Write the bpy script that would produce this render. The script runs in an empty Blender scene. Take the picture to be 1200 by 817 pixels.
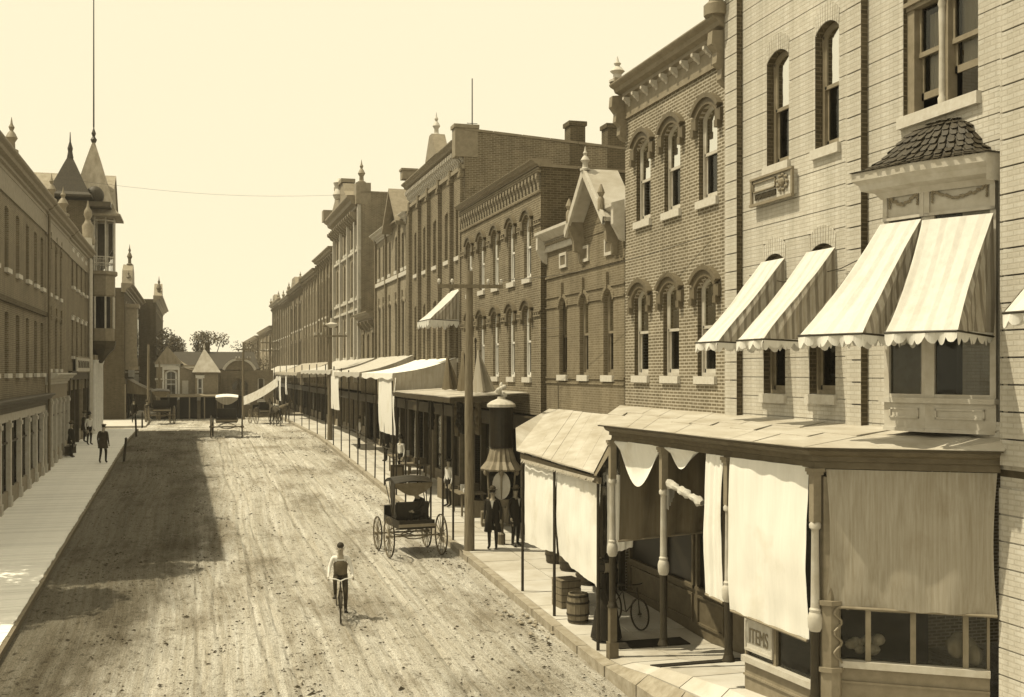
import bpy, math, random
from mathutils import Vector, Matrix, noise
R = math.radians
sc = bpy.context.scene
col = sc.collection

# ------------------------------------------------------------------ camera
YAW = math.atan(375 / 1300)
cam_d = bpy.data.cameras.new('camera')
cam = bpy.data.objects.new('camera', cam_d)
col.objects.link(cam)
cam.location = (0, 0, 6.2)
cam.rotation_euler = (R(90), 0, -YAW)
cam_d.sensor_width = 36
cam_d.lens = 36 * 1300 / 1200
cam_d.shift_y = 26.5 / 1200
cam_d.clip_end = 3000
cam_d.clip_start = 0.1
sc.camera = cam

# ------------------------------------------------------------------ sky + sun
# sun stands left of the street and a little ahead
SUN = Vector((-0.52, 0.155, 1.0)).normalized()
elev = math.asin(SUN.z)
azim = math.atan2(SUN.x, SUN.y)
w = bpy.data.worlds.new('World')
sc.world = w
w.use_nodes = True
nt = w.node_tree
nt.nodes.clear()
sky = nt.nodes.new('ShaderNodeTexSky')
sky.sky_type = 'NISHITA'
sky.sun_disc = False
sky.sun_elevation = elev
sky.sun_rotation = azim
sky.dust_density = 4.0
bw = nt.nodes.new('ShaderNodeRGBToBW')
mr = nt.nodes.new('ShaderNodeMapRange')
mr.inputs['From Min'].default_value = 2.0
mr.inputs['From Max'].default_value = 14.0
mr.inputs['To Min'].default_value = 9.9
mr.inputs['To Max'].default_value = 10.15
tint = nt.nodes.new('ShaderNodeMix')
tint.data_type = 'RGBA'; tint.blend_type = 'MULTIPLY'
tint.inputs['Factor'].default_value = 1.0
tint.inputs['B'].default_value = (1.03, 0.925, 0.65, 1)      # the print's cream tone
bg = nt.nodes.new('ShaderNodeBackground')
bg.inputs['Strength'].default_value = 0.1
wo = nt.nodes.new('ShaderNodeOutputWorld')
nt.links.new(sky.outputs[0], bw.inputs[0])
nt.links.new(bw.outputs[0], mr.inputs['Value'])
nt.links.new(mr.outputs[0], tint.inputs['A'])
nt.links.new(tint.outputs['Result'], bg.inputs['Color'])
nt.links.new(bg.outputs[0], wo.inputs[0])

sun_d = bpy.data.lights.new('sun', 'SUN')
sun_d.energy = 5.0
sun_d.angle = R(0.6)
sun_d.color = (1.0, 0.89, 0.64)
sun = bpy.data.objects.new('sun', sun_d)
sun.rotation_euler = SUN.to_track_quat('Z', 'Y').to_euler()
sun.location = (-40, 20, 80)
col.objects.link(sun)
sc.view_settings.view_transform = 'Standard'
sc.view_settings.look = 'None'
sc.view_settings.exposure = 0.0
sc.view_settings.gamma = 1.0
sc.cycles.max_bounces = 6
sc.cycles.volume_bounces = 1
sc.cycles.transparent_max_bounces = 12

# ------------------------------------------------------------------ helpers
rnd = random.Random(7)

def S(v):
    k = max(0.0, min(1.0, (0.6 - v) / 0.6))
    return (v, v * (0.985 - 0.20 * k), v * (0.93 - 0.50 * k), 1)

class MB:
    def __init__(s): s.v = []; s.f = []; s.m = []; s.mi = 0
    def add(s, vs, fs):
        o = len(s.v); s.v += [tuple(p) for p in vs]
        for f in fs: s.f.append([o + i for i in f]); s.m.append(s.mi)
        return s
    def box(s, x0, x1, y0, y1, z0, z1):
        if x0 > x1: x0, x1 = x1, x0
        if y0 > y1: y0, y1 = y1, y0
        if z0 > z1: z0, z1 = z1, z0
        return s.add([(x0,y0,z0),(x1,y0,z0),(x1,y1,z0),(x0,y1,z0),(x0,y0,z1),(x1,y0,z1),(x1,y1,z1),(x0,y1,z1)],
              [(0,3,2,1),(4,5,6,7),(0,1,5,4),(1,2,6,5),(2,3,7,6),(3,0,4,7)])
    def quad(s, a, b, c, d): return s.add([a,b,c,d], [(0,1,2,3)])
    def poly(s, pts): return s.add(pts, [tuple(range(len(pts)))])
    def slab(s, pts, t):      # polygon pts (3d) thickened downwards by t
        n = len(pts); lo = [(p[0],p[1],p[2]-t) for p in pts]
        fs = [tuple(range(n)), tuple(range(2*n-1, n-1, -1))] + [(i, i+n, (i+1)%n+n, (i+1)%n) for i in range(n)]
        return s.add(list(pts)+lo, fs)
    def prof_x(s, prof, x0, x1):     # profile [(y,z)] swept along x
        n = len(prof)
        vs = [(x0,y,z) for y,z in prof] + [(x1,y,z) for y,z in prof]
        fs = [(i, (i+1)%n, (i+1)%n+n, i+n) for i in range(n)] + [tuple(range(n-1,-1,-1)), tuple(range(n,2*n))]
        return s.add(vs, fs)
    def ext_y(s, prof, y0, y1):      # profile [(x,z)] swept along y
        n = len(prof)
        vs = [(x,y0,z) for x,z in prof] + [(x,y1,z) for x,z in prof]
        fs = [(i, (i+1)%n, (i+1)%n+n, i+n) for i in range(n)] + [tuple(range(n-1,-1,-1)), tuple(range(n,2*n))]
        return s.add(vs, fs)
    def prism(s, poly, z0, z1):
        n = len(poly)
        vs = [(x,y,z0) for x,y in poly] + [(x,y,z1) for x,y in poly]
        fs = [(i, (i+1)%n, (i+1)%n+n, i+n) for i in range(n)] + [tuple(range(n-1,-1,-1)), tuple(range(n,2*n))]
        return s.add(vs, fs)
    def tube(s, a, b, r0, r1=None, n=8, cap=True):
        r1 = r0 if r1 is None else r1
        a = Vector(a); b = Vector(b); d = (b-a)
        if d.length < 1e-6: return s
        q = d.normalized().to_track_quat('Z','Y')
        vs = []
        for c0, r in ((a,r0),(b,r1)):
            for i in range(n):
                t = 2*math.pi*i/n
                vs.append(tuple(c0 + q @ Vector((math.cos(t)*r, math.sin(t)*r, 0))))
        fs = [(i,(i+1)%n,(i+1)%n+n,i+n) for i in range(n)]
        if cap: fs += [tuple(range(n-1,-1,-1)), tuple(range(n,2*n))]
        return s.add(vs, fs)
    def path(s, pts, r, n=6):
        for a, b in zip(pts, pts[1:]): s.tube(a, b, r, r, n)
        return s
    def lathe(s, cx, cy, prof, n=14, ph=0.0, flute=0.0):
        vs = []
        for r, z in prof:
            for i in range(n):
                t = ph + 2*math.pi*i/n; rr = r*(1 - (flute if i % 2 else 0))
                vs.append((cx+math.cos(t)*rr, cy+math.sin(t)*rr, z))
        fs = []
        for k in range(len(prof)-1):
            for i in range(n):
                j = (i+1) % n
                fs.append((k*n+i, k*n+j, (k+1)*n+j, (k+1)*n+i))
        fs += [tuple(range(n-1,-1,-1)), tuple(range((len(prof)-1)*n, len(prof)*n))]
        return s.add(vs, fs)
    def ell(s, c, r, n=12, m=8):
        vs = []; fs = []
        for k in range(m+1):
            a = math.pi*k/m
            for i in range(n):
                t = 2*math.pi*i/n
                vs.append((c[0]+r[0]*math.sin(a)*math.cos(t), c[1]+r[1]*math.sin(a)*math.sin(t), c[2]-r[2]*math.cos(a)))
        for k in range(m):
            for i in range(n):
                j = (i+1)%n; fs.append((k*n+i,k*n+j,(k+1)*n+j,(k+1)*n+i))
        return s.add(vs, fs)
    def mesh(s, name, mats):
        me = bpy.data.meshes.new(name)
        me.from_pydata(s.v, [], s.f)
        if not isinstance(mats, (list, tuple)): mats = [mats]
        for m in mats: me.materials.append(m)
        if len(mats) > 1: me.polygons.foreach_set('material_index', s.m)
        me.validate(); me.update()
        return me
    def build(s, name, mats, parent=None, loc=(0,0,0), rotz=0, smooth=False, label=None):
        me = s.mesh(name, mats)
        if smooth: shade(me)
        return put(name, me, parent, loc, rotz, label)

def shade(me, ang=40):
    me.polygons.foreach_set('use_smooth', [True]*len(me.polygons))
    try: me.set_sharp_from_angle(angle=R(ang))
    except Exception: pass

def put(name, me, parent=None, loc=(0,0,0), rotz=0, label=None, rot=None):
    o = bpy.data.objects.new(name, me); col.objects.link(o)
    o.location = loc; o.rotation_euler = rot if rot else (0,0,rotz)
    if parent: o.parent = parent
    if label: o['label'] = label
    return o

def tag(o, label, cat, group=None):
    o['label'] = label; o['category'] = cat
    if group: o['group'] = group
    return o

def thing(name, label, cat, loc=(0,0,0), rotz=0, group=None):
    o = bpy.data.objects.new(name, None); col.objects.link(o)
    o.location = loc; o.rotation_euler = (0,0,rotz)
    o.empty_display_size = 0.2
    return tag(o, label, cat, group)

def struct(o): o['kind'] = 'structure'; return o

def copy_tree(o, parent=None):
    c = o.copy(); col.objects.link(c)
    if parent: c.parent = parent
    for ch in [q for q in bpy.data.objects if q.parent == o]: copy_tree(ch, c)
    return c

def lerp(a, b, t): return a + (b-a)*t
def interp(x, xs, ys):
    if x <= xs[0]: return ys[0]
    for i in range(len(xs)-1):
        if x <= xs[i+1]: return lerp(ys[i], ys[i+1], (x-xs[i])/(xs[i+1]-xs[i]))
    return ys[-1]

# street level: climbs gently away from the camera, then levels off at the crossing
def gz(y):
    if y < 62: return 0.033*y
    if y < 70: return 2.046 + 0.033*(y-62)*(1-(y-62)/16)
    return 2.178
def walk(x, y):            # right hand pavement, ramped up to the corner shop
    r = interp(y, [13,15.1,17.4,19.4,21], [0.98,0.81,0.43,0.0,0.0])
    return gz(y) + 0.15 + r*(0.35 + 0.65*max(0,min(1,(x-7.25)/0.35)))

# ------------------------------------------------------------------ materials
def nodes(name):
    m = bpy.data.materials.new(name); m.use_nodes = True
    n = m.node_tree; b = n.nodes['Principled BSDF']
    return m, n, b
def N(n, t, **k):
    x = n.nodes.new(t)
    for a, v in k.items(): setattr(x, a, v)
    return x
def ramp(n, src, stops):
    r = N(n, 'ShaderNodeValToRGB')
    e = r.color_ramp.elements
    while len(e) < len(stops): e.new(0.5)
    for i, (p, c) in enumerate(stops): e[i].position = p; e[i].color = c if isinstance(c, tuple) else S(c)
    n.links.new(src, r.inputs[0]); return r
def bump(n, b, src, strength, dist=0.01):
    u = N(n, 'ShaderNodeBump'); u.inputs['Strength'].default_value = strength; u.inputs['Distance'].default_value = dist
    n.links.new(src, u.inputs['Height']); n.links.new(u.outputs[0], b.inputs['Normal']); return u
def mapped(n, scale=(1,1,1), coord='Object', rot=(0,0,0)):
    tc = N(n, 'ShaderNodeTexCoord'); mp = N(n, 'ShaderNodeMapping')
    mp.inputs['Scale'].default_value = scale; mp.inputs['Rotation'].default_value = rot
    n.links.new(tc.outputs[coord], mp.inputs[0]); return mp.outputs[0]
def noise_t(n, vec, scale, detail=4, rough=0.6, dist=0.0):
    t = N(n, 'ShaderNodeTexNoise'); t.inputs['Scale'].default_value = scale
    t.inputs['Detail'].default_value = detail; t.inputs['Roughness'].default_value = rough
    t.inputs['Distortion'].default_value = dist
    n.links.new(vec, t.inputs['Vector']); return t.outputs['Fac']
def mixc(n, fac, a, b, mode='MIX'):
    x = N(n, 'ShaderNodeMix'); x.data_type = 'RGBA'; x.blend_type = mode
    for s_, v in (('Factor',fac),('A',a),('B',b)):
        if hasattr(v, 'links') or hasattr(v, 'is_linked'): n.links.new(v, x.inputs[s_])
        else: x.inputs[s_].default_value = v
    return x.outputs['Result']

def plain(name, v, rough=0.75, var=0.25, scale=6.0, streak=(1,1,1), bmp=0.15, spec=0.3, metal=0):
    m, n, b = nodes(name)
    f = noise_t(n, mapped(n, streak), scale, 5, 0.65)
    r = ramp(n, f, [(0.28, v*(1-var)), (0.72, v*(1+var))])
    n.links.new(r.outputs[0], b.inputs['Base Color'])
    b.inputs['Roughness'].default_value = rough
    b.inputs['Specular IOR Level'].default_value = spec
    b.inputs['Metallic'].default_value = metal
    if bmp: bump(n, b, f, bmp, 0.02)
    return m

def brick(name, v, mortar, row=0.068, width=0.21, mort=0.009, contrast=0.3, blot=0.2, rough=0.85, rel=0.6):
    m, n, b = nodes(name)
    tc = N(n, 'ShaderNodeTexCoord'); sp = N(n, 'ShaderNodeSeparateXYZ'); n.links.new(tc.outputs['Object'], sp.inputs[0])
    ad = N(n, 'ShaderNodeMath', operation='ADD'); n.links.new(sp.outputs[0], ad.inputs[0]); n.links.new(sp.outputs[1], ad.inputs[1])
    cb = N(n, 'ShaderNodeCombineXYZ'); n.links.new(ad.outputs[0], cb.inputs[0]); n.links.new(sp.outputs[2], cb.inputs[1])
    # slight waviness of the courses
    wv = N(n, 'ShaderNodeTexNoise'); wv.inputs['Scale'].default_value = 1.3; wv.inputs['Detail'].default_value = 3
    n.links.new(cb.outputs[0], wv.inputs['Vector'])
    wm = N(n, 'ShaderNodeMix'); wm.data_type = 'VECTOR'; wm.inputs['Factor'].default_value = 0.012
    n.links.new(cb.outputs[0], wm.inputs['A']); n.links.new(wv.outputs['Color'], wm.inputs['B'])
    t = N(n, 'ShaderNodeTexBrick')
    n.links.new(wm.outputs['Result'], t.inputs['Vector'])
    t.inputs['Scale'].default_value = 1.0
    t.inputs['Brick Width'].default_value = width; t.inputs['Row Height'].default_value = row
    t.inputs['Mortar Size'].default_value = mort; t.inputs['Mortar Smooth'].default_value = 0.2
    t.inputs['Bias'].default_value = 0.0
    t.inputs['Color1'].default_value = S(v*(1-contrast)); t.inputs['Color2'].default_value = S(v*(1+contrast))
    t.inputs['Mortar'].default_value = S(mortar)
    f = noise_t(n, cb.outputs[0], 0.7, 6, 0.7)
    r = ramp(n, f, [(0.3, (1-blot,)*3+(1,)), (0.7, (1+blot*0.6,)*3+(1,))])
    # rain streaks
    mp = N(n, 'ShaderNodeMapping'); mp.inputs['Scale'].default_value = (3.0, 0.25, 1); n.links.new(cb.outputs[0], mp.inputs[0])
    f2 = noise_t(n, mp.outputs[0], 1.2, 5, 0.7)
    r2 = ramp(n, f2, [(0.35, (0.82,0.81,0.78,1)), (0.6, (1.05,1.05,1.05,1))])
    c = mixc(n, 1.0, t.outputs['Color'], r.outputs[0], 'MULTIPLY')
    c = mixc(n, 1.0, c, r2.outputs[0], 'MULTIPLY')
    n.links.new(c, b.inputs['Base Color'])
    b.inputs['Roughness'].default_value = rough; b.inputs['Specular IOR Level'].default_value = 0.2
    inv = N(n, 'ShaderNodeMath', operation='SUBTRACT'); inv.inputs[0].default_value = 1.0; n.links.new(t.outputs['Fac'], inv.inputs[1])
    g = noise_t(n, cb.outputs[0], 40, 3, 0.6)
    a2 = N(n, 'ShaderNodeMath', operation='MULTIPLY_ADD'); n.links.new(g, a2.inputs[0]); a2.inputs[1].default_value = 0.5; n.links.new(inv.outputs[0], a2.inputs[2])
    bump(n, b, a2.outputs[0], rel, 0.012)
    return m

M = {}
M['brick_mid'] = brick('red_brick_weathered', 0.155, 0.40, 0.068, contrast=0.18, mort=0.014)
M['brick_smooth'] = brick('pressed_brick', 0.165, 0.26, 0.06, contrast=0.12, mort=0.007, rel=0.3)
M['brick_b'] = brick('street_brick', 0.155, 0.30, 0.068, contrast=0.2, mort=0.01)
M['brick_light'] = brick('pale_brick', 0.23, 0.36, 0.068, contrast=0.15, mort=0.009)
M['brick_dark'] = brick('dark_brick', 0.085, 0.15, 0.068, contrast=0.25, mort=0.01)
M['brick_left'] = brick('left_row_brick', 0.16, 0.28, 0.068, contrast=0.15, mort=0.01)  # one even brick tone for the left row
M['brick_paint'] = brick('painted_brick', 0.52, 0.46, 0.068, contrast=0.05, mort=0.010, blot=0.16, rel=0.7)
M['stone'] = plain('pale_stone', 0.50, 0.8, 0.12, 9)
M['trim'] = plain('painted_trim', 0.22, 0.6, 0.2, 5)
M['trim_dk2'] = plain('brown_paint', 0.12, 0.55, 0.25, 5)
M['trim_light'] = plain('light_painted_wood', 0.46, 0.6, 0.15, 5)
M['trim_white'] = plain('white_paint', 0.66, 0.6, 0.1, 5)
M['trim_dark'] = plain('dark_painted_wood', 0.06, 0.5, 0.3, 5)
M['wood_grey'] = plain('weathered_wood', 0.17, 0.85, 0.35, 5, (6,6,0.5), 0.4)
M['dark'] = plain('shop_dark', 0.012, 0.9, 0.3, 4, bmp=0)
M['iron'] = plain('dark_iron', 0.03, 0.5, 0.3, 8)
M['iron_mid'] = plain('painted_iron', 0.16, 0.55, 0.25, 8)
M['black'] = plain('black_leather', 0.02, 0.45, 0.4, 10)
M['tin'] = plain('sheet_tin', 0.42, 0.6, 0.22, 2.2, (1,0.5,1), 0.2)
M['tin_mid'] = plain('dull_tin_roof', 0.20, 0.7, 0.3, 1.5)
M['slate'] = plain('slate', 0.038, 0.6, 0.5, 12, bmp=0.3)
M['shingle'] = plain('wood_shingle', 0.26, 0.8, 0.3, 3, (1,1,0.4), 0.3)
M['soil'] = plain('soil', 0.2)

def canvas(name, v, streak=(7,7,0.45), var=0.1, stripes=0.0, through=0.25):
    m, n, b = nodes(name)
    f = noise_t(n, mapped(n, streak), 2.0, 6, 0.65)
    g = noise_t(n, mapped(n, (1,1,1)), 1.1, 5, 0.6)
    r = ramp(n, f, [(0.3, v*(1-var)), (0.7, v*(1+var*0.5))])
    r2 = ramp(n, g, [(0.30, (0.88,0.86,0.82,1)), (0.46, (1,1,1,1))])
    c = mixc(n, 1.0, r.outputs[0], r2.outputs[0], 'MULTIPLY')
    if stripes:
        tc = N(n, 'ShaderNodeTexCoord'); sp = N(n, 'ShaderNodeSeparateXYZ'); n.links.new(tc.outputs['UV'], sp.inputs[0])
        ml = N(n, 'ShaderNodeMath', operation='MULTIPLY'); ml.inputs[1].default_value = 2*math.pi; n.links.new(sp.outputs[0], ml.inputs[0])
        si = N(n, 'ShaderNodeMath', operation='SINE'); n.links.new(ml.outputs[0], si.inputs[0])
        rr = ramp(n, si.outputs[0], [(0.2, (1,1,1,1)), (0.6, (1-stripes, 1-stripes*1.05, 1-stripes*1.1, 1))])
        c = mixc(n, 1.0, c, rr.outputs[0], 'MULTIPLY')
    n.links.new(c, b.inputs['Base Color'])
    b.inputs['Roughness'].default_value = 0.95; b.inputs['Specular IOR Level'].default_value = 0.05
    bump(n, b, f, 0.35, 0.02)
    tr = N(n, 'ShaderNodeBsdfTranslucent'); n.links.new(c, tr.inputs['Color'])
    mx = N(n, 'ShaderNodeMixShader'); mx.inputs[0].default_value = through
    n.links.new(b.outputs[0], mx.inputs[1]); n.links.new(tr.outputs[0], mx.inputs[2])
    n.links.new(mx.outputs[0], n.nodes['Material Output'].inputs['Surface'])
    return m
M['canvas'] = canvas('white_canvas', 0.88, var=0.05, through=0.15)
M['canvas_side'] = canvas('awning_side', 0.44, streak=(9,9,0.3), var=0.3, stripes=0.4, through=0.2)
M['canvas_grey'] = canvas('soiled_canvas', 0.55, streak=(3,3,1), var=0.2, through=0.15)
M['canvas_old'] = canvas('old_canvas', 0.42, var=0.2, through=0.12)
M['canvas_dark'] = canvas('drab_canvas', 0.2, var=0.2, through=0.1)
M['duck'] = canvas('shaded_duck', 0.40, streak=(14,14,0.5), var=0.22, through=0.12)  # porch canvas facing the camera, its shade put into a darker tone
M['canvas_stripe'] = canvas('striped_canvas', 0.72, stripes=0.12, through=0.2)

def glass():
    m, n, b = nodes('window_glass')
    n.nodes.remove(b)
    tr = N(n, 'ShaderNodeBsdfTransparent'); tr.inputs[0].default_value = (0.8,0.79,0.74,1)
    gl = N(n, 'ShaderNodeBsdfGlossy'); gl.inputs['Roughness'].default_value = 0.04; gl.inputs['Color'].default_value = (0.8,0.8,0.76,1)
    fr = N(n, 'ShaderNodeFresnel'); fr.inputs['IOR'].default_value = 1.5
    f = noise_t(n, mapped(n), 1.6, 2, 0.5)
    u = N(n, 'ShaderNodeBump'); u.inputs['Strength'].default_value = 0.25; u.inputs['Distance'].default_value = 0.03
    n.links.new(f, u.inputs['Height']); n.links.new(u.outputs[0], gl.inputs['Normal'])
    mx = N(n, 'ShaderNodeMixShader')
    n.links.new(fr.outputs[0], mx.inputs[0]); n.links.new(tr.outputs[0], mx.inputs[1]); n.links.new(gl.outputs[0], mx.inputs[2])
    n.links.new(mx.outputs[0], n.nodes['Material Output'].inputs['Surface'])
    return m
M['glass'] = glass()
M['glass_dim'] = plain('dark_window_pane', 0.012, 0.35, 0.3, 2, bmp=0, spec=0.25)  # opaque near-black panes: the gloom of the porch entry put into the colour
M['blind'] = plain('window_blind', 0.42, 0.9, 0.1, 3, (6,6,0.4), 0)

def dirt():
    m, n, b = nodes('dirt_road')
    v = mapped(n)
    # wheel tracks: noise stretched along the street, bent a little
    sp = N(n, 'ShaderNodeSeparateXYZ'); n.links.new(v, sp.inputs[0])
    wob = noise_t(n, mapped(n, (0.06,0.045,0.05)), 1.0, 1, 0.4)
    wa = N(n, 'ShaderNodeMath', operation='MULTIPLY_ADD'); n.links.new(wob, wa.inputs[0]); wa.inputs[1].default_value = 2.6; n.links.new(sp.outputs[0], wa.inputs[2])
    cb = N(n, 'ShaderNodeCombineXYZ'); n.links.new(wa.outputs[0], cb.inputs[0])
    ys = N(n, 'ShaderNodeMath', operation='MULTIPLY'); ys.inputs[1].default_value = 0.03; n.links.new(sp.outputs[1], ys.inputs[0]); n.links.new(ys.outputs[0], cb.inputs[1])
    st = noise_t(n, cb.outputs[0], 6.5, 10, 0.80)
    st2 = noise_t(n, cb.outputs[0], 1.3, 4, 0.6)
    big = noise_t(n, mapped(n, (0.5,0.22,1)), 1.0, 6, 0.7)
    cl = noise_t(n, mapped(n, (1,0.6,1)), 6.5, 8, 0.8, 0.0)
    fine = noise_t(n, v, 34, 7, 0.85)
    a = ramp(n, st, [(0.32, 0.36), (0.47, 0.50), (0.62, 0.62)])
    b2 = ramp(n, st2, [(0.35, (0.86,0.85,0.82,1)), (0.65, (1.12,1.12,1.12,1))])
    c = mixc(n, 1.0, a.outputs[0], b2.outputs[0], 'MULTIPLY')
    g = ramp(n, big, [(0.36, (0.60,0.57,0.52,1)), (0.52, (1.06,1.06,1.06,1))])
    c = mixc(n, 1.0, c, g.outputs[0], 'MULTIPLY')
    k = ramp(n, cl, [(0.38, (0.30,0.28,0.24,1)), (0.455, (1,1,1,1))])
    c = mixc(n, 0.85, c, k.outputs[0], 'MULTIPLY')
    k2 = ramp(n, fine, [(0.40, (0.36,0.34,0.30,1)), (0.52, (1.1,1.1,1.1,1))])
    c = mixc(n, 1.0, c, k2.outputs[0], 'MULTIPLY')
    # left side: damp soil, darkened further to paint in the buildings' shadow
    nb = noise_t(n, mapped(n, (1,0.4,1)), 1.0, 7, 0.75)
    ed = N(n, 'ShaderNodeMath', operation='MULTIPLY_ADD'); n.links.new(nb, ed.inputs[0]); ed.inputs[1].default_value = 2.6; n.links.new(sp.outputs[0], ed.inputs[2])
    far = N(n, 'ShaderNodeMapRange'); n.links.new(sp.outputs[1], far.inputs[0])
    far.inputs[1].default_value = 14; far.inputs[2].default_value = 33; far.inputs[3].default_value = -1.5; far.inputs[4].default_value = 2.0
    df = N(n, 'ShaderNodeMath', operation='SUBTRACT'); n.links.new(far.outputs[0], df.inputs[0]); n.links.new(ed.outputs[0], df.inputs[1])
    wet_shade = N(n, 'ShaderNodeMapRange'); n.links.new(df.outputs[0], wet_shade.inputs[0])
    wet_shade.inputs[1].default_value = -0.9; wet_shade.inputs[2].default_value = 0.7
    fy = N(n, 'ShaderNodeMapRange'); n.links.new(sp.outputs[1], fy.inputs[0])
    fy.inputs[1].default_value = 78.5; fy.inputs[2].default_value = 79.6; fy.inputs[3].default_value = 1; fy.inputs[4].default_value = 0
    wm = N(n, 'ShaderNodeMath', operation='MULTIPLY'); n.links.new(wet_shade.outputs[0], wm.inputs[0]); n.links.new(fy.outputs[0], wm.inputs[1])
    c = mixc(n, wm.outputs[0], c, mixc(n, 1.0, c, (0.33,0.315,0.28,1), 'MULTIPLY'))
    n.links.new(c, b.inputs['Base Color'])
    b.inputs['Roughness'].default_value = 0.95; b.inputs['Specular IOR Level'].default_value = 0.1
    hh = N(n, 'ShaderNodeMath', operation='MULTIPLY_ADD'); n.links.new(cl, hh.inputs[0]); hh.inputs[1].default_value = 0.8; n.links.new(st, hh.inputs[2])
    h2 = N(n, 'ShaderNodeMath', operation='MULTIPLY_ADD'); n.links.new(fine, h2.inputs[0]); h2.inputs[1].default_value = 0.4; n.links.new(hh.outputs[0], h2.inputs[2])
    bump(n, b, h2.outputs[0], 0.9, 0.09)
    return m
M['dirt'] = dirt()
M['plank'] = plain('boardwalk_wood', 0.82, 0.85, 0.12, 5, (0.6,8,1), 0.3)
M['plank2'] = plain('boardwalk_wood_worn', 0.74, 0.85, 0.14, 5, (0.6,8,1), 0.3)
M['paving'] = plain('pale_paving', 0.50, 0.9, 0.13, 1.6)
M['paving2'] = plain('pale_paving_stained', 0.44, 0.9, 0.2, 1.1)
M['kerb'] = plain('kerb_stone', 0.30, 0.9, 0.3, 4)
M['skin'] = plain('skin', 0.30, 0.6, 0.05, 4, bmp=0)
M['hair'] = plain('dark_hair', 0.03, 0.7, 0.2, 30)
M['cloth_black'] = plain('black_wool', 0.016, 0.9, 0.4, 8)
M['cloth_dark'] = plain('dark_wool', 0.045, 0.9, 0.3, 8)
M['cloth_mid'] = plain('brown_wool', 0.13, 0.9, 0.3, 8)
M['cloth_white'] = plain('white_cotton', 0.62, 0.9, 0.12, 5)
M['foliage'] = plain('foliage', 0.13, 0.8, 0.5, 1.5, bmp=0)
M['bark'] = plain('bark', 0.1, 0.9)

# ------------------------------------------------------------------ ground and road
def lin(a, b, n): return [a + (b-a)*i/n for i in range(n+1)]
xs = [-280,-180,-120,-60,-35,-20,-12,-8,-6.2,-4.2] + lin(-3.55,7.35,170) + [8,10,13,20,40,90,180,280]
ys = [-60,-20,0,8] + lin(11,34,200) + lin(34.2,70,180)[0:] + lin(71,110,60) + [115,125,140,160,190,230,300,420,600]
RUTS = [(-2.2,.07,.03),(-.8,.08,.035),(.1,.06,.04),(.55,.05,.03),(1.5,.07,.05),(1.9,.05,.035),(2.6,.06,.03),(3.3,.07,.05),(3.75,.05,.03),(4.6,.06,.045),(5.1,.05,.03),(6.0,.06,.03)]
mb = MB()
for y in ys:
    for x in xs:
        z = gz(y) if y > 0 else 0.0
        if y > 230: z -= (y-230)*0.01
        if -3.5 < x < 7.3 and 8 < y < 100:
            e = min(1, (x+3.5)/0.4, (7.3-x)/0.4)
            q = noise.fractal(Vector((x*1.1, y*0.28, 3.1)), 1.0, 2.0, 4)*0.035
            q += noise.fractal(Vector((x*3.2, y*1.3, 8.1)), 1.0, 2.0, 3)*0.018
            wx = x + 0.5*noise.noise(Vector((0.0, y*0.045, 4.0))) + 0.25*noise.noise(Vector((x*0.3, y*0.12, 9.0)))
            for c0, w0, d0 in RUTS:
                d_ = (wx-c0)/w0
                if -3 < d_ < 3: q -= d0*math.exp(-d_*d_) - d0*0.45*math.exp(-(abs(d_)-1.7)**2*3)
            z += max(0,e)*q + 0.03*math.cos((x-1.9)/5.4*1.4) - 0.02
        elif y > 0: z -= 0.03
        mb.v.append((x, y, z))
nx = len(xs)
for j in range(len(ys)-1):
    for i in range(nx-1):
        mb.f.append((j*nx+i, j*nx+i+1, (j+1)*nx+i+1, (j+1)*nx+i)); mb.m.append(0)
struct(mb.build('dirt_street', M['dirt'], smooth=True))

# clods, stones and horse litter lying about the street
mb = MB()
r2 = random.Random(5)
CL_ = [(r2.uniform(-2.5,6.8), 13+60*r2.random()**1.6) for _ in range(70)]
for i in range(5200):
    y = 12 + 66*(r2.random()**1.7); x = r2.uniform(-3.3, 7.1)
    if r2.random() < 0.2: x = 7.15 - abs(r2.gauss(0, 0.5))
    if x < -3.3 or x > 7.1: continue
    s_ = r2.uniform(0.010, 0.034)*(1.7 if r2.random() < 0.08 else 1)
    if r2.random() < 0.45:      # much of it lies in drifts and droppings
        cx0, cy0 = CL_[r2.randrange(len(CL_))]; x = cx0 + r2.gauss(0, .22); y = cy0 + r2.gauss(0, .5)
        if x < -3.3 or x > 7.1: continue
    z = gz(y) + 0.012
    p = [(x+r2.uniform(-1,1)*s_+math.cos(a)*s_, y+math.sin(a)*s_*1.2, z) for a in (0,1.5,3.1,4.7)]
    mb.add(p+[(x, y, z+s_*0.8)], [(0,1,4),(1,2,4),(2,3,4),(3,0,4)])
o = mb.build('street_litter', M['cloth_dark']); o['kind'] = 'stuff'; o['label'] = 'small dark clods and litter strewn over the dirt street'

# ------------------------------------------------------------------ left boardwalk of cross planks
mb = MB()
yy = lin(9, 79, 35)
for a, b_ in zip(yy, yy[1:]):
    mb.slab([(-6.2,a,gz(a)+0.10),(-3.56,a,gz(a)+0.10),(-3.56,b_,gz(b_)+0.10),(-6.2,b_,gz(b_)+0.10)], 0.25)
bw_ = struct(mb.build('boardwalk', M['wood_grey']))
pm = []
for k in range(6):
    q = MB(); dz = rnd.uniform(-0.004,0.004); dx = rnd.uniform(-0.02,0.02)
    q.box(-1.32, 1.30+dx, -0.118, 0.118, -0.03, 0.022+dz)
    pm.append(q.mesh('plank', M['plank'] if k % 3 else M['plank2']))
for i in range(270):
    y = 12.2 + i*0.248
    if y > 78.8: break
    o = put('plank', pm[rnd.randrange(6)], bw_, (-4.84+rnd.uniform(-.012,.012), y, gz(y)+0.125), 0)
    o.rotation_euler = (math.atan(0.033), 0, rnd.uniform(-.004,.004))
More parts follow.
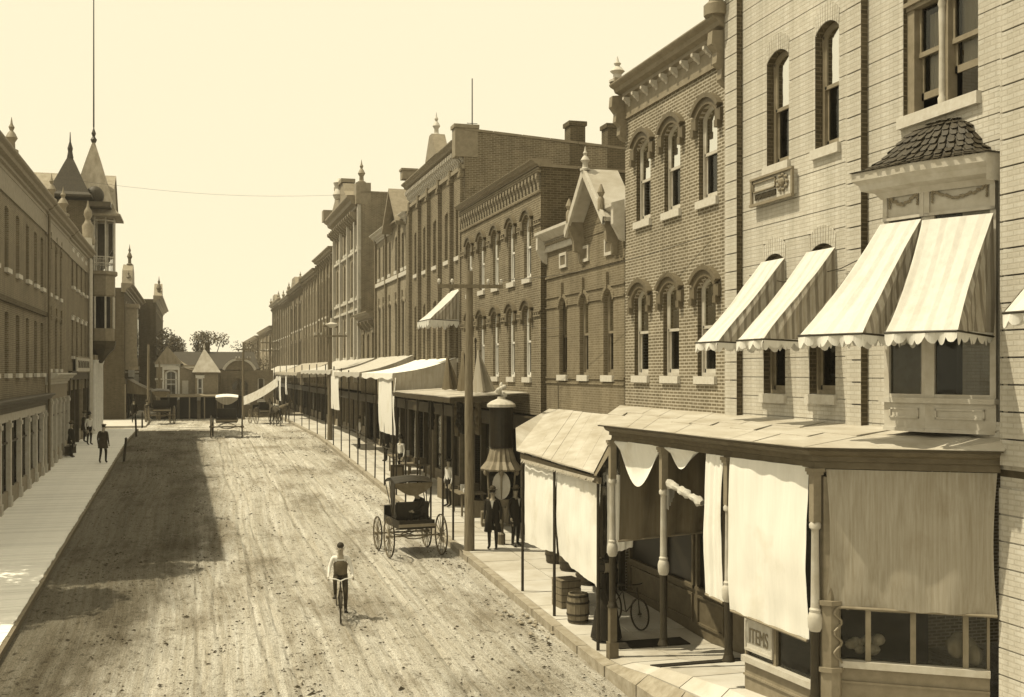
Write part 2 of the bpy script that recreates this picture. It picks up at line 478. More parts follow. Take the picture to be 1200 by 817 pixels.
mb = MB()
for a, b_ in zip(lin(9,79,28), lin(9,79,28)[1:]):
    mb.slab([(-3.555,a,gz(a)+0.13),(-3.47,a,gz(a)+0.12),(-3.47,b_-0.03,gz(b_)+0.12),(-3.555,b_-0.03,gz(b_)+0.13)], 0.3)
struct(mb.build('boardwalk_edge', M['wood_grey']))
# crossing stones where the side street meets the road
mb = MB()
for i in range(7): mb.box(-3.3+i*0.82, -3.3+i*0.82+0.79, 79.6, 80.3, 2.1, 2.215)
for i in range(7): mb.box(-3.0+i*0.82, -3.0+i*0.82+0.79, 82.0, 82.7, 2.1, 2.21)
struct(mb.build('crossing_stones', M['paving']))
mb = MB(); mb.box(-12, -3.2, 83.5, 96, 2.0, 2.30); struct(mb.build('far_pavement', M['paving']))

# ------------------------------------------------------------------ right pavement: slabs and kerb
mb = MB()
cuts = lin(9, 21, 12) + lin(23, 120, 32)
for a, b_ in zip(cuts, cuts[1:]):
    g_ = lambda x, y: (x, y, walk(x, y)-0.06)
    for x0, x1 in ((7.3,7.7),(7.7,10.4)):
        mb.slab([g_(x0,a),g_(x1,a),g_(x1,b_),g_(x0,b_)], 0.5)
side = struct(mb.build('pavement', M['kerb']))
y = 10.0
while y < 100:
    L = 1.25 if y < 45 else 2.6
    for x0, x1 in ((7.47,8.62),(8.64,9.88)):
        a, b_ = y+0.012, y+L-0.012
        q = MB(); dz = rnd.uniform(-.004,.006)
        xm = (7.7,) if x0 < 7.7 else ()
        xl = [x0, *xm, x1]
        for xa, xb in zip(xl, xl[1:]):
            q.slab([(xx, yy_, walk(xx,yy_)+dz) for xx,yy_ in ((xa,a),(xb,a),(xb,b_),(xa,b_))], 0.08)
        q.build('paving_slab', M['paving'] if rnd.random()<.65 else M['paving2'], side)
    y += L
y = 10.0
while y < 100:
    L = 1.5 if y < 50 else 3
    a, b_ = y+0.012, y+L-0.012; d = rnd.uniform(-.02,.02)
    q = MB()
    q.slab([(7.24+d,a,walk(7.24,a)),(7.455,a,walk(7.455,a)+.003),(7.455,b_,walk(7.455,b_)+.003),(7.25+d*.5,b_,walk(7.24,b_))], 0.9)
    q.build('kerb_stone', M['kerb'], side)
    y += L
# ------------------------------------------------------------------ building kit
# buildings are modelled in their own frame: x along the front, -y out to the street, z up
def arc(x0, x1, z1, rise, n=8):
    """points of the arch from left spring to right spring; z1 is the crown"""
    if rise <= 0.001: return [(x0,z1),(x1,z1)]
    h = (x1-x0)/2; cx = (x0+x1)/2
    r = (h*h+rise*rise)/(2*rise); cz = z1-r
    a = math.asin(min(1,h/r))
    if rise > h*0.999: a = math.pi/2
    return [(cx+r*math.sin(t), cz+r*math.cos(t)) for t in [(-a+2*a*i/n) for i in range(n+1)]]

def wall_face(mb, x0, x1, z0, z1, ops, y=0.0, depth=0.13):
    X = sorted({x0,x1,*[q for o in ops for q in o[:2] if x0<q<x1]})
    for xa, xb in zip(X, X[1:]):
        xm = (xa+xb)/2
        here = sorted([o for o in ops if o[0] < xm < o[1]], key=lambda o:o[2])
        z = z0
        for o in here:
            if o[2] > z: mb.quad((xa,y,z),(xb,y,z),(xb,y,o[2]),(xa,y,o[2]))
            z = o[3]
        if z < z1: mb.quad((xa,y,z),(xb,y,z),(xb,y,z1),(xa,y,z1))
    for a, b, c, d, rise in ops:
        pts = arc(a, b, d, rise)
        if rise > 0.001:
            for p, q in zip(pts, pts[1:]):
                mb.quad((p[0],y,p[1]),(q[0],y,q[1]),(q[0],y,d),(p[0],y,d))
        zs = d - max(0, rise)
        mb.quad((a,y,c),(a,y+depth,c),(a,y+depth,zs),(a,y,zs))
        mb.quad((b,y+depth,c),(b,y,c),(b,y,zs),(b,y+depth,zs))
        mb.quad((a,y,c),(b,y,c),(b,y+depth,c),(a,y+depth,c))
        for p, q in zip(pts, pts[1:]):
            mb.quad((q[0],y,q[1]),(p[0],y,p[1]),(p[0],y+depth,p[1]),(q[0],y+depth,q[1]))

_wc = {}
def window(root, x0, x1, z0, z1, rise=0.0, depth=0.13, style='sash', sash='trim_light', sill='stone', hood=None,
           hood_mat='brick_mid', blind=None, label=None, yoff=0.0, open_=0.0, sill_out=0.07, frame=0.055):
    w_, h_ = round(x1-x0,3), round(z1-z0,3)
    cx = (x0+x1)/2
    key = (w_,h_,rise,depth,style,sash,open_,frame)
    if key not in _wc:
        a, b = -w_/2, w_/2
        mb = MB(); y0, y1 = depth-0.05, depth+0.05
        ft = frame; zs = h_-rise
        mb.box(a, a+ft, y0, y1, 0, zs); mb.box(b-ft, b, y0, y1, 0, zs)
        po = arc(a, b, h_, rise); pi = arc(a+ft, b-ft, h_-ft*1.1, max(0.0,rise*0.92))
        if rise > 0.001:
            for i in range(len(po)-1):
                p,q,r_,s_ = po[i],po[i+1],pi[i+1],pi[i]
                mb.add([(p[0],y0,p[1]),(q[0],y0,q[1]),(r_[0],y0,r_[1]),(s_[0],y0,s_[1]),(p[0],y1,p[1]),(q[0],y1,q[1]),(r_[0],y1,r_[1]),(s_[0],y1,s_[1])],
                       [(0,1,2,3),(4,7,6,5),(3,2,6,7)])
        else: mb.box(a+ft, b-ft, y0, y1, h_-ft, h_)
        mb.box(a+ft, b-ft, y0, y1, 0, 0.07)
        zm = h_*0.5
        ins = MB(); st = 0.045
        i0, i1 = a+ft, b-ft
        # upper sash (outer), lower sash (inner)
        mb.box(i0, i0+st, y0+.012, y0+.045, zm-.02, zs); mb.box(i1-st, i1, y0+.012, y0+.045, zm-.02, zs)
        mb.box(i0, i1, y0+.012, y0+.05, zm-.03, zm+.03)
        lo = 0.07 + open_
        mb.box(i0, i0+st, y0+.055, y0+.09, lo, zm); mb.box(i1-st, i1, y0+.055, y0+.09, lo, zm)
        mb.box(i0, i1, y0+.055, y0+.09, lo, lo+.075)
        if open_: mb.box(i0, i1, y0+.055, y0+.09, zm+open_-.05, zm+open_)
        if style == 'four':
            mb.box(-.012,.012, y0+.02, y0+.045, zm, h_-ft*.8); mb.box(-.012,.012, y0+.06, y0+.085, lo, zm)
        fr = mb.mesh('window', M[sash])
        up = MB(); top = arc(i0, i1, h_-ft*.6, max(0,rise*.92))
        up.poly([(i1,y0+.03,zm),(i0,y0+.03,zm)]+[(p[0],y0+.03,p[1]) for p in top])
        dn = MB(); dn.quad((i0,y0+.072,lo),(i1,y0+.072,lo),(i1,y0+.072,zm+open_),(i0,y0+.072,zm+open_))
        bl = MB(); bl.quad((i0,0,-1),(i1,0,-1),(i1,0,0),(i0,0,0))
        _wc[key] = (fr, up.mesh('pane', M['glass']), dn.mesh('pane', M['glass']), {})
    fr, up, dn, ex = _wc[key]
    o = put('window', fr, root, (cx, yoff, z0), label=label)
    put('pane', up, o); put('pane', dn, o)
    if blind:
        k = ('b', blind)
        if k not in ex:
            q = MB(); i0, i1 = -w_/2+frame+.03, w_/2-frame-.03
            n = 6
            for j in range(n):
                xa, xb = lerp(i0,i1,j/n), lerp(i0,i1,(j+1)/n)
                q.quad((xa, depth+.10+.008*(j%2), h_*(1-blind)), (xb, depth+.10+.008*((j+1)%2), h_*(1-blind)), (xb, depth+.10+.008*((j+1)%2), h_-.03-rise*.5), (xa, depth+.10+.008*(j%2), h_-.03-rise*.5))
            ex[k] = q.mesh('blind', M['blind'])
        put('blind', ex[k], o)
    if sill:
        if 'sill' not in ex:
            q = MB(); q.box(-w_/2-.06, w_/2+.06, -sill_out, depth+.02, -.16, -.004); ex['sill'] = q.mesh('sill', M[sill])
        put('sill', ex['sill'], o)
    if hood:
        if ('h',hood) not in ex:
            q = MB()
            if hood == 'arch':        # stepped brick label with drops
                for (e, t, pr) in ((.02,.13,.07),(.15,.09,.12)):
                    po = arc(-w_/2-e-t, w_/2+e+t, h_+e+t, rise+e*.5+t*.5, 10); pi = arc(-w_/2-e, w_/2+e, h_+e, rise+e*.5, 10)
                    for i in range(len(po)-1):
                        a_,b_,c_,d_ = po[i],po[i+1],pi[i+1],pi[i]
                        q.add([(a_[0],0,a_[1]),(b_[0],0,b_[1]),(c_[0],0,c_[1]),(d_[0],0,d_[1]),(a_[0],-pr,a_[1]),(b_[0],-pr,b_[1]),(c_[0],-pr,c_[1]),(d_[0],-pr,d_[1])],
                              [(4,5,6,7),(0,1,5,4),(3,7,6,2),(1,2,6,5),(0,4,7,3)])
                zz = h_-rise
                for sx in (-1,1):
                    q.box(sx*(w_/2+.02), sx*(w_/2+.24), 0.001, -.07, zz-.22, zz+.03)
                    q.box(sx*(w_/2+.06), sx*(w_/2+.20), 0.001, -.11, zz-.34, zz-.2)
            elif hood == 'flat':
                q.box(-w_/2-.1, w_/2+.1, 0, -.06, h_+.01, h_+.2); q.box(-w_/2-.13, w_/2+.13, 0, -.1, h_+.2, h_+.25)
            elif hood == 'key':
                po = arc(-w_/2-.10, w_/2+.10, h_+.10, rise+.04, 8); pi = arc(-w_/2-.005, w_/2+.005, h_+.005, rise, 8)
                for i in range(len(po)-1):
                    a_,b_,c_,d_ = po[i],po[i+1],pi[i+1],pi[i]
                    q.add([(a_[0],0,a_[1]),(b_[0],0,b_[1]),(c_[0],0,c_[1]),(d_[0],0,d_[1]),(a_[0],-.04,a_[1]),(b_[0],-.04,b_[1]),(c_[0],-.04,c_[1]),(d_[0],-.04,d_[1])],
                          [(4,5,6,7),(0,1,5,4),(3,7,6,2)])
                q.box(-.03,.03,0,-.07,h_+.02,h_+.42)
            ex[('h',hood)] = q.mesh('hood', M[hood_mat])
        put('hood', ex[('h',hood)], o)
    return o

def shell(root, L, z0, z1, depth, mat, side0=True, side1=True, roofmat='tin_mid', drop=0.35, slope=0.0, inner=0.9):
    """flank walls, back, roof and the dark room fronts behind the windows"""
    zb = z1-drop
    mb = MB()
    if side1: mb.poly([(L+.008,0.004,z0),(L+.008,depth,z0),(L+.008,depth,zb-slope),(L+.008,0.004,zb)])
    mb.quad((L,depth,z0),(0,depth,z0),(0,depth,zb-slope),(L,depth,zb-slope))
    mb.build('flank_wall', M[mat], root)
    if side0: q = MB(); q.poly([(-.004,depth,z0),(-.004,0.004,z0),(-.004,0.004,zb),(-.004,depth,zb-slope)]); q.build('flank_wall', M[mat], root)
    r_ = MB(); r_.slab([(0.02,0.1,zb-.05),(L-.02,0.1,zb-.05),(L-.02,depth-.05,zb-slope-.05),(0.02,depth-.05,zb-slope-.05)], .1)
    r_.build('roof', M[roofmat], root)
    if side1:
        c_ = MB()
        n = max(3, int(depth/1.1))
        for i in range(n):
            a, b = depth*i/n, depth*(i+1)/n-.03
            za, zb_ = zb-slope*i/n, zb-slope*(i+1)/n
            c_.add([(L-.28,a,za+.0),(L+.05,a,za+.0),(L+.05,b,zb_+.0),(L-.28,b,zb_),(L-.28,a,za+.09),(L+.05,a,za+.09),(L+.05,b,zb_+.09),(L-.28,b,zb_+.09)],
                   [(0,3,2,1),(4,5,6,7),(0,1,5,4),(1,2,6,5),(2,3,7,6),(3,0,4,7)])
        c_.build('coping', M['tin_mid'], root)
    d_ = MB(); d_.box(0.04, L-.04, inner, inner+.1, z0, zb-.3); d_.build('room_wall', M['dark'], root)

def cornice(root, x0, x1, zb, zt, out, mat='trim', name='cornice', ends=True):
    h = zt-zb
    prof = [(0.02,zb),(-out*.12,zb),(-out*.12,zb+h*.2),(-out*.3,zb+h*.28),(-out*.3,zb+h*.45),(-out*.62,zb+h*.55),(-out*.7,zb+h*.72),(-out*.93,zb+h*.82),(-out,zb+h*.9),(-out,zt-.02),(-out*.9,zt),(0.25,zt+.02),(0.25,zb)]
    mb = MB(); mb.prof_x(prof, x0, x1)
    return mb.build(name, M[mat], root)

def brackets(root, xs_, zb, zt, out, wd, mat='trim', name='bracket', shape=0):
    h = zt-zb
    prof = [(0.0,zt),(-out,zt),(-out,zt-h*.28),(-out*.72,zt-h*.42),(-out*.62,zt-h*.6),(-out*.28,zt-h*.75),(-out*.22,zb+.02),(0,zb)]
    mb = MB(); mb.prof_x(prof, -wd/2, wd/2)
    me = mb.mesh(name, M[mat])
    for x in xs_: put(name, me, root, (x,0,0))

def finial(root, x, y, z, h, r, mat='trim_light', parent_name='finial'):
    mb = MB()
    mb.lathe(x, y, [(r,z),(r,z+h*.08),(r*.55,z+h*.12),(r*.5,z+h*.3),(r*.9,z+h*.42),(r*.55,z+h*.55),(r*.25,z+h*.62),(r*.45,z+h*.72),(r*.2,z+h*.8),(.005,z+h)], 10)
    return mb.build(parent_name, M[mat], root, smooth=True)

def right_building(name, label, cat, y0, y1, x=9.9, group=None):
    """root sits at the far end of the front; local x runs toward the camera"""
    t = thing(name, label, cat, (x, y1, 0), -math.pi/2, group)
    return t, (lambda y: y1-y)

G_R = 'shop buildings along the right side of the street'
G_L = 'shop buildings along the left side of the street'

# ================================================================== A: painted brick corner building
AY = 19.2
A, ax = right_building('corner_building', 'pale painted brick building with grooved courses and a canted bay window', 'building', 7, AY, group=G_R)
AL = 12.2; AT = 16.5
opsA = []
def opA(ya, yb, z0, z1, rise): o = (ax(yb), ax(ya), z0, z1, rise); opsA.append(o); return o
W1 = opA(17.04, 17.80, 9.84, 11.83, .15); W2 = opA(15.50, 16.20, 9.84, 11.86, .15)
W1b = opA(17.16, 17.92, 5.80, 8.27, .15); W2b = opA(15.60, 16.38, 5.82, 8.28, .15)
WD = opA(12.25, 13.84, 9.86, 12.9, 0.0)
bayop = opA(11.78, 13.42, 5.55, 8.7, 0.0)
W5 = opA(9.2, 10.3, 5.8, 8.3, .15)
# recessed wall field
mb = MB(); mrv = MB()
opsG = opsA
shopA = (ax(17.6), ax(8.0), 0.2, 4.9, 0)   # ground floor is open behind the porch
wall_face(mb, 0.0, AL, 4.95, AT, opsA, 0.0, .16)
mb.build('wall', M['brick_paint'], A)
# reveals and pier returns: bare brick, with shade also put into its dark tone
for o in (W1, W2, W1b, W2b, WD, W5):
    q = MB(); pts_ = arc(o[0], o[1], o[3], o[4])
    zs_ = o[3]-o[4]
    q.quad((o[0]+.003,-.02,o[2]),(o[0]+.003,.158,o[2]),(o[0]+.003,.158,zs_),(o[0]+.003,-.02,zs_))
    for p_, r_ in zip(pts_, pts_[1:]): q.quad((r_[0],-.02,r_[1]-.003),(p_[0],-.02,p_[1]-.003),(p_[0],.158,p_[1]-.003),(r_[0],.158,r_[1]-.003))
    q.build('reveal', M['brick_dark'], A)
# projecting bands of five brick courses with open grooves between them (six courses on the piers)
mbp = MB()
step = 0.340
piers = [(0.0, .48), (ax(15.13), ax(14.72)), (ax(11.70), ax(7.2))]
fields = [(.48, ax(15.13)), (ax(14.72), ax(11.70)), (ax(7.2), AL)]
z = 5.02; k = 0
bands = {}
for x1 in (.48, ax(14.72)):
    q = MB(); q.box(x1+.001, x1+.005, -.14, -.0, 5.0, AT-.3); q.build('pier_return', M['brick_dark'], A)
def band_piece(x0, x1, z0, z1, yf, yb):
    key = (round(x1-x0,3), round(z1-z0,3), yf, yb)
    if key not in bands:
        q = MB(); q.box(0, x1-x0, yf, yb, 0, z1-z0); bands[key] = q.mesh('brick_course_band', M['brick_paint'])
    return put('brick_course_band', bands[key], A, (x0, 0, z0))
while z < AT-.4:
    za, zb = z, z+step-.020
    for x0, x1 in piers: band_piece(x0, x1, za, zb, -.14, -.001)
    zz = z + 0.06
    for x0, x1 in fields:
        cut = [(x0, x1)]
        for o in opsA:
            if o[2] < zz+step and o[3] > zz:
                nc = []
                for a, b in cut:
                    if o[1] <= a or o[0] >= b: nc.append((a,b)); continue
                    if o[0]-a > .02: nc.append((a, o[0]))
                    if b-o[1] > .02: nc.append((o[1], b))
                cut = nc
        for a, b in cut:
            band_piece(a, b, zz, zz+step-(.014 if rnd.random() < .8 else .004), -.022, -.001)
    z += step; k += 1
# flat arches over the windows
for o in (W1, W2, W1b, W2b, W5):
    q = MB(); n = 11
    po = arc(o[0]-.02, o[1]+.02, o[3]+.3, o[4]+.03, n); pi = arc(o[0], o[1], o[3]+.005, o[4], n)
    for i in range(n):
        a_,b_,c_,d_ = po[i],po[i+1],pi[i+1],pi[i]
        g_ = .012
        q.add([(a_[0]+g_,-.032,a_[1]),(b_[0],-.032,b_[1]),(c_[0],-.032,c_[1]),(d_[0]+g_,-.032,d_[1]),(a_[0]+g_,0,a_[1]),(b_[0],0,b_[1]),(c_[0],0,c_[1]),(d_[0]+g_,0,d_[1])],
              [(0,1,2,3),(3,2,6,7),(0,4,5,1),(1,5,6,2),(0,3,7,4)])
    q.build('window_arch', M['brick_paint'], A)
for o, bl in ((W1,None),(W2,.35)):
    window(A, o[0], o[1], o[2], o[3], o[4], .16, sash='trim', blind=.48, frame=.07, sill_out=.09)
for o in (W1b, W2b, W5):
    window(A, o[0], o[1], o[2], o[3], o[4], .16, sash='trim', frame=.06, sill_out=.09)
# double window on the top floor
mb = MB(); a, b, z0, z1 = WD[:4]; c_ = (a+b)/2
mb.box(a, a+.17, .04, .2, z0, z1); mb.box(b-.06, b, .04, .2, z0, z1)
mb.box(a, b, .02, .2, 11.38, 11.52); mb.box(a, b, .05, .2, 11.52, 11.62)
mb.box(a-.02, b+.0, -.02, .1, 11.44, 11.50)
mb.box(c_-.10, c_+.10, .05, .2, z0, z1)
mb.box(a+.17,b-.06,.1,.2,z0,z0+.05); mb.box(a,b,.04,.2,z1-.1,z1)
dw = mb.build('double_window', M['trim'], A, label='wide double sash window with turned colonnette and lower sashes raised')
q = MB(); q.lathe(c_, .03, [(.055,z0),(.06,z0+.1),(.04,z0+.14),(.045,z0+.2),(.038,z0+.9),(.05,z0+1.3),(.045,z0+1.36),(.06,z0+1.4),(.045,z0+1.46),(.07,11.38)], 10)
q.build('colonnette', M['trim_light'], dw, smooth=True)
for (p, r_) in ((a+.17, c_-.10), (c_+.10, b-.06)):
    q = MB(); zm = 10.72
    q.box(p, p+.05, .12, .16, zm, 11.38); q.box(r_-.05, r_, .12, .16, zm, 11.38); q.box(p, r_, .11, .16, zm-.04, zm+.03)
    lo = 10.08 if p < c_ - .2 else 10.28
    q.box(p, p+.05, .165, .2, lo, zm); q.box(r_-.05, r_, .165, .2, lo, zm); q.box(p, r_, .165, .2, lo, lo+.10)
    q.build('sash', M['trim'], dw)
    g_ = MB(); g_.quad((p,.14,zm),(r_,.14,zm),(r_,.14,11.38),(p,.14,11.38)); g_.build('pane', M['glass'], dw)
    g_ = MB(); g_.quad((p,.18,lo),(r_,.18,lo),(r_,.18,zm),(p,.18,zm)); g_.build('pane', M['glass'], dw)
    g_ = MB(); g_.quad((p,.14,11.62),(r_,.14,11.62),(r_,.14,z1-.1),(p,.14,z1-.1)); g_.build('pane', M['glass'], dw)
    q = MB()
    for j in range(8):
        xa, xb = lerp(p+.06,r_-.03,j/8), lerp(p+.06,r_-.03,(j+1)/8)
        q.quad((xa,.26+.02*(j%2),lo+.05),(xb,.26+.02*((j+1)%2),lo+.05),(xb,.26+.02*((j+1)%2),11.3),(xa,.26+.02*(j%2),11.3))
    q.build('curtain', M['blind'], dw)
q = MB(); q.box(a-.06, b+.06, -.10, .2, z0-.17, z0-.003); q.build('sill', M['stone'], dw)
# shell
mb = MB(); mb.quad((AL+.01,0,0),(AL+.01,14,0),(AL+.01,14,AT),(AL+.01,0,AT)); mb.build('flank_wall', M['brick_paint'], A)
mb = MB(); mb.quad((-.004,14,4.9),(-.004,0.2,4.9),(-.004,0.2,AT),(-.004,14,AT)); mb.build('flank_wall', M['brick_paint'], A)
mb = MB(); mb.slab([(0,0.05,AT),(AL,0.05,AT),(AL,14,AT),(0,14,AT)], .2); mb.build('roof', M['tin_mid'], A)
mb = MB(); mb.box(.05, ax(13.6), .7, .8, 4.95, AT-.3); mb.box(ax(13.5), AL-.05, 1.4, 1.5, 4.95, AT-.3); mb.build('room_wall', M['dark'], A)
mb = MB(); mb.box(0.0, AL, 0.0, 12, 4.86, 4.95); mb.build('floor_beam', M['trim_dark'], A)
# ornate plaque between the floors
plq = thing('wall_plaque', 'small ornate framed plaque with raised lettering under an upper window', 'sign', (9.9, 18.18, 9.22), -math.pi/2)
q = MB(); W_ = 1.42
q.box(0, W_, -.10, -.023, 0, .42); q.build('board', M['brick_paint'], plq)
q = MB()
q.box(-.03, W_+.03, -.16, -.10, -.05, 0); q.box(-.03, W_+.03, -.15, -.10, .42, .46); q.box(-.03, .03, -.14, -.10, 0, .42); q.box(W_-.03, W_+.03, -.14, -.10, 0, .42)
q.box(.05, .85, -.13, -.10, .2, .22); q.box(.05,.07,-.13,-.10,.2,.38); q.box(.05,.85,-.13,-.10,.36,.38); q.box(.83,.85,-.13,-.10,.2,.38)
for t in range(9): q.ell((1.08+.16*math.cos(t*.7), -.12, .24+.13*math.sin(t*.7)), (.05,.03,.035), 6, 4)
q.ell((1.08,-.13,.24), (.09,.05,.08), 8, 6)
q.build('moulding', M['trim'], plq)
q = MB()
xx = .12
for ch in range(11):
    hgt = .10
    q.box(xx, xx+.022, -.125, -.10, .06, .06+hgt)
    if ch % 2: q.box(xx, xx+.055, -.125, -.10, .06, .08)
    if ch % 3: q.box(xx, xx+.055, -.125, -.10, .06+hgt-.02, .06+hgt)
    q.box(xx+.035, xx+.055, -.125, -.10, .10 if ch%2 else .06, .06+hgt)
    xx += .068
q.build('lettering', M['trim_dark'], plq)
# the pier return is the narrow dark strip, shade put into its brick; thin wire hook
# ------------------------------------------------------------------ bay window on A (world coordinates)
P0, P1, P2 = Vector((9.9,11.94)), Vector((9.463,12.782)), Vector((9.286,13.444))
P3 = Vector((9.9,13.50))
bay = thing('bay_window', 'canted wooden bay window with shingled bell roof on the painted brick wall', 'bay window')
polyb = [P0, P1, P2, P3]
def off(poly, d):
    """offset the three outer faces outwards"""
    out = []
    segs = [(poly[i], poly[i+1]) for i in range(len(poly)-1)]
    L = []
    for a, b in segs:
        t = (b-a).normalized(); n = Vector((-t.y, t.x))
        if n.x > 0 and abs(n.x) > .5: n = -n
        if n.x > .01: n = -n
        L.append((a+n*d, b+n*d))
    out.append(L[0][0])
    for (a,b),(c,d_) in zip(L, L[1:]):
        r = b-a; s_ = d_-c; den = r.x*s_.y-r.y*s_.x
        u = ((c-a).x*s_.y-(c-a).y*s_.x)/den
        out.append(a+r*u)
    out.append(L[-1][1])
    return out
def face_frame(a, b):
    """matrix with local x from b to a (left to right seen from outside), -y outwards"""
    return math.atan2((a-b).y, (a-b).x)
mb = MB(); pp = [(p.x,p.y) for p in off(polyb, .05)]
pp = [(9.95, pp[0][1])]+pp+[(9.95, pp[-1][1])]
mb.prism(pp, 5.77, 5.84); 
mb.build('sill', M['trim_light'], bay)
# base panels
for (a, b) in ((P0,P1),(P1,P2)):
    L_ = (a-b).length; rz = face_frame(a, b)
    for nm, z0, z1 in (('base_panel',5.38,5.77),('frieze',8.28,8.75)):
        q = MB(); q.box(0, L_, 0, .06, z0, z1)
        e = .14 if L_ > .8 else .1
        if nm == 'base_panel':
            za, zb = z0+.18, z1-.07
            for s_ in ((e,L_-e,za,za+.025),(e,L_-e,zb-.025,zb),(e,e+.025,za,zb),(L_-e-.025,L_-e,za,zb)): q.box(s_[0],s_[1],-.02,0,s_[2],s_[3])
            q.box(0,L_,-.025,0,z0,z0+.05)
        else:
            q.box(0, .07, -.03, 0, z0, z1); q.box(L_-.07, L_, -.03, 0, z0, z1); q.box(0,L_,-.03,0,z0,z0+.04)
        o = q.build(nm, M['trim_light'], bay, (b.x,b.y,0), rz)
        if nm == 'frieze':
            g_ = MB()
            for t in range(26):
                u = t/25; xg = lerp(.12, L_-.12, u); zg = 8.60-.11*math.sin(math.pi*u)
                g_.ell((xg+rnd.uniform(-.01,.01), -.02, zg+rnd.uniform(-.015,.015)), (.028,.018,.02), 5, 4)
            for xg in (.11, L_-.11):
                for t in range(5): g_.ell((xg,-.02,8.60-.035*t), (.02,.015,.02), 5, 4)
            g_.build('garland', M['trim'], o)
    # window in this face: posts, frame, glass
    q = MB(); mL = .13 if L_ > .8 else .09
    q.box(0, mL, -.005, .07, 5.84, 8.28); q.box(L_-mL*.6, L_, -.005, .07, 5.84, 8.28); q.box(mL, L_-mL*.6, 0, .06, 5.84, 5.89); q.box(mL, L_-mL*.6, 0.02, .05, 7.1, 7.15)
    f_ = q.build('window', M['trim_light'], bay, (b.x,b.y,0), rz)
    g_ = MB(); g_.quad((mL,.035,5.86),(L_-.06,.035,5.86),(L_-.06,.035,8.28),(mL,.035,8.28)); g_.build('pane', M['glass'], f_)
q = MB(); q.prism([(9.95,P3.y),(P2.x,P2.y),(P2.x+.04,P2.y-.05),(9.95,P3.y-.05)], 5.38, 8.75); q.build('side_panel', M['trim_light'], bay)
# eave cornice
e1, e2, e3 = [off(polyb, d) for d in (.06,.16,.27)]
mb = MB()
rings = [(off(polyb,.03),8.60),(off(polyb,.08),8.68),(off(polyb,.20),8.72),(off(polyb,.22),8.80),(off(polyb,.28),8.86),(off(polyb,.29),8.97)]
for (ra,za),(rb,zb) in zip(rings, rings[1:]):
    for i in range(3):
        mb.quad((ra[i].x,ra[i].y,za),(ra[i+1].x,ra[i+1].y,za),(rb[i+1].x,rb[i+1].y,zb),(rb[i].x,rb[i].y,zb))
last = rings[-1][0]
mb.poly([(p.x,p.y,8.975) for p in last]+[(9.93,last[-1].y,8.975),(9.93,last[0].y,8.975)])
ra = last[0]; mb.quad((ra.x,ra.y,8.62),(9.93,ra.y,8.62),(9.93,ra.y,8.975),(ra.x,ra.y,8.975))
ra = last[-1]; mb.quad((ra.x,ra.y,8.62),(9.93,ra.y,8.62),(9.93,ra.y,8.975),(ra.x,ra.y,8.975))
mb.build('eave', M['trim_light'], bay)
# bell roof with separate shingles
apex = Vector((9.88, 12.80))
base = [Vector((9.93,last[0].y))]+last+[Vector((9.93,last[-1].y))]
nseg = 4
def prof_r(t):   # t 0 eave .. 1 top : plan scale and height
    r_ = interp(t, [0,.12,.3,.5,.7,.85,1.0], [1.02,.85,.70,.56,.43,.29,.06])
    z_ = 8.97 + interp(t, [0,.12,.3,.5,.7,.85,1.0], [0,.04,.13,.29,.46,.57,.63])
    return r_, z_
def roof_pt(u, t):  # u 0..1 along the eave
    acc = [0]
    for i in range(len(base)-1): acc.append(acc[-1]+(base[i+1]-base[i]).length)
    s_ = u*acc[-1]
    for i in range(len(base)-1):
        if s_ <= acc[i+1]+1e-6:
            p = base[i].lerp(base[i+1], (s_-acc[i])/(acc[i+1]-acc[i]) if acc[i+1]>acc[i] else 0); break
    r_, z_ = prof_r(t)
    q = apex + (p-apex)*r_
    q.x = min(q.x, 9.92)
    return Vector((q.x, q.y, z_))
mb = MB(); nu, nt_ = 24, 12
for j in range(nt_):
    for i in range(nu):
        a_,b_,c_,d_ = roof_pt(i/nu,j/nt_),roof_pt((i+1)/nu,j/nt_),roof_pt((i+1)/nu,(j+1)/nt_),roof_pt(i/nu,(j+1)/nt_)
        mb.quad(tuple(a_),tuple(b_),tuple(c_),tuple(d_))
top = [roof_pt(i/nu,1.0) for i in range(nu+1)]
mb.poly([tuple(p) for p in top])
rf = mb.build('roof', M['slate'], bay)
rows = 9
for j in range(rows):
    t0 = j/rows; t1 = min(1.0, (j+1.35)/rows)
    cnt = int(lerp(23, 9, j/rows))
    for i in range(cnt):
        u0 = (i+(.5 if j%2 else 0))/cnt+.006; u1 = u0+1/cnt-.012
        if u1 > 1.0: continue
        jt = rnd.uniform(-.015,.015)
        a_,b_ = roof_pt(u0,max(0,t0+jt)),roof_pt(u1,max(0,t0+jt)); c_,d_ = roof_pt(u1,t1),roof_pt(u0,t1)
        m_ = (a_+b_)/2; cn = Vector((9.95,12.8,m_.z-.25)); n_ = (m_-cn).normalized()
        lift = .035+rnd.uniform(-.008,.012); th = .018
        mid = (a_+b_)/2
        tip0, tip1 = a_.lerp(b_,.18)-(d_-a_)*.0, a_.lerp(b_,.82)
        A0 = a_.lerp(d_,.18)+n_*lift; B0 = b_.lerp(c_,.18)+n_*lift; T0 = tip0+n_*lift; T1 = tip1+n_*lift
        C0 = c_+n_*.006; D0 = d_+n_*.006
        vs = [A0,T0,T1,B0,C0,D0]; lo = [v-n_*th for v in vs]
        q = MB(); q.add([tuple(v) for v in vs+lo], [(0,1,2,3,4,5),(0,6,7,1),(1,7,8,2),(2,8,9,3),(3,9,10,4),(5,11,6,0)])
        q.build('shingle', M['slate'], rf)
